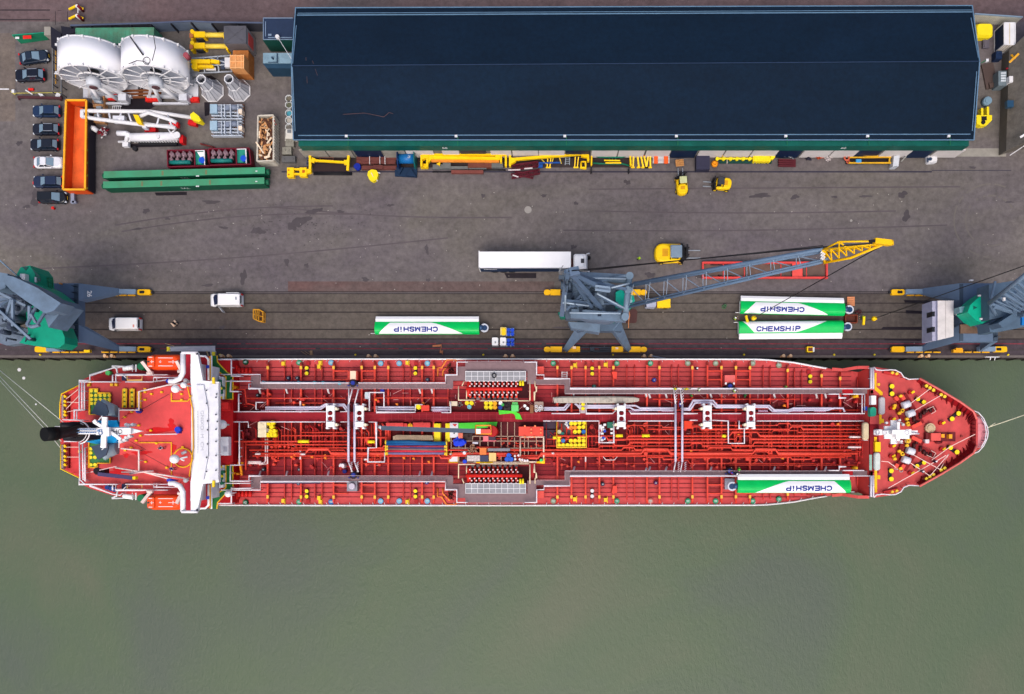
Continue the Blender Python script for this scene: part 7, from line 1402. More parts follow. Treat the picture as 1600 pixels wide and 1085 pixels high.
for y in (619, 627, 633, 643, 648, 697, 704, 713, 719, 726): b = MB(); b.beamp((101, y - 1, Z0 + .6), (103.5, y + 2, Z0 + .6), .3, .4); SP('stern_roller', b, YEL, aft)
b = MB()
for a, c in (((103, 624), (122, 609)), ((103, 628.5), (134, 630)), ((103, 640), (124, 618)), ((103, 644), (116, 642)), ((103, 699), (124, 699)), ((103, 714.5), (128, 714.5))): b.tube([(a[0], a[1], Z0 + .5), (c[0], c[1], Z0 + .7)], .06, 4)
SP('mooring_line', b, M((232, 200, 190)))
# poop level
Z1 = 8.0
po = [(124, 603), (141, 587), (176, 576), (192, 574), (232, 572), (300, 572), (345, 565)]
b = MB(); P_ = [(124, 596), (141, 588), (176, 577), (192, 574.5), (292, 573), (318, 573)]; b.prism(P_ + mir(P_)[::-1], ZD, Z1); poop = SP('poop_deck', b, M((200, 56, 60), .6, var=.2, sc_=.3))
rail([[(124, 604), (124, 595), (141, 595)], [(140.5, 595), (140.5, 587), (176, 575.5), (192, 574)]], z=Z1, name='poop_rail', r=.1); rail([[(124, 748), (124, 757), (141, 757)], [(140.5, 757), (140.5, 759), (176, 772), (188, 774), (192, 770)]], z=Z1, name='poop_rail', r=.1)
b = MB(); b.prism([(300, 562), (363, 562), (363, 588), (364, 594), (364, 758), (363, 764), (363, 788), (300, 788)], ZD - .5, 6); SP('front_deck', b, M((190, 16, 24), .5, var=.15))
b = MB(); b.prism([(329, 556), (329, 581), (342, 581), (353, 589), (353, 624), (364, 624), (364, 586), (355, 582), (340, 566), (338, 556)], 6, 6.05); b.prism(mir([(329, 556), (329, 581), (342, 581), (353, 589), (353, 624), (364, 624), (364, 586), (355, 582), (340, 566), (338, 556)]), 6, 6.05); gw = SP('green_walkway', b, M((24, 104, 50), .6)); b = MB()
for m in (0, 1):
    f = (lambda P_: P_) if not m else (lambda P_: mir(P_))
    for P_ in ([(339, 556), (340, 566), (355, 582), (364, 587)], [(329, 581), (342, 581), (353, 589), (353, 624), (364, 624)], [(330, 560), (330, 574)], [(364, 587), (364, 624)]): b.tube([p + (6.1,) for p in f(P_)], .09, 4)
SP('yellow_edge', b, M((244, 190, 40)), gw)
# upper deck block
Z2 = 10.5
b = MB(); P_ = [(133, 596), (183, 596), (183, 586), (300, 586)]; b.prism(P_ + mir(P_)[::-1], Z1, Z2); ud = SP('upper_deck', b, RD2)
rail([[(124, 597), (183, 597)], [(181, 597), (181, 586), (262, 586)], [(124, 597), (124, 641), (133, 641)], [(128, 597), (128, 640)], [(132, 597), (132, 640)], [(116, 656), (116, 641), (133, 641)], [(120, 656), (120, 643)], [(196, 597), (238, 597), (260, 594), (280, 592)], [(176, 597), (176, 586)]], z=Z2, name='upper_rail', r=.1)
rail([[(124, 692), (125, 750), (133, 757), (183, 757)], [(129, 692), (130, 750)], [(133, 700), (133, 752)], [(181, 757), (181, 766), (262, 766)], [(176, 757), (176, 766)], [(196, 757), (240, 757), (262, 757)], [(100, 690), (120, 690)]], z=Z2, name='upper_rail', r=.1)
rail([[(98, 656), (132, 657)], [(186, 638), (186, 700)], [(189, 640), (189, 700)]], z=Z2 + 1, name='upper_rail', r=.09)
# top deck
Z3 = 13.0
b = MB(); P_ = [(187, 640), (217, 640), (217, 612), (232, 608), (298, 599)]; b.prism(P_ + mir(P_)[::-1], Z2, Z3); td = SP('top_deck', b, RD3)
rail([[(186, 641), (217, 641), (217, 612), (232, 609), (262, 602), (296, 598)], [(189, 701), (217, 704), (217, 736)], [(180, 731), (217, 737), (240, 740), (290, 748)], [(190, 738), (225, 738), (262, 748)]], z=Z3, name='top_rail', r=.11, mat=M((238, 216, 212)))
b = MB()
for P_ in ([(217, 692), (268, 692), (268, 742)], [(268, 614), (268, 627), (294, 627), (299, 618)], [(293, 604), (301, 640), (302, 700), (296, 745)], [(215, 612), (215, 640)], [(220, 612), (220, 640)]): b.tube([p + (Z3 + .1,) for p in P_], .09, 4)
ring_seg(b, W(286, 715.5, Z3 + .1), 1.28, .1, 'z', 36)
SP('yellow_line', b, M((246, 180, 30)), td)
b = MB()
for x, y in ((226, 608), (226, 613), (226, 625), (236, 616), (252, 613), (283, 616), (283, 625), (235, 673), (216, 665), (219, 681), (212, 689), (194, 652), (205, 644), (195, 704), (227, 722), (244, 693), (285, 699), (260, 731), (204, 700)): b.box(x - 1.8, y - 1.4, x + 1.8, y + 1.4, Z3, Z3 + .3)
SP('yellow_step', b, M((250, 190, 20)), td)
b = MB()
for a, c in (((222, 640), (264, 616)), ((190, 655), (215, 637)), ((186, 676), (200, 668)), ((226, 710), (262, 730)), ((215, 645), (222, 641)), ((204, 690), (228, 703))): b.tube([(a[0], a[1], Z3 + .6), (c[0], c[1], Z3 + 1.2)], .04, 4)
SP('stay_wire', b, M((100, 40, 44)), td)
for x, y, z, r in ((274, 608, Z3 + 2.4, .55), (287, 602, Z3 + 2.2, .42), (272.5, 717.5, Z3 + 2.6, .62), (290, 595, Z3 + .8, .3), (290, 751, Z3 + .8, .32), (347, 663.5, 12, .65)):
    b = MB(); c = W(x, y, z); b.cylw((c.x, c.y), .12, z - 2.4, z - r, None, 8); dm = SP('dome_mast', b, OFFW); b = MB(); b.loft([[(c.x + r * k * math.cos(t), c.y + r * k * math.sin(t), z + r * h_) for t in [2 * math.pi * i / 16 for i in range(16)]] for k, h_ in ((.5, -1), (.9, -.5), (1, 0), (.87, .5), (.5, .87), (.1, 1))], smooth=True); SP('satellite_dome', b, M((250, 250, 252), .3), dm)
b = MB(); b.tube([(278, 608, Z3 + 2), (283, 609, Z3 + 2)], .14); b.tube([(279, 717, Z3 + 2), (293, 714, Z3 + 2.2)], .12); b.tube([(279, 716, Z3 + 2), (288, 720, Z3 + 2)], .12); b.tube([(284, 709, Z3 + 1), (291, 706, Z3 + 1)], .2); SP('antenna_arm', b, OFFW, td)
b = MB(); b.cyl(277, 671.5, Z3, Z3 + .8, .4); b.box(275, 676, 280, 677.5, Z3, Z3 + .8); o = SP('blue_cover', b, M((20, 60, 190)), td); b = MB(); b.cyl(215.5, 642, Z3, Z3 + .6, .35); b.cyl(262.5, 595.5, Z2, Z3, .3); b.cyl(263.5, 750, Z2, Z3, .3); SP('blue_cover', b, M((20, 60, 190)), td)
b = MB(); b.tube([(226, 679.5, Z3 + .4), (277, 678.5, Z3 + .4)], .08, 4); b.tube([(196, 650, Z2 + 1), (181, 651, Z2 + 1)], .06, 4); SP('white_pole', b, OFFW, td)
b = MB(); blob_pts = lambda x, y, rx, ry, z: None
for x, y, rx, ry in ((252, 672, 25, 4), (268, 663, 6, 7), (222, 708, 14, 3), (272, 700, 4, 5), (204, 645, 4, 3), (197, 712, 5, 3)): blob(b, x, y, rx, ry, Z3 + .02)
SP('fresh_paint_patch', b, M((214, 22, 26), .35, var=.15), td)
b = MB(); blob(b, 190, 737, 26, 4, Z2 + .02); SP('fresh_paint_patch', b, M((196, 16, 22), .35), ud)
# green drum racks
zg = Z2 + .3
for P_, cells in (([(140, 608), (153, 608), (153, 614.5), (172, 614.5), (172, 628), (160, 640), (150, 648), (140, 648)], [(142.5, 611), (149.5, 611)] + [(142.5 + 7 * i, 618) for i in range(5)] + [(142.5 + 7 * i, 624.5) for i in range(5)] + [(142.5, 630.5), (149, 630.5)]),
        ([(139, 691), (172, 691), (172, 724), (152, 724), (152, 731), (139, 731)], [(141.5, 701.5), (141.5, 708), (141.5, 715), (148, 715), (141.8, 726.5), (148.2, 726.5)]),
        ([(192, 608), (197.5, 608), (197.5, 637), (192, 637)], [(194.5, 609.5), (194.5, 617.5), (194.5, 624), (194.5, 631)]), ([(203.5, 608), (209.5, 608), (209.5, 637), (203.5, 637)], [(206, 609.5), (206, 617.5), (206, 624), (206, 631)])):
    b = MB(); b.prism(P_, Z2, zg); g_ = SP('green_mat', b, M((60, 120, 70), .7), ud); b = MB(); b.tube([p + (zg + .1,) for p in P_ + P_[:1]], .09, 4); SP('yellow_line', b, M((246, 180, 30)), g_)
    b = MB()
    for x, y in cells: b.cyl(x, y, zg, zg + .15, .24, n=12)
    SP('anchor_point', b, M((246, 222, 50)), g_)
b = MB()
for x, y in ((138, 602), (140, 597), (174, 601.5), (181, 601.5), (124, 706)): b.box(x - 2, y - 2, x + 2, y + 2, Z2, Z2 + .4)
SP('yellow_locker', b, M((246, 190, 50)), ud)
# ventilation cowls
for m, (cx, cy) in enumerate(((158, 637), (158, 707))):
    c = W(cx, cy, Z2 + 2.2); b = MB(); e = Vector((1, .35 if m == 0 else .35, 0))
    rings = []
    for t_, r, z in ((0, .85, Z2 + .9), (.33, .95, Z2 + 1.3), (.66, 1.0, Z2 + 1.8), (1, 1.2, Z2 + 2.2)):
        p = W(183 - 20 * t_, (643 if m == 0 else 700) + (-6 if m == 0 else 6) * t_ * 1.0, z); rings.append([(p.x - .3 * math.cos(a) * r * .5, p.y + r * math.cos(a), z + r * .8 * math.sin(a)) for a in [2 * math.pi * i / 14 for i in range(14)]])
    b.loft(rings, smooth=True); cw_ = SP('vent_cowl', b, M((176, 200, 212), .5)); b = MB()
    s = 1 if m == 0 else -1; yb = lambda dy: cy + dy * s
    b.prism([(153, yb(-12)), (166, yb(-4)), (169, yb(6)), (168, yb(12)), (160, yb(14)), (142, yb(9))], Z2 + 3.4, Z2 + 3.6); SP('cowl_mouth', b, M((62, 76, 96), .5), cw_)
# funnel
b = MB(); P_ = [(132, 664), (150, 657), (182, 657), (186, 668), (186, 684), (180, 692), (150, 694), (132, 690)]; b.prism(P_, Z2, Z2 + 2.6); fn = SP('funnel_casing', b, M((0, 150, 214), .45))
b = MB(); P_ = [(98, 662), (112, 659), (128, 660), (134, 668), (135, 678), (130, 687), (112, 690), (98, 688)]; b.prism(P_, Z1, 17); SP('funnel_top', b, M((24, 22, 30), .6), fn)
b = MB(); b.tube([(128, 670, 16), (126, 673, 18), (90, 677, 22), (80, 678.5, 23)], .75, 12, r1=.85); SP('exhaust_pipe', b, M((40, 32, 36), .5, var=.5, sc_=1), fn)
b = MB(); c = W(76, 678.5, 23.5); b.tube([(88, 677.8, 22.4), (69, 679, 23.8)], .87, 14); SP('exhaust_tip', b, M((8, 8, 12), .7), fn)
b = MB(); b.tube([(124, 664, 17.5), (95, 665, 19)], .42, 8); b.tube([(118, 682, 17.5), (100, 684, 18)], .3, 8); b.box(100, 664, 120, 672, 17, 17.6); SP('small_exhaust', b, M((34, 32, 40)), fn)
b = MB(); b.tube([(110, 671, 17.6), (126, 671, 18), (130, 673, 18)], .5, 8); b.tube([(86, 667, 18), (98, 667, 18)], .1, 5); ring_seg(b, W(122, 676, 18), 1.5, .1, 'z', 22, -80, 80); ring_seg(b, W(120, 676, 17.6), 1.3, .06, 'z', 22, -80, 80); SP('silver_duct', b, M((226, 222, 226), .35, .2), fn)
# main radar mast
zr_ = 20.0
b = MB(); b.tube([(166, 674, Z2), (163, 676, zr_)], .5, 8, r1=.3); rm = SP('radar_mast', b, WHITE)
b = MB()
b.beamp((164, 652, zr_), (162, 700, zr_), .65, .3); b.beamp((147, 659, zr_ - .5), (187, 685, zr_ - .5), .4, .25); b.beamp((120, 674, zr_ - 1), (205, 674, zr_ - 1), .8, .25); b.prism([(150, 669), (196, 667), (222, 674), (196, 680), (150, 680)], zr_ - 2, zr_ - 1.5); b.box(158, 668, 170, 682, zr_ - .2, zr_ + .2); b.beamp((147, 661, zr_), (151, 658, zr_), .5, .3)
b.beamp((184, 684, zr_ - .4), (189, 687, zr_ - .4), .4, .25); SP('mast_platform', b, WHITE, rm)
b = MB()
for k in range(9): b.box(118 + k * 3.6, 670, 120 + k * 3.6, 672, zr_ - .7, zr_ - .5); b.box(118 + k * 3.6, 675, 120 + k * 3.6, 677, zr_ - .7, zr_ - .5)
b.box(152, 671, 156, 675, zr_, zr_ + .1); ring_seg(b, W(157, 677, zr_ + .3), .22, .06, 'z', 10); ring_seg(b, W(157, 673, zr_ + .3), .15, .05, 'z', 10); SP('mast_fitting', b, M((120, 150, 190)), rm)
b = MB()
for x, y in ((200, 665), (201, 682), (196, 684), (196, 664), (193, 688), (206, 664), (187, 690)): b.cyl(x, y, zr_ - 3, zr_ - 2, .2, n=8); b.tube([(x, y, zr_ - 3), (x + 2, y + 3 * (1 if y > 674 else -1), zr_ - 3)], .06, 4)
b.tube([(157, 698, zr_), (162, 701, zr_), (159, 703, zr_)], .08, 4); b.tube([(154, 657, zr_), (160, 650, zr_)], .07, 4); b.tube([(156, 648, Z2 + 2), (163, 648, Z2 + 2)], .06, 4); SP('antenna', b, OFFW, rm)
SP('lettering', textmb('IHO', .8, TR(W(183, 675, zr_ - .86) + Vector((0, 0, .03)))), M((90, 90, 96)), rm)
# aft crane jib
b = MB(); b.tube([(152, 736, Z3), (152, 736, Z3 + 1.5)], .5, 10); b.box(149, 733, 163, 742, Z3, Z3 + 1.2); sc_c = SP('stores_crane', b, M((26, 18, 30), .5)); b = MB(); b.beamp((154, 741, Z3 + 1.4), (208, 747, Z3 + 1.8), .5, .4); SP('crane_jib', b, M((70, 62, 100), .5), sc_c); b = MB(); b.box(207, 745, 211.5, 749.5, Z3 + 1.4, Z3 + 2.1); SP('jib_tip', b, YEL, sc_c)
b = MB(); b.tube([(142, 738, Z3 + 1), (182, 729, Z3 + 2)], .07, 4); b.tube([(203, 741, Z3 + 1), (226, 737, Z3 + 1.5), (240, 736, Z3 + 1)], .12, 5); SP('jib_stay', b, M((226, 190, 190)), sc_c)
# bridge
Z4 = 15.5
b = MB(); P_ = [(298, 551), (309, 551), (309, 556), (318, 596), (342, 596), (342, 588), (342, 640), (343, CY)]; B1 = [(298, 551), (308.5, 551), (308.5, 557), (317, 595), (342, 597)]; L1 = [(297.5, 552), (297.5, 599), (305, 638)]
P_ = B1 + mir(B1)[::-1] + mir(L1)[:0]
P_ = [(298, 551), (308.5, 551), (317, 595), (342, 597), (342, 754), (317, 756.5), (308.5, 800), (298, 800), (298, 752), (305.5, 713), (305.5, 638), (298, 599)]
P_ = [(x, y if y < 799 else 799) for x, y in P_]
b.prism(P_, 14.9, Z4); br = SP('bridge', b, M((238, 238, 244), .45, var=.05, sc_=.3))
b = MB(); b.boxw(-48.9, -9.2, 6, -47.7, 9.6, 12.9); SP('accommodation', b, M((232, 232, 238)))
b = MB(); P_ = [(306, 602), (318, 602), (325, 640), (325, 712), (318, 750), (306, 750), (311, 712), (311, 640)]; b.prism(P_, Z4, Z4 + .3); b.box(327, 600, 341, 751, Z4, Z4 + .12); SP('bridge_roof_panel', b, M((226, 226, 234), .45), br)
b = MB()
for x, y in ((322.5, 610), (322.5, 630.5), (324, 658), (324, 672), (324, 694), (322.5, 715), (322.5, 737), (337, 621), (337, 648), (337, 671), (337, 690), (337, 712), (337, 735), (338, 616), (339, 659)): b.box(x - .8, y - 1.2, x + .8, y + 1.2, Z4 + .3, Z4 + .45)
b.box(306, 552, 308, 554.5, Z4, Z4 + .3); b.box(306, 796, 308, 799, Z4, Z4 + .3); SP('roof_fitting', b, M((70, 72, 84)), br)
b = MB(); t_ = textmb('GNIXO  M  CM', .62, TR(W(315.5, 673, Z4 + .34)) @ RZ(-math.pi / 2), 1.3); SP('lettering', t_, M((186, 188, 198)), br)
b = MB()
for k in range(26): b.box(308.4, 642 + k * 2.6, 309.4, 643.8 + k * 2.6, Z4 + .3, Z4 + .33)
SP('roof_mark', b, M((170, 176, 182)), br)
for m in (0, 1):
    f = (lambda P_: P_) if not m else (lambda P_: mir(P_))
    b = MB(); q = f([(309, 557), (329, 557), (329, 595), (317.5, 595)]); b.prism(q, 10.5, 10.7); SP('wing_deck', b, M((190, 28, 44), .5))
    b = MB(); q = f([(289, 553), (298, 553), (298, 598), (289, 600)]); b.prism(q, 12.5, 12.7); SP('wing_deck', b, M((176, 16, 44), .5))
    b = MB(); P_ = f([(286, 552), (286, 583), (281, 592), (272, 596), (264, 596)]); b.tube([p + (Z4 - .3,) for p in P_], .35, 6); b.tube([p + (Z4,) for p in f([(284, 551.5), (309, 551.5)])], .2, 6); P_ = f([(309, 556.5), (321, 557), (326, 562), (326, 594)]); b.tube([p + (11.5,) for p in P_], .15, 6); b.tube([p + (11.5,) for p in f([(330.5, 556), (330.5, 595)])], .12, 6); SP('white_bulwark', b, M((244, 242, 248)))
    b = MB(); b.tube([p + (11.9,) for p in f([(328.5, 557), (328.5, 594)])], .1, 4); b.tube([p + (6.5,) for p in f([(330.8, 563), (330.8, 574)])], .1, 4); SP('yellow_handrail', b, DYEL)
    b = MB(); q = f([(322, 571), (328, 571), (328, 575.5), (322, 575.5)]); b.prism(q, 11, 11.8); SP('blue_cover', b, M((24, 60, 180)))
    rail([f([(240, 596), (240, 590), (262, 590), (281, 590)]), f([(245, 596), (245, 591)]), f([(182, 586), (192, 586), (197, 591)])], z=Z2 + .5, name='boat_deck_rail', r=.07)
    # front of the bridge
    b = MB(); q = f([(342, 588), (350, 590), (350, 619), (342, 620)]); b.prism(q, 6, 6.7); SP('front_house', b, M((232, 232, 240)))
    b = MB(); b.box(*(lambda a, c: (331.5, min(a, c), 335, max(a, c)))(f([(0, 590)])[0][1], f([(0, 600)])[0][1]), Z4, Z4 + .3); SP('yellow_step', b, M((250, 210, 40)), br)
    b = MB(); q = f([(347, 589), (349, 589), (349, 602), (347, 602)]); b.prism(q, 6.7, 6.9); q = f([(347.5, 615), (350, 615), (350, 624), (347.5, 624)]); b.prism(q, 6, 6.5); SP('window_box', b, OFFW)
    b = MB()
    for k in range(6): q = f([(343 + random.uniform(-1, 4), 596 + k * 3.5)])[0]; b.cyl(q[0], q[1], 6.4, 7.2, .25, n=7)
    SP('green_gear', b, M((40, 110, 80)))
    b = MB(); q = f([(345, 607)])[0]; b.cyl(q[0], q[1], 6.7, 7.3, .2); q = f([(345, 621)])[0]; b.cyl(q[0], q[1], 6, 6.6, .22); SP('yellow_cap', b, YEL2)
    # liferafts, davit, lifeboat
    b = MB(); q = f([(201, 575.5)])[0]; c = W(q[0], q[1], Z2); s = -1 if m else 1; b.tubew([c + Vector((-.7, -.1 * s, 0)), c + Vector((.7, .1 * s, 0))], .36, 10); SP('liferaft', b, M((250, 250, 250)))
    b = MB(); q = f([(219.5, 573)])[0]; b.cyl(q[0], q[1], Z1, Z2, .55, .5, 12); SP('green_drum_cover', b, M((20, 110, 70)))
    b = MB(); q = f([(168, 583)])[0]
    if not m: b.cyl(q[0], q[1], Z1, Z1 + .9, .33); SP('green_buoy', b, M((90, 200, 110)))
    else:
        for x in (167, 173, 178): b.cyl(x, 762 + (x - 167) * .3, Z1, Z1 + .9, .33)
        SP('blue_barrel', b, M((20, 60, 130)))
    for x0, x1 in ((222, 236), (276, 284)):
        b = MB(); a, c = f([(x0, 565 if x0 < 250 else 564)])[0], f([(x1, 583 if x0 < 250 else 580)])[0]; b.beamp(a + (13,), c + (12.5,), .4, .4); b.tube([(c[0] - 6, c[1] + (.5 if not m else -.5), 12.6), (c[0] + 3, c[1], 12.6)], .25, 6); SP('lifeboat_davit', b, M((238, 214, 206)))
    b = MB(); q = f([(190, 587), (197, 587), (197, 595), (190, 595)]); b.prism(q, Z2, Z2 + .5); SP('dark_hatch', b, M((26, 30, 70)))
    b = MB(); q = f([(199, 587), (222, 587), (222, 594.5), (199, 594.5)]); b.tube([p + (Z2 + .8,) for p in q + q[:1]], .1, 4); SP('hatch_frame', b, M((244, 190, 110)))
    b = MB()
    for x in (207, 212, 213): q = f([(x, 570)])[0]; q2 = f([(x, 581)])[0]; b.tube([q + (Z2,), q2 + (Z2,)], .07, 4)
    b.tube([p + (Z2,) for p in f([(175, 573), (182, 576), (184, 585)])], .12, 5); b.tube([p + (Z2,) for p in f([(175, 572), (196, 573)])], .1, 5); SP('ladder_rail', b, OFFW)
b = MB(); b.prism([(338, 688), (346, 683), (357, 683), (357, 712), (337, 712)], 6, 7); fh = SP('front_house', b, M((240, 240, 246))); b = MB(); b.box(349, 698, 355, 706, 7, 7.05); SP('roof_grille', b, M((196, 196, 210)), fh)
b = MB(); c = W(355.5, 772, 7.5); b.cylw((c.x, c.y), .15, ZD, 7, None, 8); b.loft([[(c.x + .5 * k * math.cos(t), c.y + .5 * k * math.sin(t), 7.3 + .5 * h_) for t in [2 * math.pi * i / 14 for i in range(14)]] for k, h_ in ((.5, -1), (.95, -.3), (1, 0), (.8, .6), (.1, 1))], smooth=True); SP('satellite_dome', b, WHITE)
rail([[(341, 562), (362, 562)], [(361.5, 562), (361.5, 587)], [(341, 787), (362, 787)], [(361.5, 762), (361.5, 787)], [(361, 588), (376, 588)], [(373, 612), (360, 612), (361, 594)], [(373, 616), (373, 644)], [(374, 660), (374, 727)], [(360, 727), (376, 727)], [(360, 727), (360, 752), (390, 752)], [(361, 764), (392, 763)]], z=6.05, name='front_rail', r=.1)
b = MB(); b.box(346, 629, 357, 640, 6, 7); fr(b, 342.5, 627.5, 359, 641.5, 6.5, .08); SP('red_winch_box', b, M((226, 40, 40)))
b = MB(); b.beamp((375, 722, 6), (378, 743, 6), .25, .3); b.beamp((372, 724, 6), (380, 724, 6), .3, .3); b.cyl(362, 740, 4, 6, .25); b.cyl(371, 741, 4, 5.5, .15); b.cyl(363, 605, 4, 5.8, .3); b.cyl(361, 611, 4, 5.8, .15); SP('orange_hydrant', b, M((244, 150, 20)))
b = MB(); b.tube([(365, 609, 5), (383, 609, 5), (385, 630, 5), (400, 634, 5)], .1, 5); b.tube([(378, 690, 5), (378, 742, 5), (376, 745, 5)], .13, 5); b.tube([(384, 690, 5), (384, 735, 5)], .13, 5); SP('cargo_pipe', b, PIPE)
# gangway and lifeboats are things of their own ----------------------------
for m in (0, 1):
    s = -1 if m else 1; c = W(256.5, 566 if not m else 2 * CY - 566, 12.4)
    t = T('lifeboat', 'orange enclosed lifeboat on the %s side of the bridge' % ('quay' if not m else 'river'), 'lifeboat', (c.x, c.y, 10.4), 'orange lifeboats')
    b = MB(); b.loft([rr(-2.3, 2.3, 1.3, .6, 10.4), rr(-2.55, 2.6, 2.1, .9, 11.2), rr(-2.55, 2.6, 2.15, .95, 11.8), rr(-2.35, 2.25, 1.9, .9, 12.3), rr(-2.1, 1.9, 1.3, .6, 12.6)], smooth=True).xf(TR((c.x, c.y, 0))); hl = t.part('hull', b, M((246, 76, 20), .4, var=.06))
    b = MB(); b.loft([rr(-2.2, -1.05, 1.7, .25, 12.2), rr(-2.1, -1.15, 1.5, .2, 12.85)]).xf(TR((c.x, c.y, 0))); t.part('helm_cabin', b, M((240, 84, 30), .4)); b = MB()
    for x, y, w_, h_ in ((-1.9, .6, .5, .08), (-1.9, -.6, .5, .08), (-.7, .55, 2.0, .07), (-.7, -.55, 2.0, .07), (-.6, 0, .35, .06), (-.45, -.15, .06, .35), (.7, 0, 1.1, .06), (1.3, -.25, .07, .5), (-1.7, 0, .5, .06), (-1.5, -.2, .06, .4)): b.boxw(c.x + x, c.y + y - h_ / 2 if h_ < .2 else c.y + y, 12.62 if x > -1 else 12.86, c.x + x + w_, c.y + y + (h_ / 2 if h_ < .2 else h_), 12.66 if x > -1 else 12.9)
    t.part('grab_line', b, WHITE, hl)
    b = MB()
    for x in (-1.9, 1.9): b.cylw((c.x + x, c.y), .12, 12.3, 13.0, None, 8)
    t.part('lifting_hook', b, DGREY)
t = T('gangway', 'grey aluminium gangway with yellow ends between the quay and the bridge', 'gangway', W(300, 545, 0)); b = MB(); b.prism([(264, 543), (336, 540.5), (336, 549.5), (264, 548.5)], 3.4, 3.55); b.prism([(328, 549), (337, 549), (337, 558), (330, 558)], 3.3, 3.5); t.part('walkway', b, M((172, 176, 190), .5, .1)); b = MB(); b.box(260.5, 542, 265, 549.5, 3.3, 3.7); b.box(331, 550, 335.5, 556, 3.5, 3.8); t.part('yellow_plate', b, M((244, 224, 50)))
b = MB()
for y in (542, 549): b.tube([(262, y, 4.4), (334, y - 1, 4.4)], .05, 4)
for k in range(10): b.tube([(264 + k * 7.5, 542, 3.5), (264 + k * 7.5, 542, 4.4)], .03, 4)
t.part('handrail', b, STEEL); b = MB(); b.tube([(258, 537, 1), (272, 541, 3)], .06, 4); b.tube([(323, 549, 4), (327, 562, 5)], .08, 4); t.part('rope_net', b, M((176, 150, 110)))
for k, (P_, lab) in enumerate((([(100, 661, 9), (-10, 571, 1)], 'uppermost pale stern mooring rope running to the quay at left'), ([(96, 690, 7), (-10, 578, 1)], 'middle pale stern mooring rope running to the quay at left'), ([(97, 703, 6), (75, 676, 5.5), (-10, 584, 1)], 'lowest pale stern mooring rope running to the quay at left'))): b = MB(); b.tube(P_, .055, 5); solo('mooring_rope', b, M((206, 210, 204), .7), lab, 'rope')
b = MB(); b.tube([(1544, 668, 6.4), (1620, 642, 4)], .07, 5); b.tube([(1543, 669, 6.4), (1555, 661, 6)], .07, 5); solo('mooring_rope', b, M((226, 220, 190), .7), 'pale bow mooring rope leaving the picture at the right edge', 'rope')
b = MB()
for P_ in ([(1421, 632), (1452, 608.5)], [(1427, 643), (1472, 617)], [(1427, 711), (1470, 734.5)], [(1420, 722), (1453, 744)], [(1453, 744), (1483, 709), (1469, 733)], [(1525, 678), (1485, 698), (1456, 719)], [(1388, 763), (1420, 745), (1478, 712)], [(1377, 721), (1388, 722), (1400, 731)]): b.tube([p + (ZF + .9,) for p in P_], .06, 4)
SP('mooring_line', b, M((250, 214, 206)))
b = MB()
for x0, y0, x1, y1 in ((1018, 556, 1044, 561), (1019, 557.5, 1040, 560)): b.tube([(x0, y0, .6), (x1, y1, 3.4)], .05, 4)
solo('mooring_rope', b, M((176, 190, 210)), 'short pale rope pair from the quay bollard to the ship rail amidships', 'rope')
# ---------------------------------------------------------------- loose things on the ship
wing('green and white wing sail lying on the ship deck near the bow', 1238, 755.5, -1, 1, 6.2, 0, L_=16.3, tdx=0)
DP = None
def drums(cells, z, lab, r=.3, h=.9, group='yellow drums', col=None):
    proto = None; rows = []
    for x, y in sorted(cells, key=lambda c: c[1]):
        if rows and abs(rows[-1][0][1] - y) < 3: rows[-1].append((x, y))
        else: rows.append([(x, y)])
    for x, y in cells:
        if proto is None:
            proto = T('steel_drum', lab, 'drum', (0, 0, 0), group); b = MB(); b.cylw((0, 0), r, 0, h, r * .98, 16); b.cylw((0, 0), r * 1.04, .28, .33, None, 16); b.cylw((0, 0), r * 1.04, .58, .63, None, 16); sh = proto.part('shell', b, col or M((250, 226, 20), .4, var=.06))
            b = MB(); ring_seg(b, (0, 0, h), r * .93, .03, 'z', 16, nt=4); proto.part('rim', b, M((226, 196, 20)) if not col else col, sh); b = MB(); b.cylw((r * .5, 0), .05, h, h + .02, None, 6); proto.part('bung', b, DGREY, sh); o = proto.o
        else: o = copy_tree(proto.o)
        if len(cells) > 1:
            ri = [(x, y) in r_ for r_ in rows].index(True); row = sorted(rows[ri]); rn = '' if len(rows) == 1 else (', %s row' % ('bottom' if ri == len(rows) - 1 else 'top' if ri == 0 else ORD[ri]))
            o['label'] = lab + rn + (', %s from left' % ORD[row.index((x, y))] if len(row) > 1 else '')
        p = W(x, y, z + h); o.location = (p.x, p.y, z); o.rotation_euler = (0, 0, random.uniform(0, 6))
# pen drums
pen = [(892.5, 662), (898.5, 662), (913, 661), (905.5, 661), (905, 668), (911.5, 667.5), (898.5, 675), (905, 674.5), (873.5, 683), (905.5, 683), (912, 682.5), (892, 689), (898.5, 689), (905, 689), (912, 689), (873, 689), (873.5, 696), (880, 696), (886.5, 696), (892.5, 696), (899, 696), (905.5, 696), (912, 695.5)]
drums(pen, 4.4, 'yellow drum in the railed deck pen', .3, .9, 'yellow drums in the deck pen')
drums([(892.5, 668.5), (898.5, 668.5)], 4.4, 'orange drum in the yellow railed deck pen', .3, .9, 'orange drums in the deck pen', M((240, 140, 40)))
drums([(912, 675)], 4.4, 'blue and white drum at the right edge of the yellow railed pen', .3, .9, 'blue drums', M((30, 110, 190))); drums([(880, 689)], 4.4, 'blue drum at the lower left of the yellow railed pen', .3, .9, 'blue drums', M((60, 120, 180)))
drums([(874, 675)], 4.4, 'pale beige drum at the left edge of the yellow railed pen', .3, .9, 'pale drums', M((196, 190, 150))); drums([(878.5, 678.5)], 4.4, 'teal drum lying beside the pale beige drum in the pen', .3, .7, 'teal drums', M((20, 120, 110)))
b = MB()
for x, y in ((885, 661), (886, 665), (888, 668), (884, 663)): b.cyl(x, y, 4.4, 5.1, .17, n=8)
solo('paint_tins', b, OFFW, 'small white tins in the upper left of the yellow railed pen', 'tins')
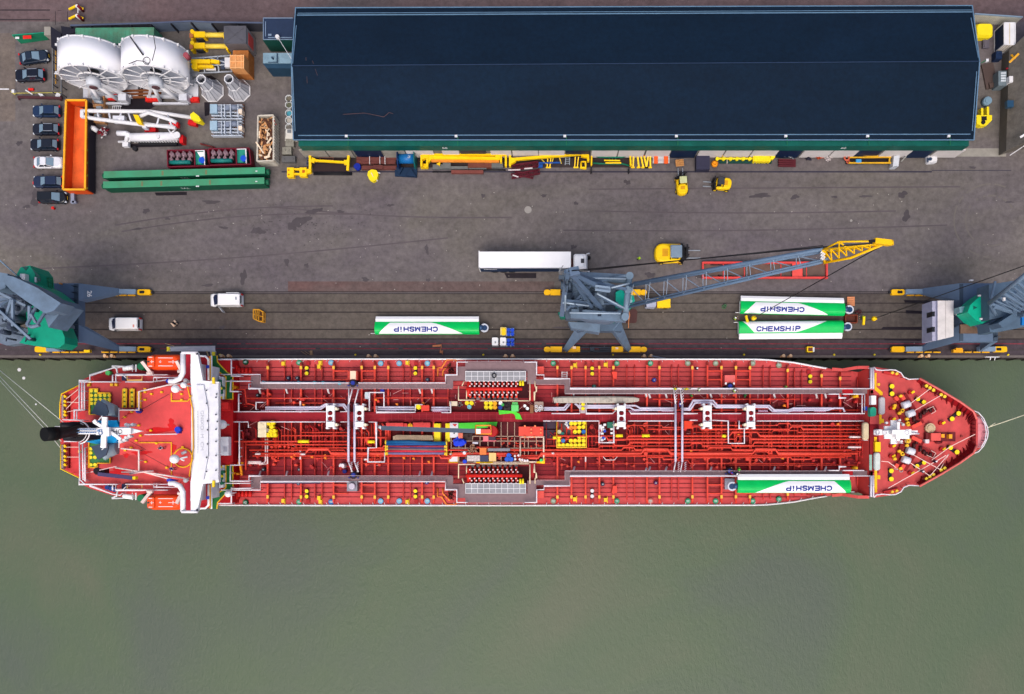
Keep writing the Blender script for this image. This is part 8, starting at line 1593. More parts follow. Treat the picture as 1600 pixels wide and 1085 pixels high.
b = MB(); b.box(886, 659, 889.5, 668, 4.4, 4.9); solo('blue_crate', b, M((30, 80, 150)), 'narrow blue crate beside the white tins in the pen', 'crate')
drums([(729.5, 630), (736.5, 630)], 4.6, 'yellow drum of the pair with a pale blue one below them', .31, .9, 'yellow drum pair'); drums([(733, 636)], 4.6, 'pale blue drum below a pair of yellow ones', .3, .9, 'pale blue drums', M((120, 190, 200)))
drums([(759.5, 630), (766.5, 630), (759.5, 636.5), (766.5, 636.5)], 4.6, 'bright yellow drum in the block of six on the walkway', .31, .9, 'walkway drum block'); drums([(773, 630.5), (773, 636.5)], 4.6, 'deep yellow drum at the right of the block of six', .31, .9, 'walkway drum block deep yellow', M((246, 176, 20)))
drums([(653.5, 636)], 4.8, 'single yellow drum on the walkway left of the red box', .36, 1.0, 'walkway drums')
drums([(420, 662), (424, 667.5), (422, 674), (428, 674), (418.5, 680), (424, 680), (428.5, 680), (425, 661)], 4.6, 'yellow drum beside the cream tank near the bridge', .32, .95, 'aft deck drums'); drums([(418, 672.5)], 4.6, 'silver grey drum among the yellow ones near the bridge', .25, .95, 'silver drums', M((170, 160, 150)))
b = MB(); b.box(403, 660, 416, 683.5, 4.2, 5.6); b.tube([(403, 671.5, 5.65), (416, 671.5, 5.65)], .05, 4); b.tube([(407, 663, 5.7), (412, 665, 5.7)], .06, 4); solo('cream_tank', b, M((250, 236, 200)), 'cream square tank beside the yellow drums near the bridge', 'tank')
drums([(640.5, 665.5)], 5.0, 'yellow drum between the two long red covers', .33, .95, 'cover drums', M((250, 180, 20)))
drums([(911, 632), (911, 638.5)], 4.8, 'yellow drum on the pale step between the white pipes', .26, .8, 'step drums')
drums([(795, 712), (792, 718), (798.5, 718)], 5.0, 'blue drum in the group of three on the store grid', .34, 1.0, 'blue store drums', M((30, 90, 200)))
b = MB()
for x, y in ((804.5, 713), (810, 712), (805, 718), (812, 718), (816, 719), (820, 720), (824, 720)): b.cyl(x, y, 5, 5.8, .17, n=8); b.cyl(x, y - 1, 5.8, 6, .1, n=6)
solo('gas_cylinder_pack', b, M((226, 220, 226)), 'row of small white cylinders right of the three blue drums', 'cylinders')
drums([(782, 630)], 4.7, 'white drum above the blue one beside the green sheet', .27, .9, 'white drums', WHITE); drums([(781.5, 637)], 4.7, 'dark blue drum beside the green sheet', .3, .9, 'dark blue drums', M((16, 60, 150))); drums([(820, 634.5), (824, 638.5)], 4.7, 'white can right of the green box', .22, .7, 'white cans', WHITE); drums([(785, 632.5)], 4.7, 'green drum right of the white drum', .22, .9, 'green drums', M((60, 180, 80)))
b = MB(); b.box(787, 628.5, 797.5, 641, 4.7, 5.0); ring_seg(b, W(791.5, 635, 5.2), .3, .08, 'z', 14); solo('black_tray', b, M((44, 34, 40)), 'black tray with a ring left of the light green box', 'tray')
b = MB(); b.box(799, 633, 810, 643, 4.7, 5.6); b.box(800, 629, 809, 633, 4.7, 5.2); solo('green_box', b, M((110, 220, 120)), 'light green square box on the walkway', 'box')
b = MB(); b.prism([(779, 641), (780, 648), (800, 646), (804, 648), (806, 655), (816, 656), (812, 647), (808, 645), (806, 643)], 4.75, 4.9); solo('green_sheet', b, M((90, 226, 60), .6), 'bent bright green sheet lying on the red walkway', 'sheet')
b = MB(); b.prism([(716, 661.5), (760, 660), (777, 659.5), (775, 668), (745, 669.5), (717, 671)], 4.9, 5.2); solo('green_tarp', b, M((80, 214, 60), .6, var=.15), 'long bright green tarpaulin beside the grey hose crane jib', 'tarpaulin')
b = MB(); b.box(702, 627.5, 714.5, 634.5, 4.8, 5.5); solo('pale_box', b, M((222, 206, 180)), 'pale beige box at the left end of the row by the manifold', 'box'); b = MB()
for k in range(10): x, y = random.uniform(717, 722), random.uniform(629, 636); b.cyl(x, y, 4.8, 5.3, .12, n=6)
solo('fitting_tray', b, M((110, 104, 104)), 'tray of small grey fittings right of the pale beige box', 'tray')
b = MB(); b.box(835, 628, 849, 642, 4.7, 5.3); solo('hose_crate', b, M((166, 142, 130)), 'brown crate holding white hose coils by the manifold', 'crate')
b = MB()
for x, y in ((838, 635), (842, 638), (845, 635.5), (838, 642), (843, 641), (847, 638)): ring_seg(b, W(x, y, 5.4), .16, .06, 'z', 10)
solo('hose_coils', b, OFFW, 'six small white hose coils in the brown crate', 'hose coils')
b = MB(); b.box(828, 633, 833.5, 646, 4.7, 5.0); solo('brown_plank', b, M((140, 90, 60)), 'brown plank board left of the hose crate', 'plank')
# pipe bundle under cover and hoses
t = T('covered_pipe_bundle', 'long pale grey tarpaulin covered bundle lying beside the catwalk', 'bundle', W(930, 625, 4.6)); b = MB(); q = [W(x, y, 6) for x, y in ((864, 621), (880, 619.5), (960, 619), (990, 620), (996, 621.5), (996, 628), (975, 630), (930, 630), (866, 629.5))]
b.loft([[(p.x, p.y, 4.7) for p in q], [(p.x, p.y, 5.7) for p in q], [(p.x * .995 + .3, (p.y - W(0, 625, 6).y) * .6 + W(0, 625, 6).y, 6.0) for p in q]]); tp = t.part('tarpaulin', b, M((190, 182, 170), .8, var=.2, sc_=1.5)); b = MB()
for k in range(15): b.tube([(870 + k * 8.5, 620.5, 6.03), (871 + k * 8.5, 628.5, 6.03)], .035, 4)
b.tube([(940, 626, 6.05), (948, 622, 6.05), (956, 626, 6.05), (950, 628, 6.05)], .04, 4); t.part('lashing', b, M((150, 146, 140)), tp)
t = T('hose_stack', 'stack of blue red and grey cargo hoses with yellow end fittings', 'hoses', W(653, 696, 4.8))
for k, (y, y2, col) in enumerate(((691, 692.5, (20, 90, 140)), (694, 693.5, (16, 80, 140)), (698, 698, (170, 50, 70)), (699.5, 700.5, (40, 50, 110)), (702, 702.5, (130, 100, 100)), (705, 705, (200, 40, 60)), (708.5, 708.8, (120, 110, 150)))):
    b = MB(); b.tube([(604, y, 5.6), (640, y + random.uniform(-.6, .6), 5.7), (675, y2 + random.uniform(-.6, .6), 5.7), (697, y2, 5.6)], .2 if k > 1 else .26, 8); h_ = t.part('hose', b, M(col, .6, var=.25)); b = MB()
    for x, yy in ((603, y), (698, y2)): p = W(x, yy, 5.6); cyl_h(b, (p.x, p.y, 5.6), .32, .2, 'x', 10); cyl_h(b, (p.x + (.2 if x < 650 else -.2), p.y, 5.6), .25, .3, 'x', 10)
    if k in (0, 2, 4, 6): t.part('end_fitting', b, M((240, 200, 50)), h_)
b = MB(); b.prism([(614, 682), (620, 680), (675, 680.5), (677, 688), (614, 689)], 4.8, 5.6)
for k in range(18): b.beamp((618 + k * 3.2, 681, 5.63), (618 + k * 3.2, 688, 5.63), .06, .05)
solo('rolled_net', b, M((160, 140, 118), .85, var=.25), 'rolled brown grey mat between the red covers and the hoses', 'mat')
b = MB()
for k in range(9): a = random.uniform(0, 6.28); x, y = 716 + random.uniform(-5, 6), 691 + random.uniform(-4, 4); b.cyl(x, y, 5, 5.2 + .1 * k, random.uniform(.3, .5), n=7)
b.tube([(718, 690, 5.8), (728, 691, 5.5)], .3, 6); solo('blue_tarp', b, M((16, 60, 220), .5), 'crumpled bright blue tarpaulin left of the store grid', 'tarpaulin')
b = MB(); b.box(716, 677, 723, 685, 5, 5.6); solo('salmon_box', b, M((226, 120, 96)), 'salmon box below the grey hose crane jib', 'box'); b = MB(); b.box(755, 681.5, 763, 689, 5, 5.8); b.box(754, 688.5, 775, 690, 5, 5.4); solo('pink_chest', b, M((230, 120, 130)), 'pink chest on the store grid below the crane root', 'chest'); b = MB(); b.box(763, 682, 774, 688, 5, 5.7); solo('slate_chest', b, M((66, 52, 70)), 'dark slate chest right of the pink chest', 'chest')
b = MB(); b.box(724, 678, 738, 689, 4.7, 5); ring_seg(b, W(732.5, 682, 5.1), .15, .05, 'z', 10); solo('black_mat', b, M((60, 40, 40)), 'black mat with a white ring on the store grid', 'mat'); b = MB(); b.box(738.5, 691, 747, 694, 5, 5.4); solo('silver_box', b, M((200, 200, 214)), 'small silver box in the middle of the store grid', 'box')
b = MB()
for k in range(24): x, y = random.uniform(733, 745), random.uniform(697, 708); b.tube([(x, y, 5), (x + random.uniform(-5, 5), y + random.uniform(-4, 4), 5.5)], .1, 4)
solo('rope_heap', b, M((170, 130, 104), .8), 'brown rope heap on the store grid', 'heap'); b = MB(); b.box(749.5, 700, 760, 711, 5, 5.6); solo('orange_crate', b, M((226, 124, 60)), 'orange square crate on the store grid', 'crate')
b = MB(); b.beamp((763, 703, 5.5), (797, 703, 5.5), .4, .3); solo('grey_beam', b, M((130, 132, 140)), 'long grey beam lying across the store grid', 'beam'); b = MB(); b.box(729.5, 712, 750, 721, 5, 5.7); solo('tool_box', b, M((200, 190, 186), .5, var=.5, sc_=3), 'open pale tool box full of parts at the store grid edge', 'tool box')
b = MB(); b.box(750, 712, 763, 721.5, 5, 5.6); solo('navy_crate', b, M((54, 60, 90)), 'dark navy crate right of the open tool box', 'crate'); b = MB(); b.box(764, 708, 775, 721, 5, 5.7); b.box(769, 708, 770, 721, 5.7, 5.75); solo('tan_crate', b, M((240, 200, 130)), 'tan wooden crate right of the dark navy crate', 'crate')
b = MB(); b.cyl(726, 721.5, 5, 5.8, .3, n=9); solo('blue_bag', b, M((20, 60, 200)), 'small blue bag left of the open tool box', 'bag'); b = MB(); b.cyl(845.5, 719.5, 5, 5.5, .22); solo('green_ball', b, M((60, 210, 120)), 'small green float at the corner of the white store fence', 'float'); b = MB(); b.cyl(725.5, 708, 5, 5.5, .25, n=8); b.box(720, 706, 730, 710, 5, 5.2); solo('white_reel', b, OFFW, 'small white reel above the blue bag', 'reel')
b = MB(); ring_seg(b, W(772, 587, 6.3), .3, .09, 'z', 16); solo('black_ring', b, BLK, 'black hose ring on the upper manifold grating', 'hose ring')
b = MB(); b.box(570, 613, 577, 623.5, 4.2, 5.2); solo('pale_locker', b, M((206, 220, 226)), 'pale blue white locker beside the white pipe loop', 'locker'); b = MB(); b.cyl(597, 611, 5, 5.7, .3); solo('blue_can', b, M((16, 30, 140)), 'dark blue can at the top of the white pipe loop', 'can')
b = MB(); b.loft([rr(-.5, .5, .8, .3, 4), rr(-.4, .4, .6, .25, 4.9)]).xf(TR(W(535, 728, 0) * 0 + Vector((W(535, 728, 4.5).x, W(535, 728, 4.5).y, 0)))); solo('white_sack', b, M((226, 220, 226)), 'white sack beside the crossing white pipes on the river side', 'sack'); b = MB(); b.cyl(538, 737, 4, 4.8, .3, n=8); solo('blue_sack', b, M((20, 24, 120)), 'dark blue sack below the white sack', 'sack')
for x, y, c_, lab in ((450, 591, (46, 40, 70), 'slate canister on the quay side deck near the bridge'), (464, 591, (50, 60, 76), 'dark grey canister right of the slate one on the quay side'), (667.5, 593.5, (60, 70, 90), 'slate canister on the quay side deck near the manifold'), (450, 752.5, (46, 40, 70), 'slate canister on the river side deck near the bridge'), (466, 756, (50, 60, 90), 'dark canister right of the slate one on the river side'), (666.5, 754.5, (40, 40, 130), 'blue canister on the river side deck near the manifold'), (1022.5, 594, (30, 60, 170), 'blue canister on the quay side deck amidships'), (928.5, 604, (30, 130, 110), 'teal canister beside the catwalk on the quay side'), (942, 757, (40, 44, 70), 'slate canister on the river side deck amidships'), (1025, 755, (90, 30, 90), 'purple canister on the river side deck amidships'), (467, 734, (50, 40, 50), 'black canister inside the river side catwalk'), (402, 618, (40, 34, 40), 'black canister inside the quay side catwalk near the bridge'), (411, 734, (46, 50, 60), 'black canister by the river side catwalk end near the bridge')):
    t = T('canister', lab, 'canister', W(x, y, ZD)); b = MB(); b.cyl(x, y, ZD, ZD + .75, .32, .28, 10); t.part('body', b, M(c_)); b = MB(); b.cyl(x, y, ZD + .75, ZD + .85, .12, n=8); t.part('cap', b, STEEL)
for i, (x, y) in enumerate(((411, 597.5), (466, 597.8), (491, 597.8), (504, 598), (530, 599))):
    b = MB(); b.cyl(x, y, 4.8, 5.9, .22, .24, 8); b.cyl(x, y, 5.9, 6.0, .12, n=6); solo('teal_float', b, M((40, 160, 180)), 'teal float tied to the quay side catwalk rail, number %s from the bridge' % ('one', 'two', 'three', 'four', 'five')[i], 'float', 'teal floats')
# people on board
for a in (('person in yellow green jacket on the quay side catwalk, left of three', 1052.5, 609, 5.6, 80, HIVIS, YEL2, 'fwd'), ('person with arms spread on the quay side catwalk, middle of three', 1070, 609, 5.6, 90, M((240, 230, 40)), YEL2, 'wide'), ('person in pale hi-vis jacket on the quay side catwalk, right of three', 1089.5, 609.5, 5.6, 0, M((200, 240, 150)), WHITE, 'down'),
        ('person in green jacket below the quay side catwalk, left one', 1077.5, 619, 3.6, 30, M((60, 150, 60)), M((50, 130, 50)), 'fwd'), ('person in green jacket below the quay side catwalk, right one', 1161, 618.5, 3.6, 170, M((50, 140, 70)), M((40, 120, 50)), 'wide'), ('person in hi-vis jacket and white helmet at the mast foundation on the quay side', 1144, 611, 5.6, 0, HIVIS, WHITE, 'fwd'),
        ('person in dark clothes and white helmet on the quay side deck edge', 1086, 577, 3.6, 20, M((20, 20, 30)), WHITE, 'down'), ('person with green helmet beside the base of the deck wing sail', 1151, 733, 5.6, 0, M((60, 200, 60)), M((100, 220, 60)), 'down'), ('person with white helmet in front of the deck wing sail base', 1147.5, 740, 5.6, 20, M((20, 30, 60)), WHITE, 'fwd'),
        ('person in red and blue overalls beside the mast foundation on the river side', 1139.5, 738, 5.0, 10, M((190, 20, 50)), BLUE, 'wide'), ('person in dark clothes and white helmet on the forecastle by the winches', 1454, 720.5, 6.0, 0, M((20, 24, 60)), WHITE, 'down'), ('person in grey clothes bending near the river side winch', 1434, 736, 6.0, 0, M((90, 80, 90)), WHITE, 'fwd'),
        ('person in olive clothes at the quay side rail near the bow', 1223, 605.5, 5.0, 0, M((110, 130, 50)), M((120, 150, 60)), 'down'), ('person in blue and white overalls on the crossing pipes bridge', 1060, 632, 4.8, 0, M((50, 70, 180)), WHITE, 'wide'),
        ('person in white shirt on the monkey deck by the yellow line', 259, 700, 13.0, 170, M((230, 230, 240)), M((90, 90, 110)), 'fwd'), ('person with blue helmet on the monkey deck below the yellow ring', 276, 732, 13.0, 200, M((220, 200, 220)), M((20, 40, 130)), 'fwd')):
    person(a[0], a[1], a[2], a[3], a[4], a[5], a[6], a[7], group='people on the ship')
for x, y, z, lab in ((1339, 619, 5.6, 'orange yellow buoy lamp beside the forecastle break on the quay side'), (1338.5, 731.5, 5.2, 'orange yellow buoy lamp beside the forecastle break on the river side')): b = MB(); b.cyl(x, y, 3.6, z, .3, .22, 8); b.cyl(x, y, z, z + .15, .15, n=8); solo('lamp_buoy', b, M((250, 190, 30)), lab, 'lamp')
# ---------------------------------------------------------------- gantry cranes on the quay rails
RN, RS = 21.55, 12.85
CG, CG2 = M((116, 138, 166), .5, var=.12, sc_=.5), M((92, 112, 138), .5, var=.15, sc_=.6)
def bogie(t, x, y, d, Lb=2.6, yel=True, closed=False):
    b = MB(); h = .85; b.loft([rr(0, Lb, .85, .25, .3), rr(0, Lb, .85, .25, h)]).xf(TR((x, y, 0)) @ RZ(0 if d > 0 else math.pi)); o = t.part('bogie', b, M((250, 190, 10), .5))
    if not closed: b = MB(); b.loft([rr(.35, Lb - .9, .4, .1, h + .01), rr(.35, Lb - .9, .4, .1, h + .05)]).xf(TR((x, y, 0)) @ RZ(0 if d > 0 else math.pi)); t.part('bogie_slot', b, BLK, o)
    b = MB()
    for k in (.6, 1.9): cyl_h(b, (x + d * k, y, .35), .33, .3)
    t.part('bogie_wheel', b, DGREY, o)
# middle crane (four slanted legs)
t = T('gantry_crane', 'middle grey gantry crane with a lattice jib pointing right and a yellow tip', 'crane', (7.4, 17.2, 0), 'quay cranes')
for y in (RN, RS):
    for x, d in ((.5, -1), (14.2, 1)):
        b = MB(); L_ = 4.6 if y == RS else 1.6; xs = (2.0 + (L_ - 1.6) if d < 0 else 12.8 - (L_ - 1.6)); b.loft([rr(0, 1.0, .8, .3, .3), rr(0, 1.0, .8, .38, .75)]).xf(TR((x, y, 0)) @ RZ(0 if d > 0 else math.pi)); b.boxw(min(xs, x), y - .42, .25, max(xs, x), y + .42, .85)
        o = t.part('bogie', b, M((250, 190, 10), .5))
        b = MB(); xx = x - d * 2.2; b.boxw(xx - .45, y - .4, .85, xx + .45, y + .4, 1.0); t.part('bogie_pivot', b, M((60, 48, 52)), o)
        if y == RS: b = MB(); b.boxw(xx - d * 1.4 - .25, y + .05, .85, xx - d * 1.4 + .25, y + .4, 1.5) if d < 0 else b.boxw(xx - d * 1.4 - .2, y, .85, xx - d * 1.4 + .2, y + .3, 1.0); t.part('bogie_motor', b, M((250, 220, 190)), o)
b = MB()
for dy in (-.28, .28): b.boxw(4.6, RS + dy - .1, .35, 10.3, RS + dy + .1, .7)
b.boxw(6.5, RS - .35, .4, 7.2, RS + .35, 1.2); b.boxw(8, RS - .1, .4, 10, RS + .1, .8); t.part('tie_beam', b, M((44, 52, 66)))
ax, ay = 7.2, 17.2
for x, y, tx, ty in ((2.9, RS, 5.4, 15.2), (12.3, RS, 9.2, 15.4), (2.7, RN, 5.4, 19.2), (12.3, RN, 9.2, 19.2)):
    b = MB(); A_ = Vector((x, y, .9)); B_ = Vector((tx, ty, 11)); d = (B_ - A_).normalized(); u = d.cross(Vector((0, 0, 1))).normalized(); v = u.cross(d)
    b.loft([[A_ + u * .38 + v * .35, A_ - u * .38 + v * .35, A_ - u * .38 - v * .35, A_ + u * .38 - v * .35], [B_ + u * .8 + v * .7, B_ - u * .8 + v * .7, B_ - u * .8 - v * .7, B_ + u * .8 - v * .7]]); t.part('portal_leg', b, GREYP)
SP2 = t.part
b = MB(); b.boxw(4.2, 14.3, 9.2, 10.4, 20.0, 11.2); SP2('portal_deck', b, GREYD)
b = MB(); b.prism([(888, 503), (912, 504), (938, 506), (937, 520), (893, 513)], 9.5, 12); SP2('portal_beam', b, GREYP)
b = MB(); b.cylw((7.4, 17.2), 1.9, 11.2, 13, None, 20); SP2('slewing_ring', b, GREYD)
b = MB(); b.prism([(884, 438), (938, 436), (962, 446), (966, 484), (938, 498), (884, 498), (878, 470)], 13, 15.5); mh = SP2('machinery_deck', b, M((78, 94, 112), .55, var=.3, sc_=1.2))
b = MB(); b.prism([(895, 445), (930, 444), (948, 456), (946, 484), (925, 492), (895, 488)], 15.5, 16.6); b.prism([(902, 450), (918, 447), (924, 460), (910, 470)], 16.6, 18); b.prism([(928, 458), (940, 456), (944, 476), (930, 480)], 16.6, 17.6); SP2('machinery_house', b, GREYP, mh)
b = MB(); b.prism([(872, 488), (884, 489), (890, 494), (890, 497), (876, 497)], 12.5, 14.2); b.prism([(950, 498), (962, 500), (961, 504), (950, 503)], 12.5, 13.5); b.prism([(954, 461), (962, 453), (969, 455), (970, 480), (954, 484)], 12, 14.5); SP2('green_side', b, M((0, 110, 92), .5), mh)
b = MB(); b.prism([(962, 457), (970, 453), (990, 462), (992, 470), (986, 482), (962, 481)], 14.6, 16.5); SP2('driver_cab', b, M((0, 172, 150), .4)); b = MB(); b.prism([(985, 468), (989, 470), (986, 475), (983, 472)], 16.5, 16.55); SP2('cab_window', b, M((150, 190, 190)))
b = MB()
for a, c, w_, z0, z1 in (((900, 432), (980, 436), 1.0, 19, 18), ((893, 491), (978, 497), 1.2, 17, 18), ((940, 440), (983, 431), .3, 18.5, 19)): b.beamp(a + (z0,), c + (z1,), w_, 1.0)
b.prism([(893, 428), (928, 431), (960, 446), (930, 448), (896, 440)], 15.5, 18.5); b.prism([(890, 488), (920, 500), (952, 503), (978, 494), (975, 488), (930, 490)], 14.5, 17.5); SP2('jib_support', b, GREYP)
b = MB(); b.tube([(984, 429, 19), (977, 496, 19)], .42, 8); b.cyl(984, 431, 18.5, 19.6, .5); b.cyl(977, 495, 18.5, 19.6, .5); b.cyl(982, 453, 18.5, 19.6, .5); SP2('jib_foot_shaft', b, M((112, 134, 154), .45))
# A frame
b = MB(); ap = (888, 424, 28)
for a in ((878, 492, 15), (884, 446, 15), (952, 448, 16), (944, 488, 16)): b.beamp(a, ap, .5, .5)
b.beamp((878, 492, 15.5), (886, 425, 27), .6, .6); b.beamp((884, 424, 27.5), (950, 455, 21), .45, .5); b.beamp((890, 426, 28), (905, 423, 28), 1.0, .6); b.beamp((880, 470, 20), (922, 474, 18), .35, .35); b.beamp((876, 480, 18), (965, 474, 16.5), .3, .3); b.beamp((892, 434, 25), (925, 482, 17), .4, .4); b.beamp((935, 462, 18), (973, 482, 19), .35, .3)
b.beamp((895, 436, 24), (978, 452, 19.5), .35, .35); b.beamp((890, 488, 16), (970, 490, 18.8), .35, .3); b.beamp((905, 446, 17), (945, 490, 17.2), .3, .3); b.beamp((925, 445, 18), (885, 485, 18), .3, .3); SP2('a_frame', b, CG2)
b = MB()
for k in range(26):
    x, y = random.uniform(882, 930), random.uniform(432, 490); z = random.uniform(16, 21); b.tube([(x, y, z), (x + random.uniform(-12, 14), y + random.uniform(-10, 10), z + random.uniform(-2, 2))], random.choice((.05, .07, .1)), 5)
SP2('bracing', b, M((70, 88, 108), .5))
b = MB()
for x, y in ((880, 432), (886, 440), (892, 436), (884, 450), (878, 446), (890, 446)): p = W(x, y, 26); cyl_h(b, (p.x, p.y, 26), .5, .25, 'x', 12)
b.box(873, 430, 879, 436, 25, 26.5); SP2('rope_sheave', b, M((66, 80, 96)))
b = MB(); b.prism([(929, 446), (954, 450), (954, 456), (930, 453)], 22.5, 22.8); b.beamp((930, 447, 23.4), (953, 450, 23.4), .25, .2); b.beamp((930, 453, 23.4), (953, 456, 23.4), .25, .2); SP2('service_platform', b, M((130, 150, 172), .5))
b = MB()
for a, c in (((933, 459, 22), (976, 482, 20)), ((879, 473, 20), (920, 478, 19)), ((890, 489, 19), (970, 490, 19.6)), ((897, 434, 22), (978, 436, 19.6)), ((955, 450, 21.5), (983, 443, 20.6)), ((884, 440, 24), (883, 486, 19))): b.tube([a, c], .13, 5)
SP2('highlight_tube', b, M((160, 178, 196), .45))  # pale tubes, some laid along beams as painted highlights
b = MB()
for x, y in ((886, 452), (893, 462), (886, 474), (900, 470), (934, 490), (912, 478), (948, 462), (955, 492), (925, 458), (905, 484)): b.box(x, y, x + random.uniform(4, 9), y + random.uniform(2, 5), 16.6, 18.2)
SP2('dark_gap_box', b, M((36, 50, 70)))  # raised dark boxes, shade of the gaps put into their colour
b = MB()
b.tube([(873, 425, 27), (880, 415, 27)], .06, 4); b.tube([(875, 425, 27), (875, 418, 27)], .05, 4)
for k in range(5): b.tube([(873, 420 + k * 2, 27), (888, 421 + k * 2, 27)], .04, 4)
SP2('walkway_rail', b, MGREY)
# jib
J0, J1, J2 = W(981, 463, 19), W(1288, 401, 42.8), W(1388, 380, 48)
b = MB(); A0, A1 = W(983, 447, 19.4), W(1286, 393, 42.8); B0, B1 = W(981, 480, 19), W(1287, 409, 42.2); C0, C1 = W(990, 443, 20.8), W(1288, 389, 44)
for a, c, r in ((A0, A1, .2), (B0, B1, .19), (C0, C1, .2)): b.tubew([a, c], r, 6)
D0, D1 = B0 + Vector((.2, .2, 1.3)), B1 + Vector((.1, .1, 1.0)); b.tubew([D0, D1], .1, 6); SP2('jib_chord', b, M((98, 122, 150), .5))
b = MB(); n = 9
for k in range(n):
    a0, a1 = A0.lerp(A1, k / n), A0.lerp(A1, (k + 1) / n); b0, b1 = B0.lerp(B1, k / n), B0.lerp(B1, (k + 1) / n); c0, c1 = C0.lerp(C1, k / n), C0.lerp(C1, (k + 1) / n); d0, d1 = D0.lerp(D1, k / n), D0.lerp(D1, (k + 1) / n)
    b.tubew([a0, b1], .065, 4); b.tubew([a1, b1], .05, 4); b.tubew([a0, c1], .05, 4); b.tubew([b0, d0], .05, 4); b.tubew([d0, c0], .04, 4)
SP2('jib_lacing', b, M((140, 158, 180), .5))
b = MB(); T0 = [W(1286, 390, 44), W(1288, 411, 42.4), W(1291, 396, 41.8), W(1311, 378, 46)]; TE = W(1385, 380, 48)
b.tubew([T0[0], T0[3], W(1366, 377, 48.4), TE], .1, 5); b.tubew([T0[1], W(1330, 403, 44.5), TE], .14, 5); b.tubew([T0[2], TE], .08, 5); b.tubew([T0[0], T0[1], T0[2], T0[0]], .14, 5)
top_ = [T0[0].lerp(TE, k / 8) for k in range(9)]; bo = [T0[1].lerp(TE, k / 8) for k in range(9)]; mi = [T0[2].lerp(TE, k / 8) for k in range(9)]
for k in range(8): b.tubew([top_[k], bo[k + 1]], .06, 4); b.tubew([bo[k], top_[k]], .07, 4); b.tubew([top_[k], mi[k + 1]], .07, 4); b.tubew([mi[k], bo[k + 1]], .07, 4)
b.tubew([top_[0], top_[8]], .08, 5); b.tubew([T0[3], top_[3]], .08, 4); b.tubew([T0[3], mi[2]], .07, 4); b.tubew([T0[3], bo[2]], .07, 4); b.beam(W(1366, 377, 48.4), W(1391, 380, 48.2), .5, .5); p = TE; cyl_h(b, (p.x + .2, p.y, p.z), .45, .4, 'y', 14); tip = SP2('jib_tip', b, M((252, 196, 10), .45, var=.08))
b = MB(); p = W(1364, 377, 48.9); b.beam(W(1358, 377.5, 48.9), W(1367, 376.5, 48.9), .25, .2); SP2('tip_sheave', b, BLK, tip)
b = MB()
for k in range(8): a = W(1283 + (k % 3) * 2, 395 + k * 1.5, 43.6); b.cylw((a.x, a.y), .1, 43.4, 43.8, None, 6)
SP2('joint_bolt', b, OFFW)
b = MB(); b.tubew([W(888, 424, 28), W(1290, 386, 44.5), W(1385, 379, 48.3)], .07, 5); b.tubew([W(900, 425, 28), W(1286, 384, 44.6)], .05, 5); SP2('luffing_rope', b, M((30, 30, 36)))
hook('yellow hook block with a spreader bar hanging between the wing sails', HK1[0], HK1[1], HK1[2], TE - Vector((0, 0, .6)), ((1165.5, 493.5, 1.6), (1168, 504, 1.6)))
# generic portal type B
def portal(t, X, left=True, right=True):
    Zp = 9.0
    for y in (RN, RS):
        for d, on in ((-1, left), (1, right)):
            if not on: continue
            xe = X + d * 8.4
            bogie(t, xe - (0 if d < 0 else 0) - d * 1.6, y, d, 2.0, closed=(y == RS and left and d < 0))
            b = MB()
            for k in range(4): b.boxw(xe - d * (2.1 + k * 1.35), y - .5, .2, xe - d * (3.2 + k * 1.35), y - .32, .5)
            t.part('yellow_guard', b, M((240, 176, 20)))
            b = MB(); q = [(xe - d * 1.6, .6), (xe - d * 4.3, .9), (xe - d * 4.3, 1.6), (xe - d * 1.6, 1.3)]; b.loft([[(x_, y - .35, z_) for x_, z_ in (q if d < 0 else q[::-1])], [(x_, y + .35, z_) for x_, z_ in (q if d < 0 else q[::-1])]]); t.part('bogie_frame', b, M((124, 146, 170), .5))
            b = MB(); s = 1 if y == RN else -1
            A_ = [(xe - d * 4.0, y - .4, .9), (xe - d * 4.0, y + .4, .9), (xe - d * 4.0, y + .4, 1.9), (xe - d * 4.0, y - .4, 1.9)]
            B_ = [(X + d * 2.7, y - s * 2.6, Zp - 2), (X + d * 2.7, y - s * .2, Zp - 2), (X + d * 2.7, y - s * .2, Zp), (X + d * 2.7, y - s * 2.6, Zp)]
            if s < 0: B_ = [B_[1], B_[0], B_[3], B_[2]]; B_ = [(X + d * 2.7, y - .0 + .2, Zp - 2), (X + d * 2.7, y + 2.6, Zp - 2), (X + d * 2.7, y + 2.6, Zp), (X + d * 2.7, y + .2, Zp)]
            else: B_ = [(X + d * 2.7, y - 2.6, Zp - 2), (X + d * 2.7, y - .2, Zp - 2), (X + d * 2.7, y - .2, Zp), (X + d * 2.7, y - 2.6, Zp)]
            b.loft([A_, B_]); t.part('portal_leg', b, CG)
    b = MB(); b.boxw(X - 2.7, RS + .2, Zp - 1.6, X + 2.7, RN - .2, Zp + .02); t.part('portal_deck', b, CG2)
    b = MB(); b.boxw(X - 2.7, RS + .3, Zp + .02, X - 2.2 if left else X - 2.6, RN - .3, Zp + .1); b.boxw(X + 2.1, RS + .3, Zp + .02, X + 2.7, RN - .3, Zp + .12)
    for k in range(9): b.boxw(X + 2.1, RS + .8 + k * .9, Zp + .12, X + 2.7, RS + .85 + k * .9, Zp + .9)
    t.part('deck_walkway', b, M((62, 78, 96)))
    b = MB(); b.cylw((X, 17.2), 2.3, Zp, Zp + 1.6, 2.0, 24); t.part('slewing_ring', b, CG2)
    return Zp
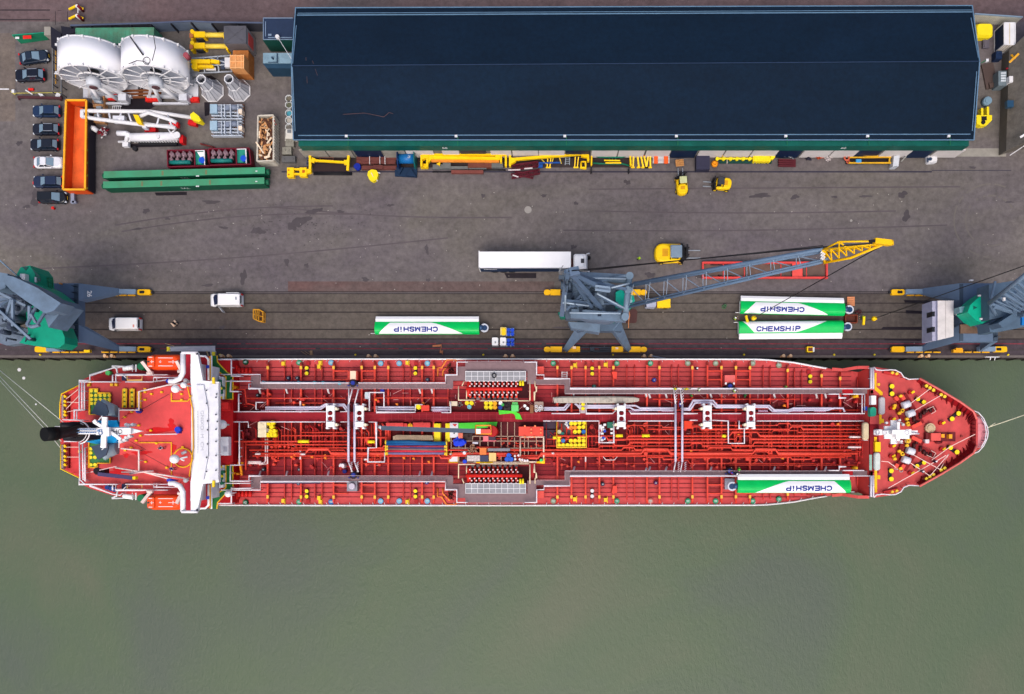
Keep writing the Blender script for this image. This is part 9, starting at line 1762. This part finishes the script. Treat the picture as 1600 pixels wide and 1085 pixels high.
# left crane
XL = -69.2
t = T('gantry_crane', 'left grey gantry crane with a green slewing house cut by the left edge', 'crane', (XL, 17.2, 0), 'quay cranes'); portal(t, XL, True, True)
SP2 = t.part
b = MB(); b.prism([(38, 470), (70, 452), (92, 470), (92, 505), (101, 527), (101, 537), (92, 544), (50, 540), (30, 536), (44, 520)], 11, 14); gh = SP2('slewing_house', b, TEAL)
b = MB(); b.prism([(24, 432), (32, 418), (47, 415), (54, 425), (56, 443), (70, 450), (91, 467), (80, 472), (50, 455), (28, 448)], 11.5, 15.5); SP2('driver_cab', b, M((0, 150, 120), .45)); b = MB(); b.prism([(34, 417), (44, 417), (40, 423)], 15.5, 15.6); b.prism([(47, 416), (50, 420), (62, 432), (58, 433)], 15.5, 15.58); b.box(58, 434, 63, 440, 15.5, 15.6); SP2('cab_window', b, M((10, 80, 74), .3))
b = MB(); b.box(31, 428, 39, 438, 15.5, 16.3); b.box(54, 433, 56, 441, 15.5, 15.8); SP2('white_cabinet', b, OFFW)
b = MB(); b.tube([(70, 435, 13), (82, 435, 13), (82, 450, 13)], .05, 4); b.tube([(72, 440, 13), (82, 443, 13)], .05, 4)
for k in range(5): b.tube([(71 + k * 2.5, 434, 13), (71 + k * 2.5, 452, 13)], .04, 4)
SP2('cab_railing', b, GREEN)
b = MB(); b.prism([(10, 430), (22, 433), (58, 450), (95, 474), (84, 486), (70, 490), (40, 470), (15, 452), (5, 440)], 17, 20); b.prism([(68, 490), (95, 468), (103, 478), (76, 512)], 14, 18); b.prism([(-5, 425), (12, 428), (8, 450), (-5, 455)], 14, 19); SP2('counterweight_arm', b, GREYP)
b = MB(); b.prism([(88, 495), (110, 508), (110, 513), (96, 510)], 12, 13); b.prism([(-5, 450), (30, 458), (40, 480), (20, 500), (-5, 510)], 12, 15); b.prism([(-5, 500), (45, 515), (48, 535), (10, 540), (-5, 535)], 12, 13.5); SP2('machinery_house', b, M((104, 118, 136), .55, var=.3, sc_=1))
b = MB()
for a, c in (((-5, 482), (48, 530)), ((-5, 470), (20, 466)), ((18, 468), (8, 500)), ((20, 468), (20, 510)), ((46, 478), (46, 500)), ((42, 508), (58, 476)), ((58, 508), (72, 486)), ((-5, 456), (40, 478)), ((0, 478), (18, 468)), ((48, 490), (56, 504))): b.beamp(a + (20,), c + (19,), .3, .3)
b.tube([(42, 508, 19), (50, 511, 19), (62, 508, 19)], .25, 6); SP2('boom_lattice', b, M((110, 128, 150)))
b = MB()
for k in range(26): x, y = random.uniform(-5, 44), random.uniform(452, 530); b.cyl(x, y, 14, random.uniform(15.2, 17), random.uniform(.1, .45), n=8); b.tube([(x, y, 15.4), (x + random.uniform(-8, 8), y + random.uniform(-5, 5), 15.8)], .08, 4)
SP2('winch_gear', b, M((56, 66, 84)))
b = MB(); b.tube([(-5, 403, 30), (35, 438, 17)], .08, 5); SP2('stay_rope', b, M((130, 160, 190)))
SP2('number_plate', textmb('26', .9, TR(W(139.5, 459.5, 8.2)) @ RZ(-math.pi / 2), bold=.03), OFFW); b = MB(); b.box(121, 487, 124, 502, 7.5, 8); b.cyl(93, 443, 9, 9.6, .12); SP2('warning_board', b, M((214, 140, 80)))
b = MB(); b.box(131, 547, 140, 551, .8, 1.4); SP2('travel_motor', b, YEL)
# right crane
XR = 61.2
t = T('gantry_crane', 'right grey gantry crane with a pale cabin on its portal cut by the right edge', 'crane', (XR, 17.2, 0), 'quay cranes'); portal(t, XR, True, True)
SP2 = t.part
b = MB(); P_ = [(1465, 470), (1490, 470), (1490, 526), (1465, 532)]; b.prism(P_, 6.5, 10); ph = SP2('portal_cabin', b, M((214, 208, 208), .55))
b = MB(); q = W(1465, 470, 10); q2 = W(1465, 532, 10); b.add([(q.x, q.y, 10), (q2.x, q2.y, 10), (q2.x - .5, q2.y, 7), (q.x - .5, q.y, 7)], [(0, 3, 2, 1)]); b.boxw(q.x - .55, q2.y, 6.5, q.x - .02, q.y, 9.6); SP2('cabin_side', b, M((168, 168, 192), .55), ph)
b = MB()
for y in (491, 515): p = W(1462, y, 9.6); b.boxw(q.x - .58, p.y - .35, 8.0, q.x - .2, p.y + .35, 9.65)
SP2('cabin_window', b, M((20, 24, 34), .3), ph); b = MB(); b.box(1477, 470.3, 1478, 528, 10, 10.04); SP2('roof_seam', b, M((186, 180, 180)), ph)
b = MB(); b.prism([(1516, 477), (1530, 464), (1541, 457), (1546, 480), (1549, 500), (1535, 506), (1524, 500), (1512, 488)], 11, 14); SP2('slewing_house', b, M((0, 168, 134), .45)); b = MB(); b.prism([(1499, 480), (1512, 478), (1516, 486), (1500, 489)], 11, 12.5); SP2('driver_cab', b, M((110, 150, 160), .4)); b = MB(); b.prism([(1521, 478), (1527, 481), (1521, 484)], 14, 14.05); b.box(1511, 477, 1517, 487, 12.5, 12.7); SP2('cab_window', b, M((10, 90, 80)))
b = MB(); b.box(1501, 507, 1529, 521, 9.1, 9.5); SP2('rusty_tray', b, M((120, 96, 80), .8, var=.4))
b = MB(); b.prism([(1545, 445), (1590, 438), (1610, 436), (1610, 470), (1575, 494), (1546, 500)], 13, 16); b.prism([(1545, 505), (1570, 500), (1615, 480), (1615, 508), (1560, 519), (1547, 519)], 12, 15); b.prism([(1560, 505), (1580, 492), (1610, 472), (1610, 488), (1566, 512)], 15, 17.5); SP2('machinery_house', b, M((80, 102, 124), .5, var=.2, sc_=.6))
b = MB(); zt = 38
Pa, Pb = W(1546, 474, 18), W(1640, 400, 36); Qa, Qb = W(1590, 493, 17), W(1670, 455, 34)
for a, c, r in ((Pa, Pb, .3), (Qa, Qb, .3), (Pa + Vector((0, .4, 1.6)), Pb + Vector((0, .4, 1.6)), .2)): b.tubew([a, c], r, 6)
SP2('jib_chord', b, M((120, 144, 170))); b = MB()
for k in range(12):
    b.tubew([Pa.lerp(Pb, k / 12), Qa.lerp(Qb, min(1, (k + .4) / 12))], .12 if k % 3 else .22, 4); b.tubew([Pa.lerp(Pb, (k + 1) / 12), Qa.lerp(Qb, k / 12)], .08, 4)
b.beamp((1547, 474, 18), (1564, 510, 14), .3, .3); b.beamp((1555, 440, 18), (1547, 474, 18), .25, .25); b.beamp((1553, 480, 18), (1590, 492, 17), .3, .3); b.beam(W(1588, 455, 22), W(1588, 494, 17), .7, .4); SP2('jib_lacing', b, M((104, 126, 150)))
b = MB(); b.box(1568, 465, 1571, 470, 22, 22.3); b.box(1494, 487, 1497, 492, 9.2, 9.6); b.box(1516, 437, 1521, 439, 9, 9.4); b.box(1529, 461, 1533, 463, 14, 14.3); b.box(1532, 497, 1537, 500, 14, 14.3); SP2('white_lamp', b, OFFW); b = MB(); b.box(1597, 496, 1603, 508, 17.6, 18); SP2('blue_panel', b, M((20, 120, 200)))
b = MB(); b.box(1490, 546, 1505, 551, .8, 1.5); b.box(1494, 544, 1504, 547, 1.5, 1.9); SP2('travel_motor', b, M((240, 170, 30)))
hook('yellow hook block with a spreader bar hanging right of the timber box', HK2[0], HK2[1], HK2[2], W(1690, 384, 46), ((1350, 494.5, 1.6), (1349, 508, 1.6)))
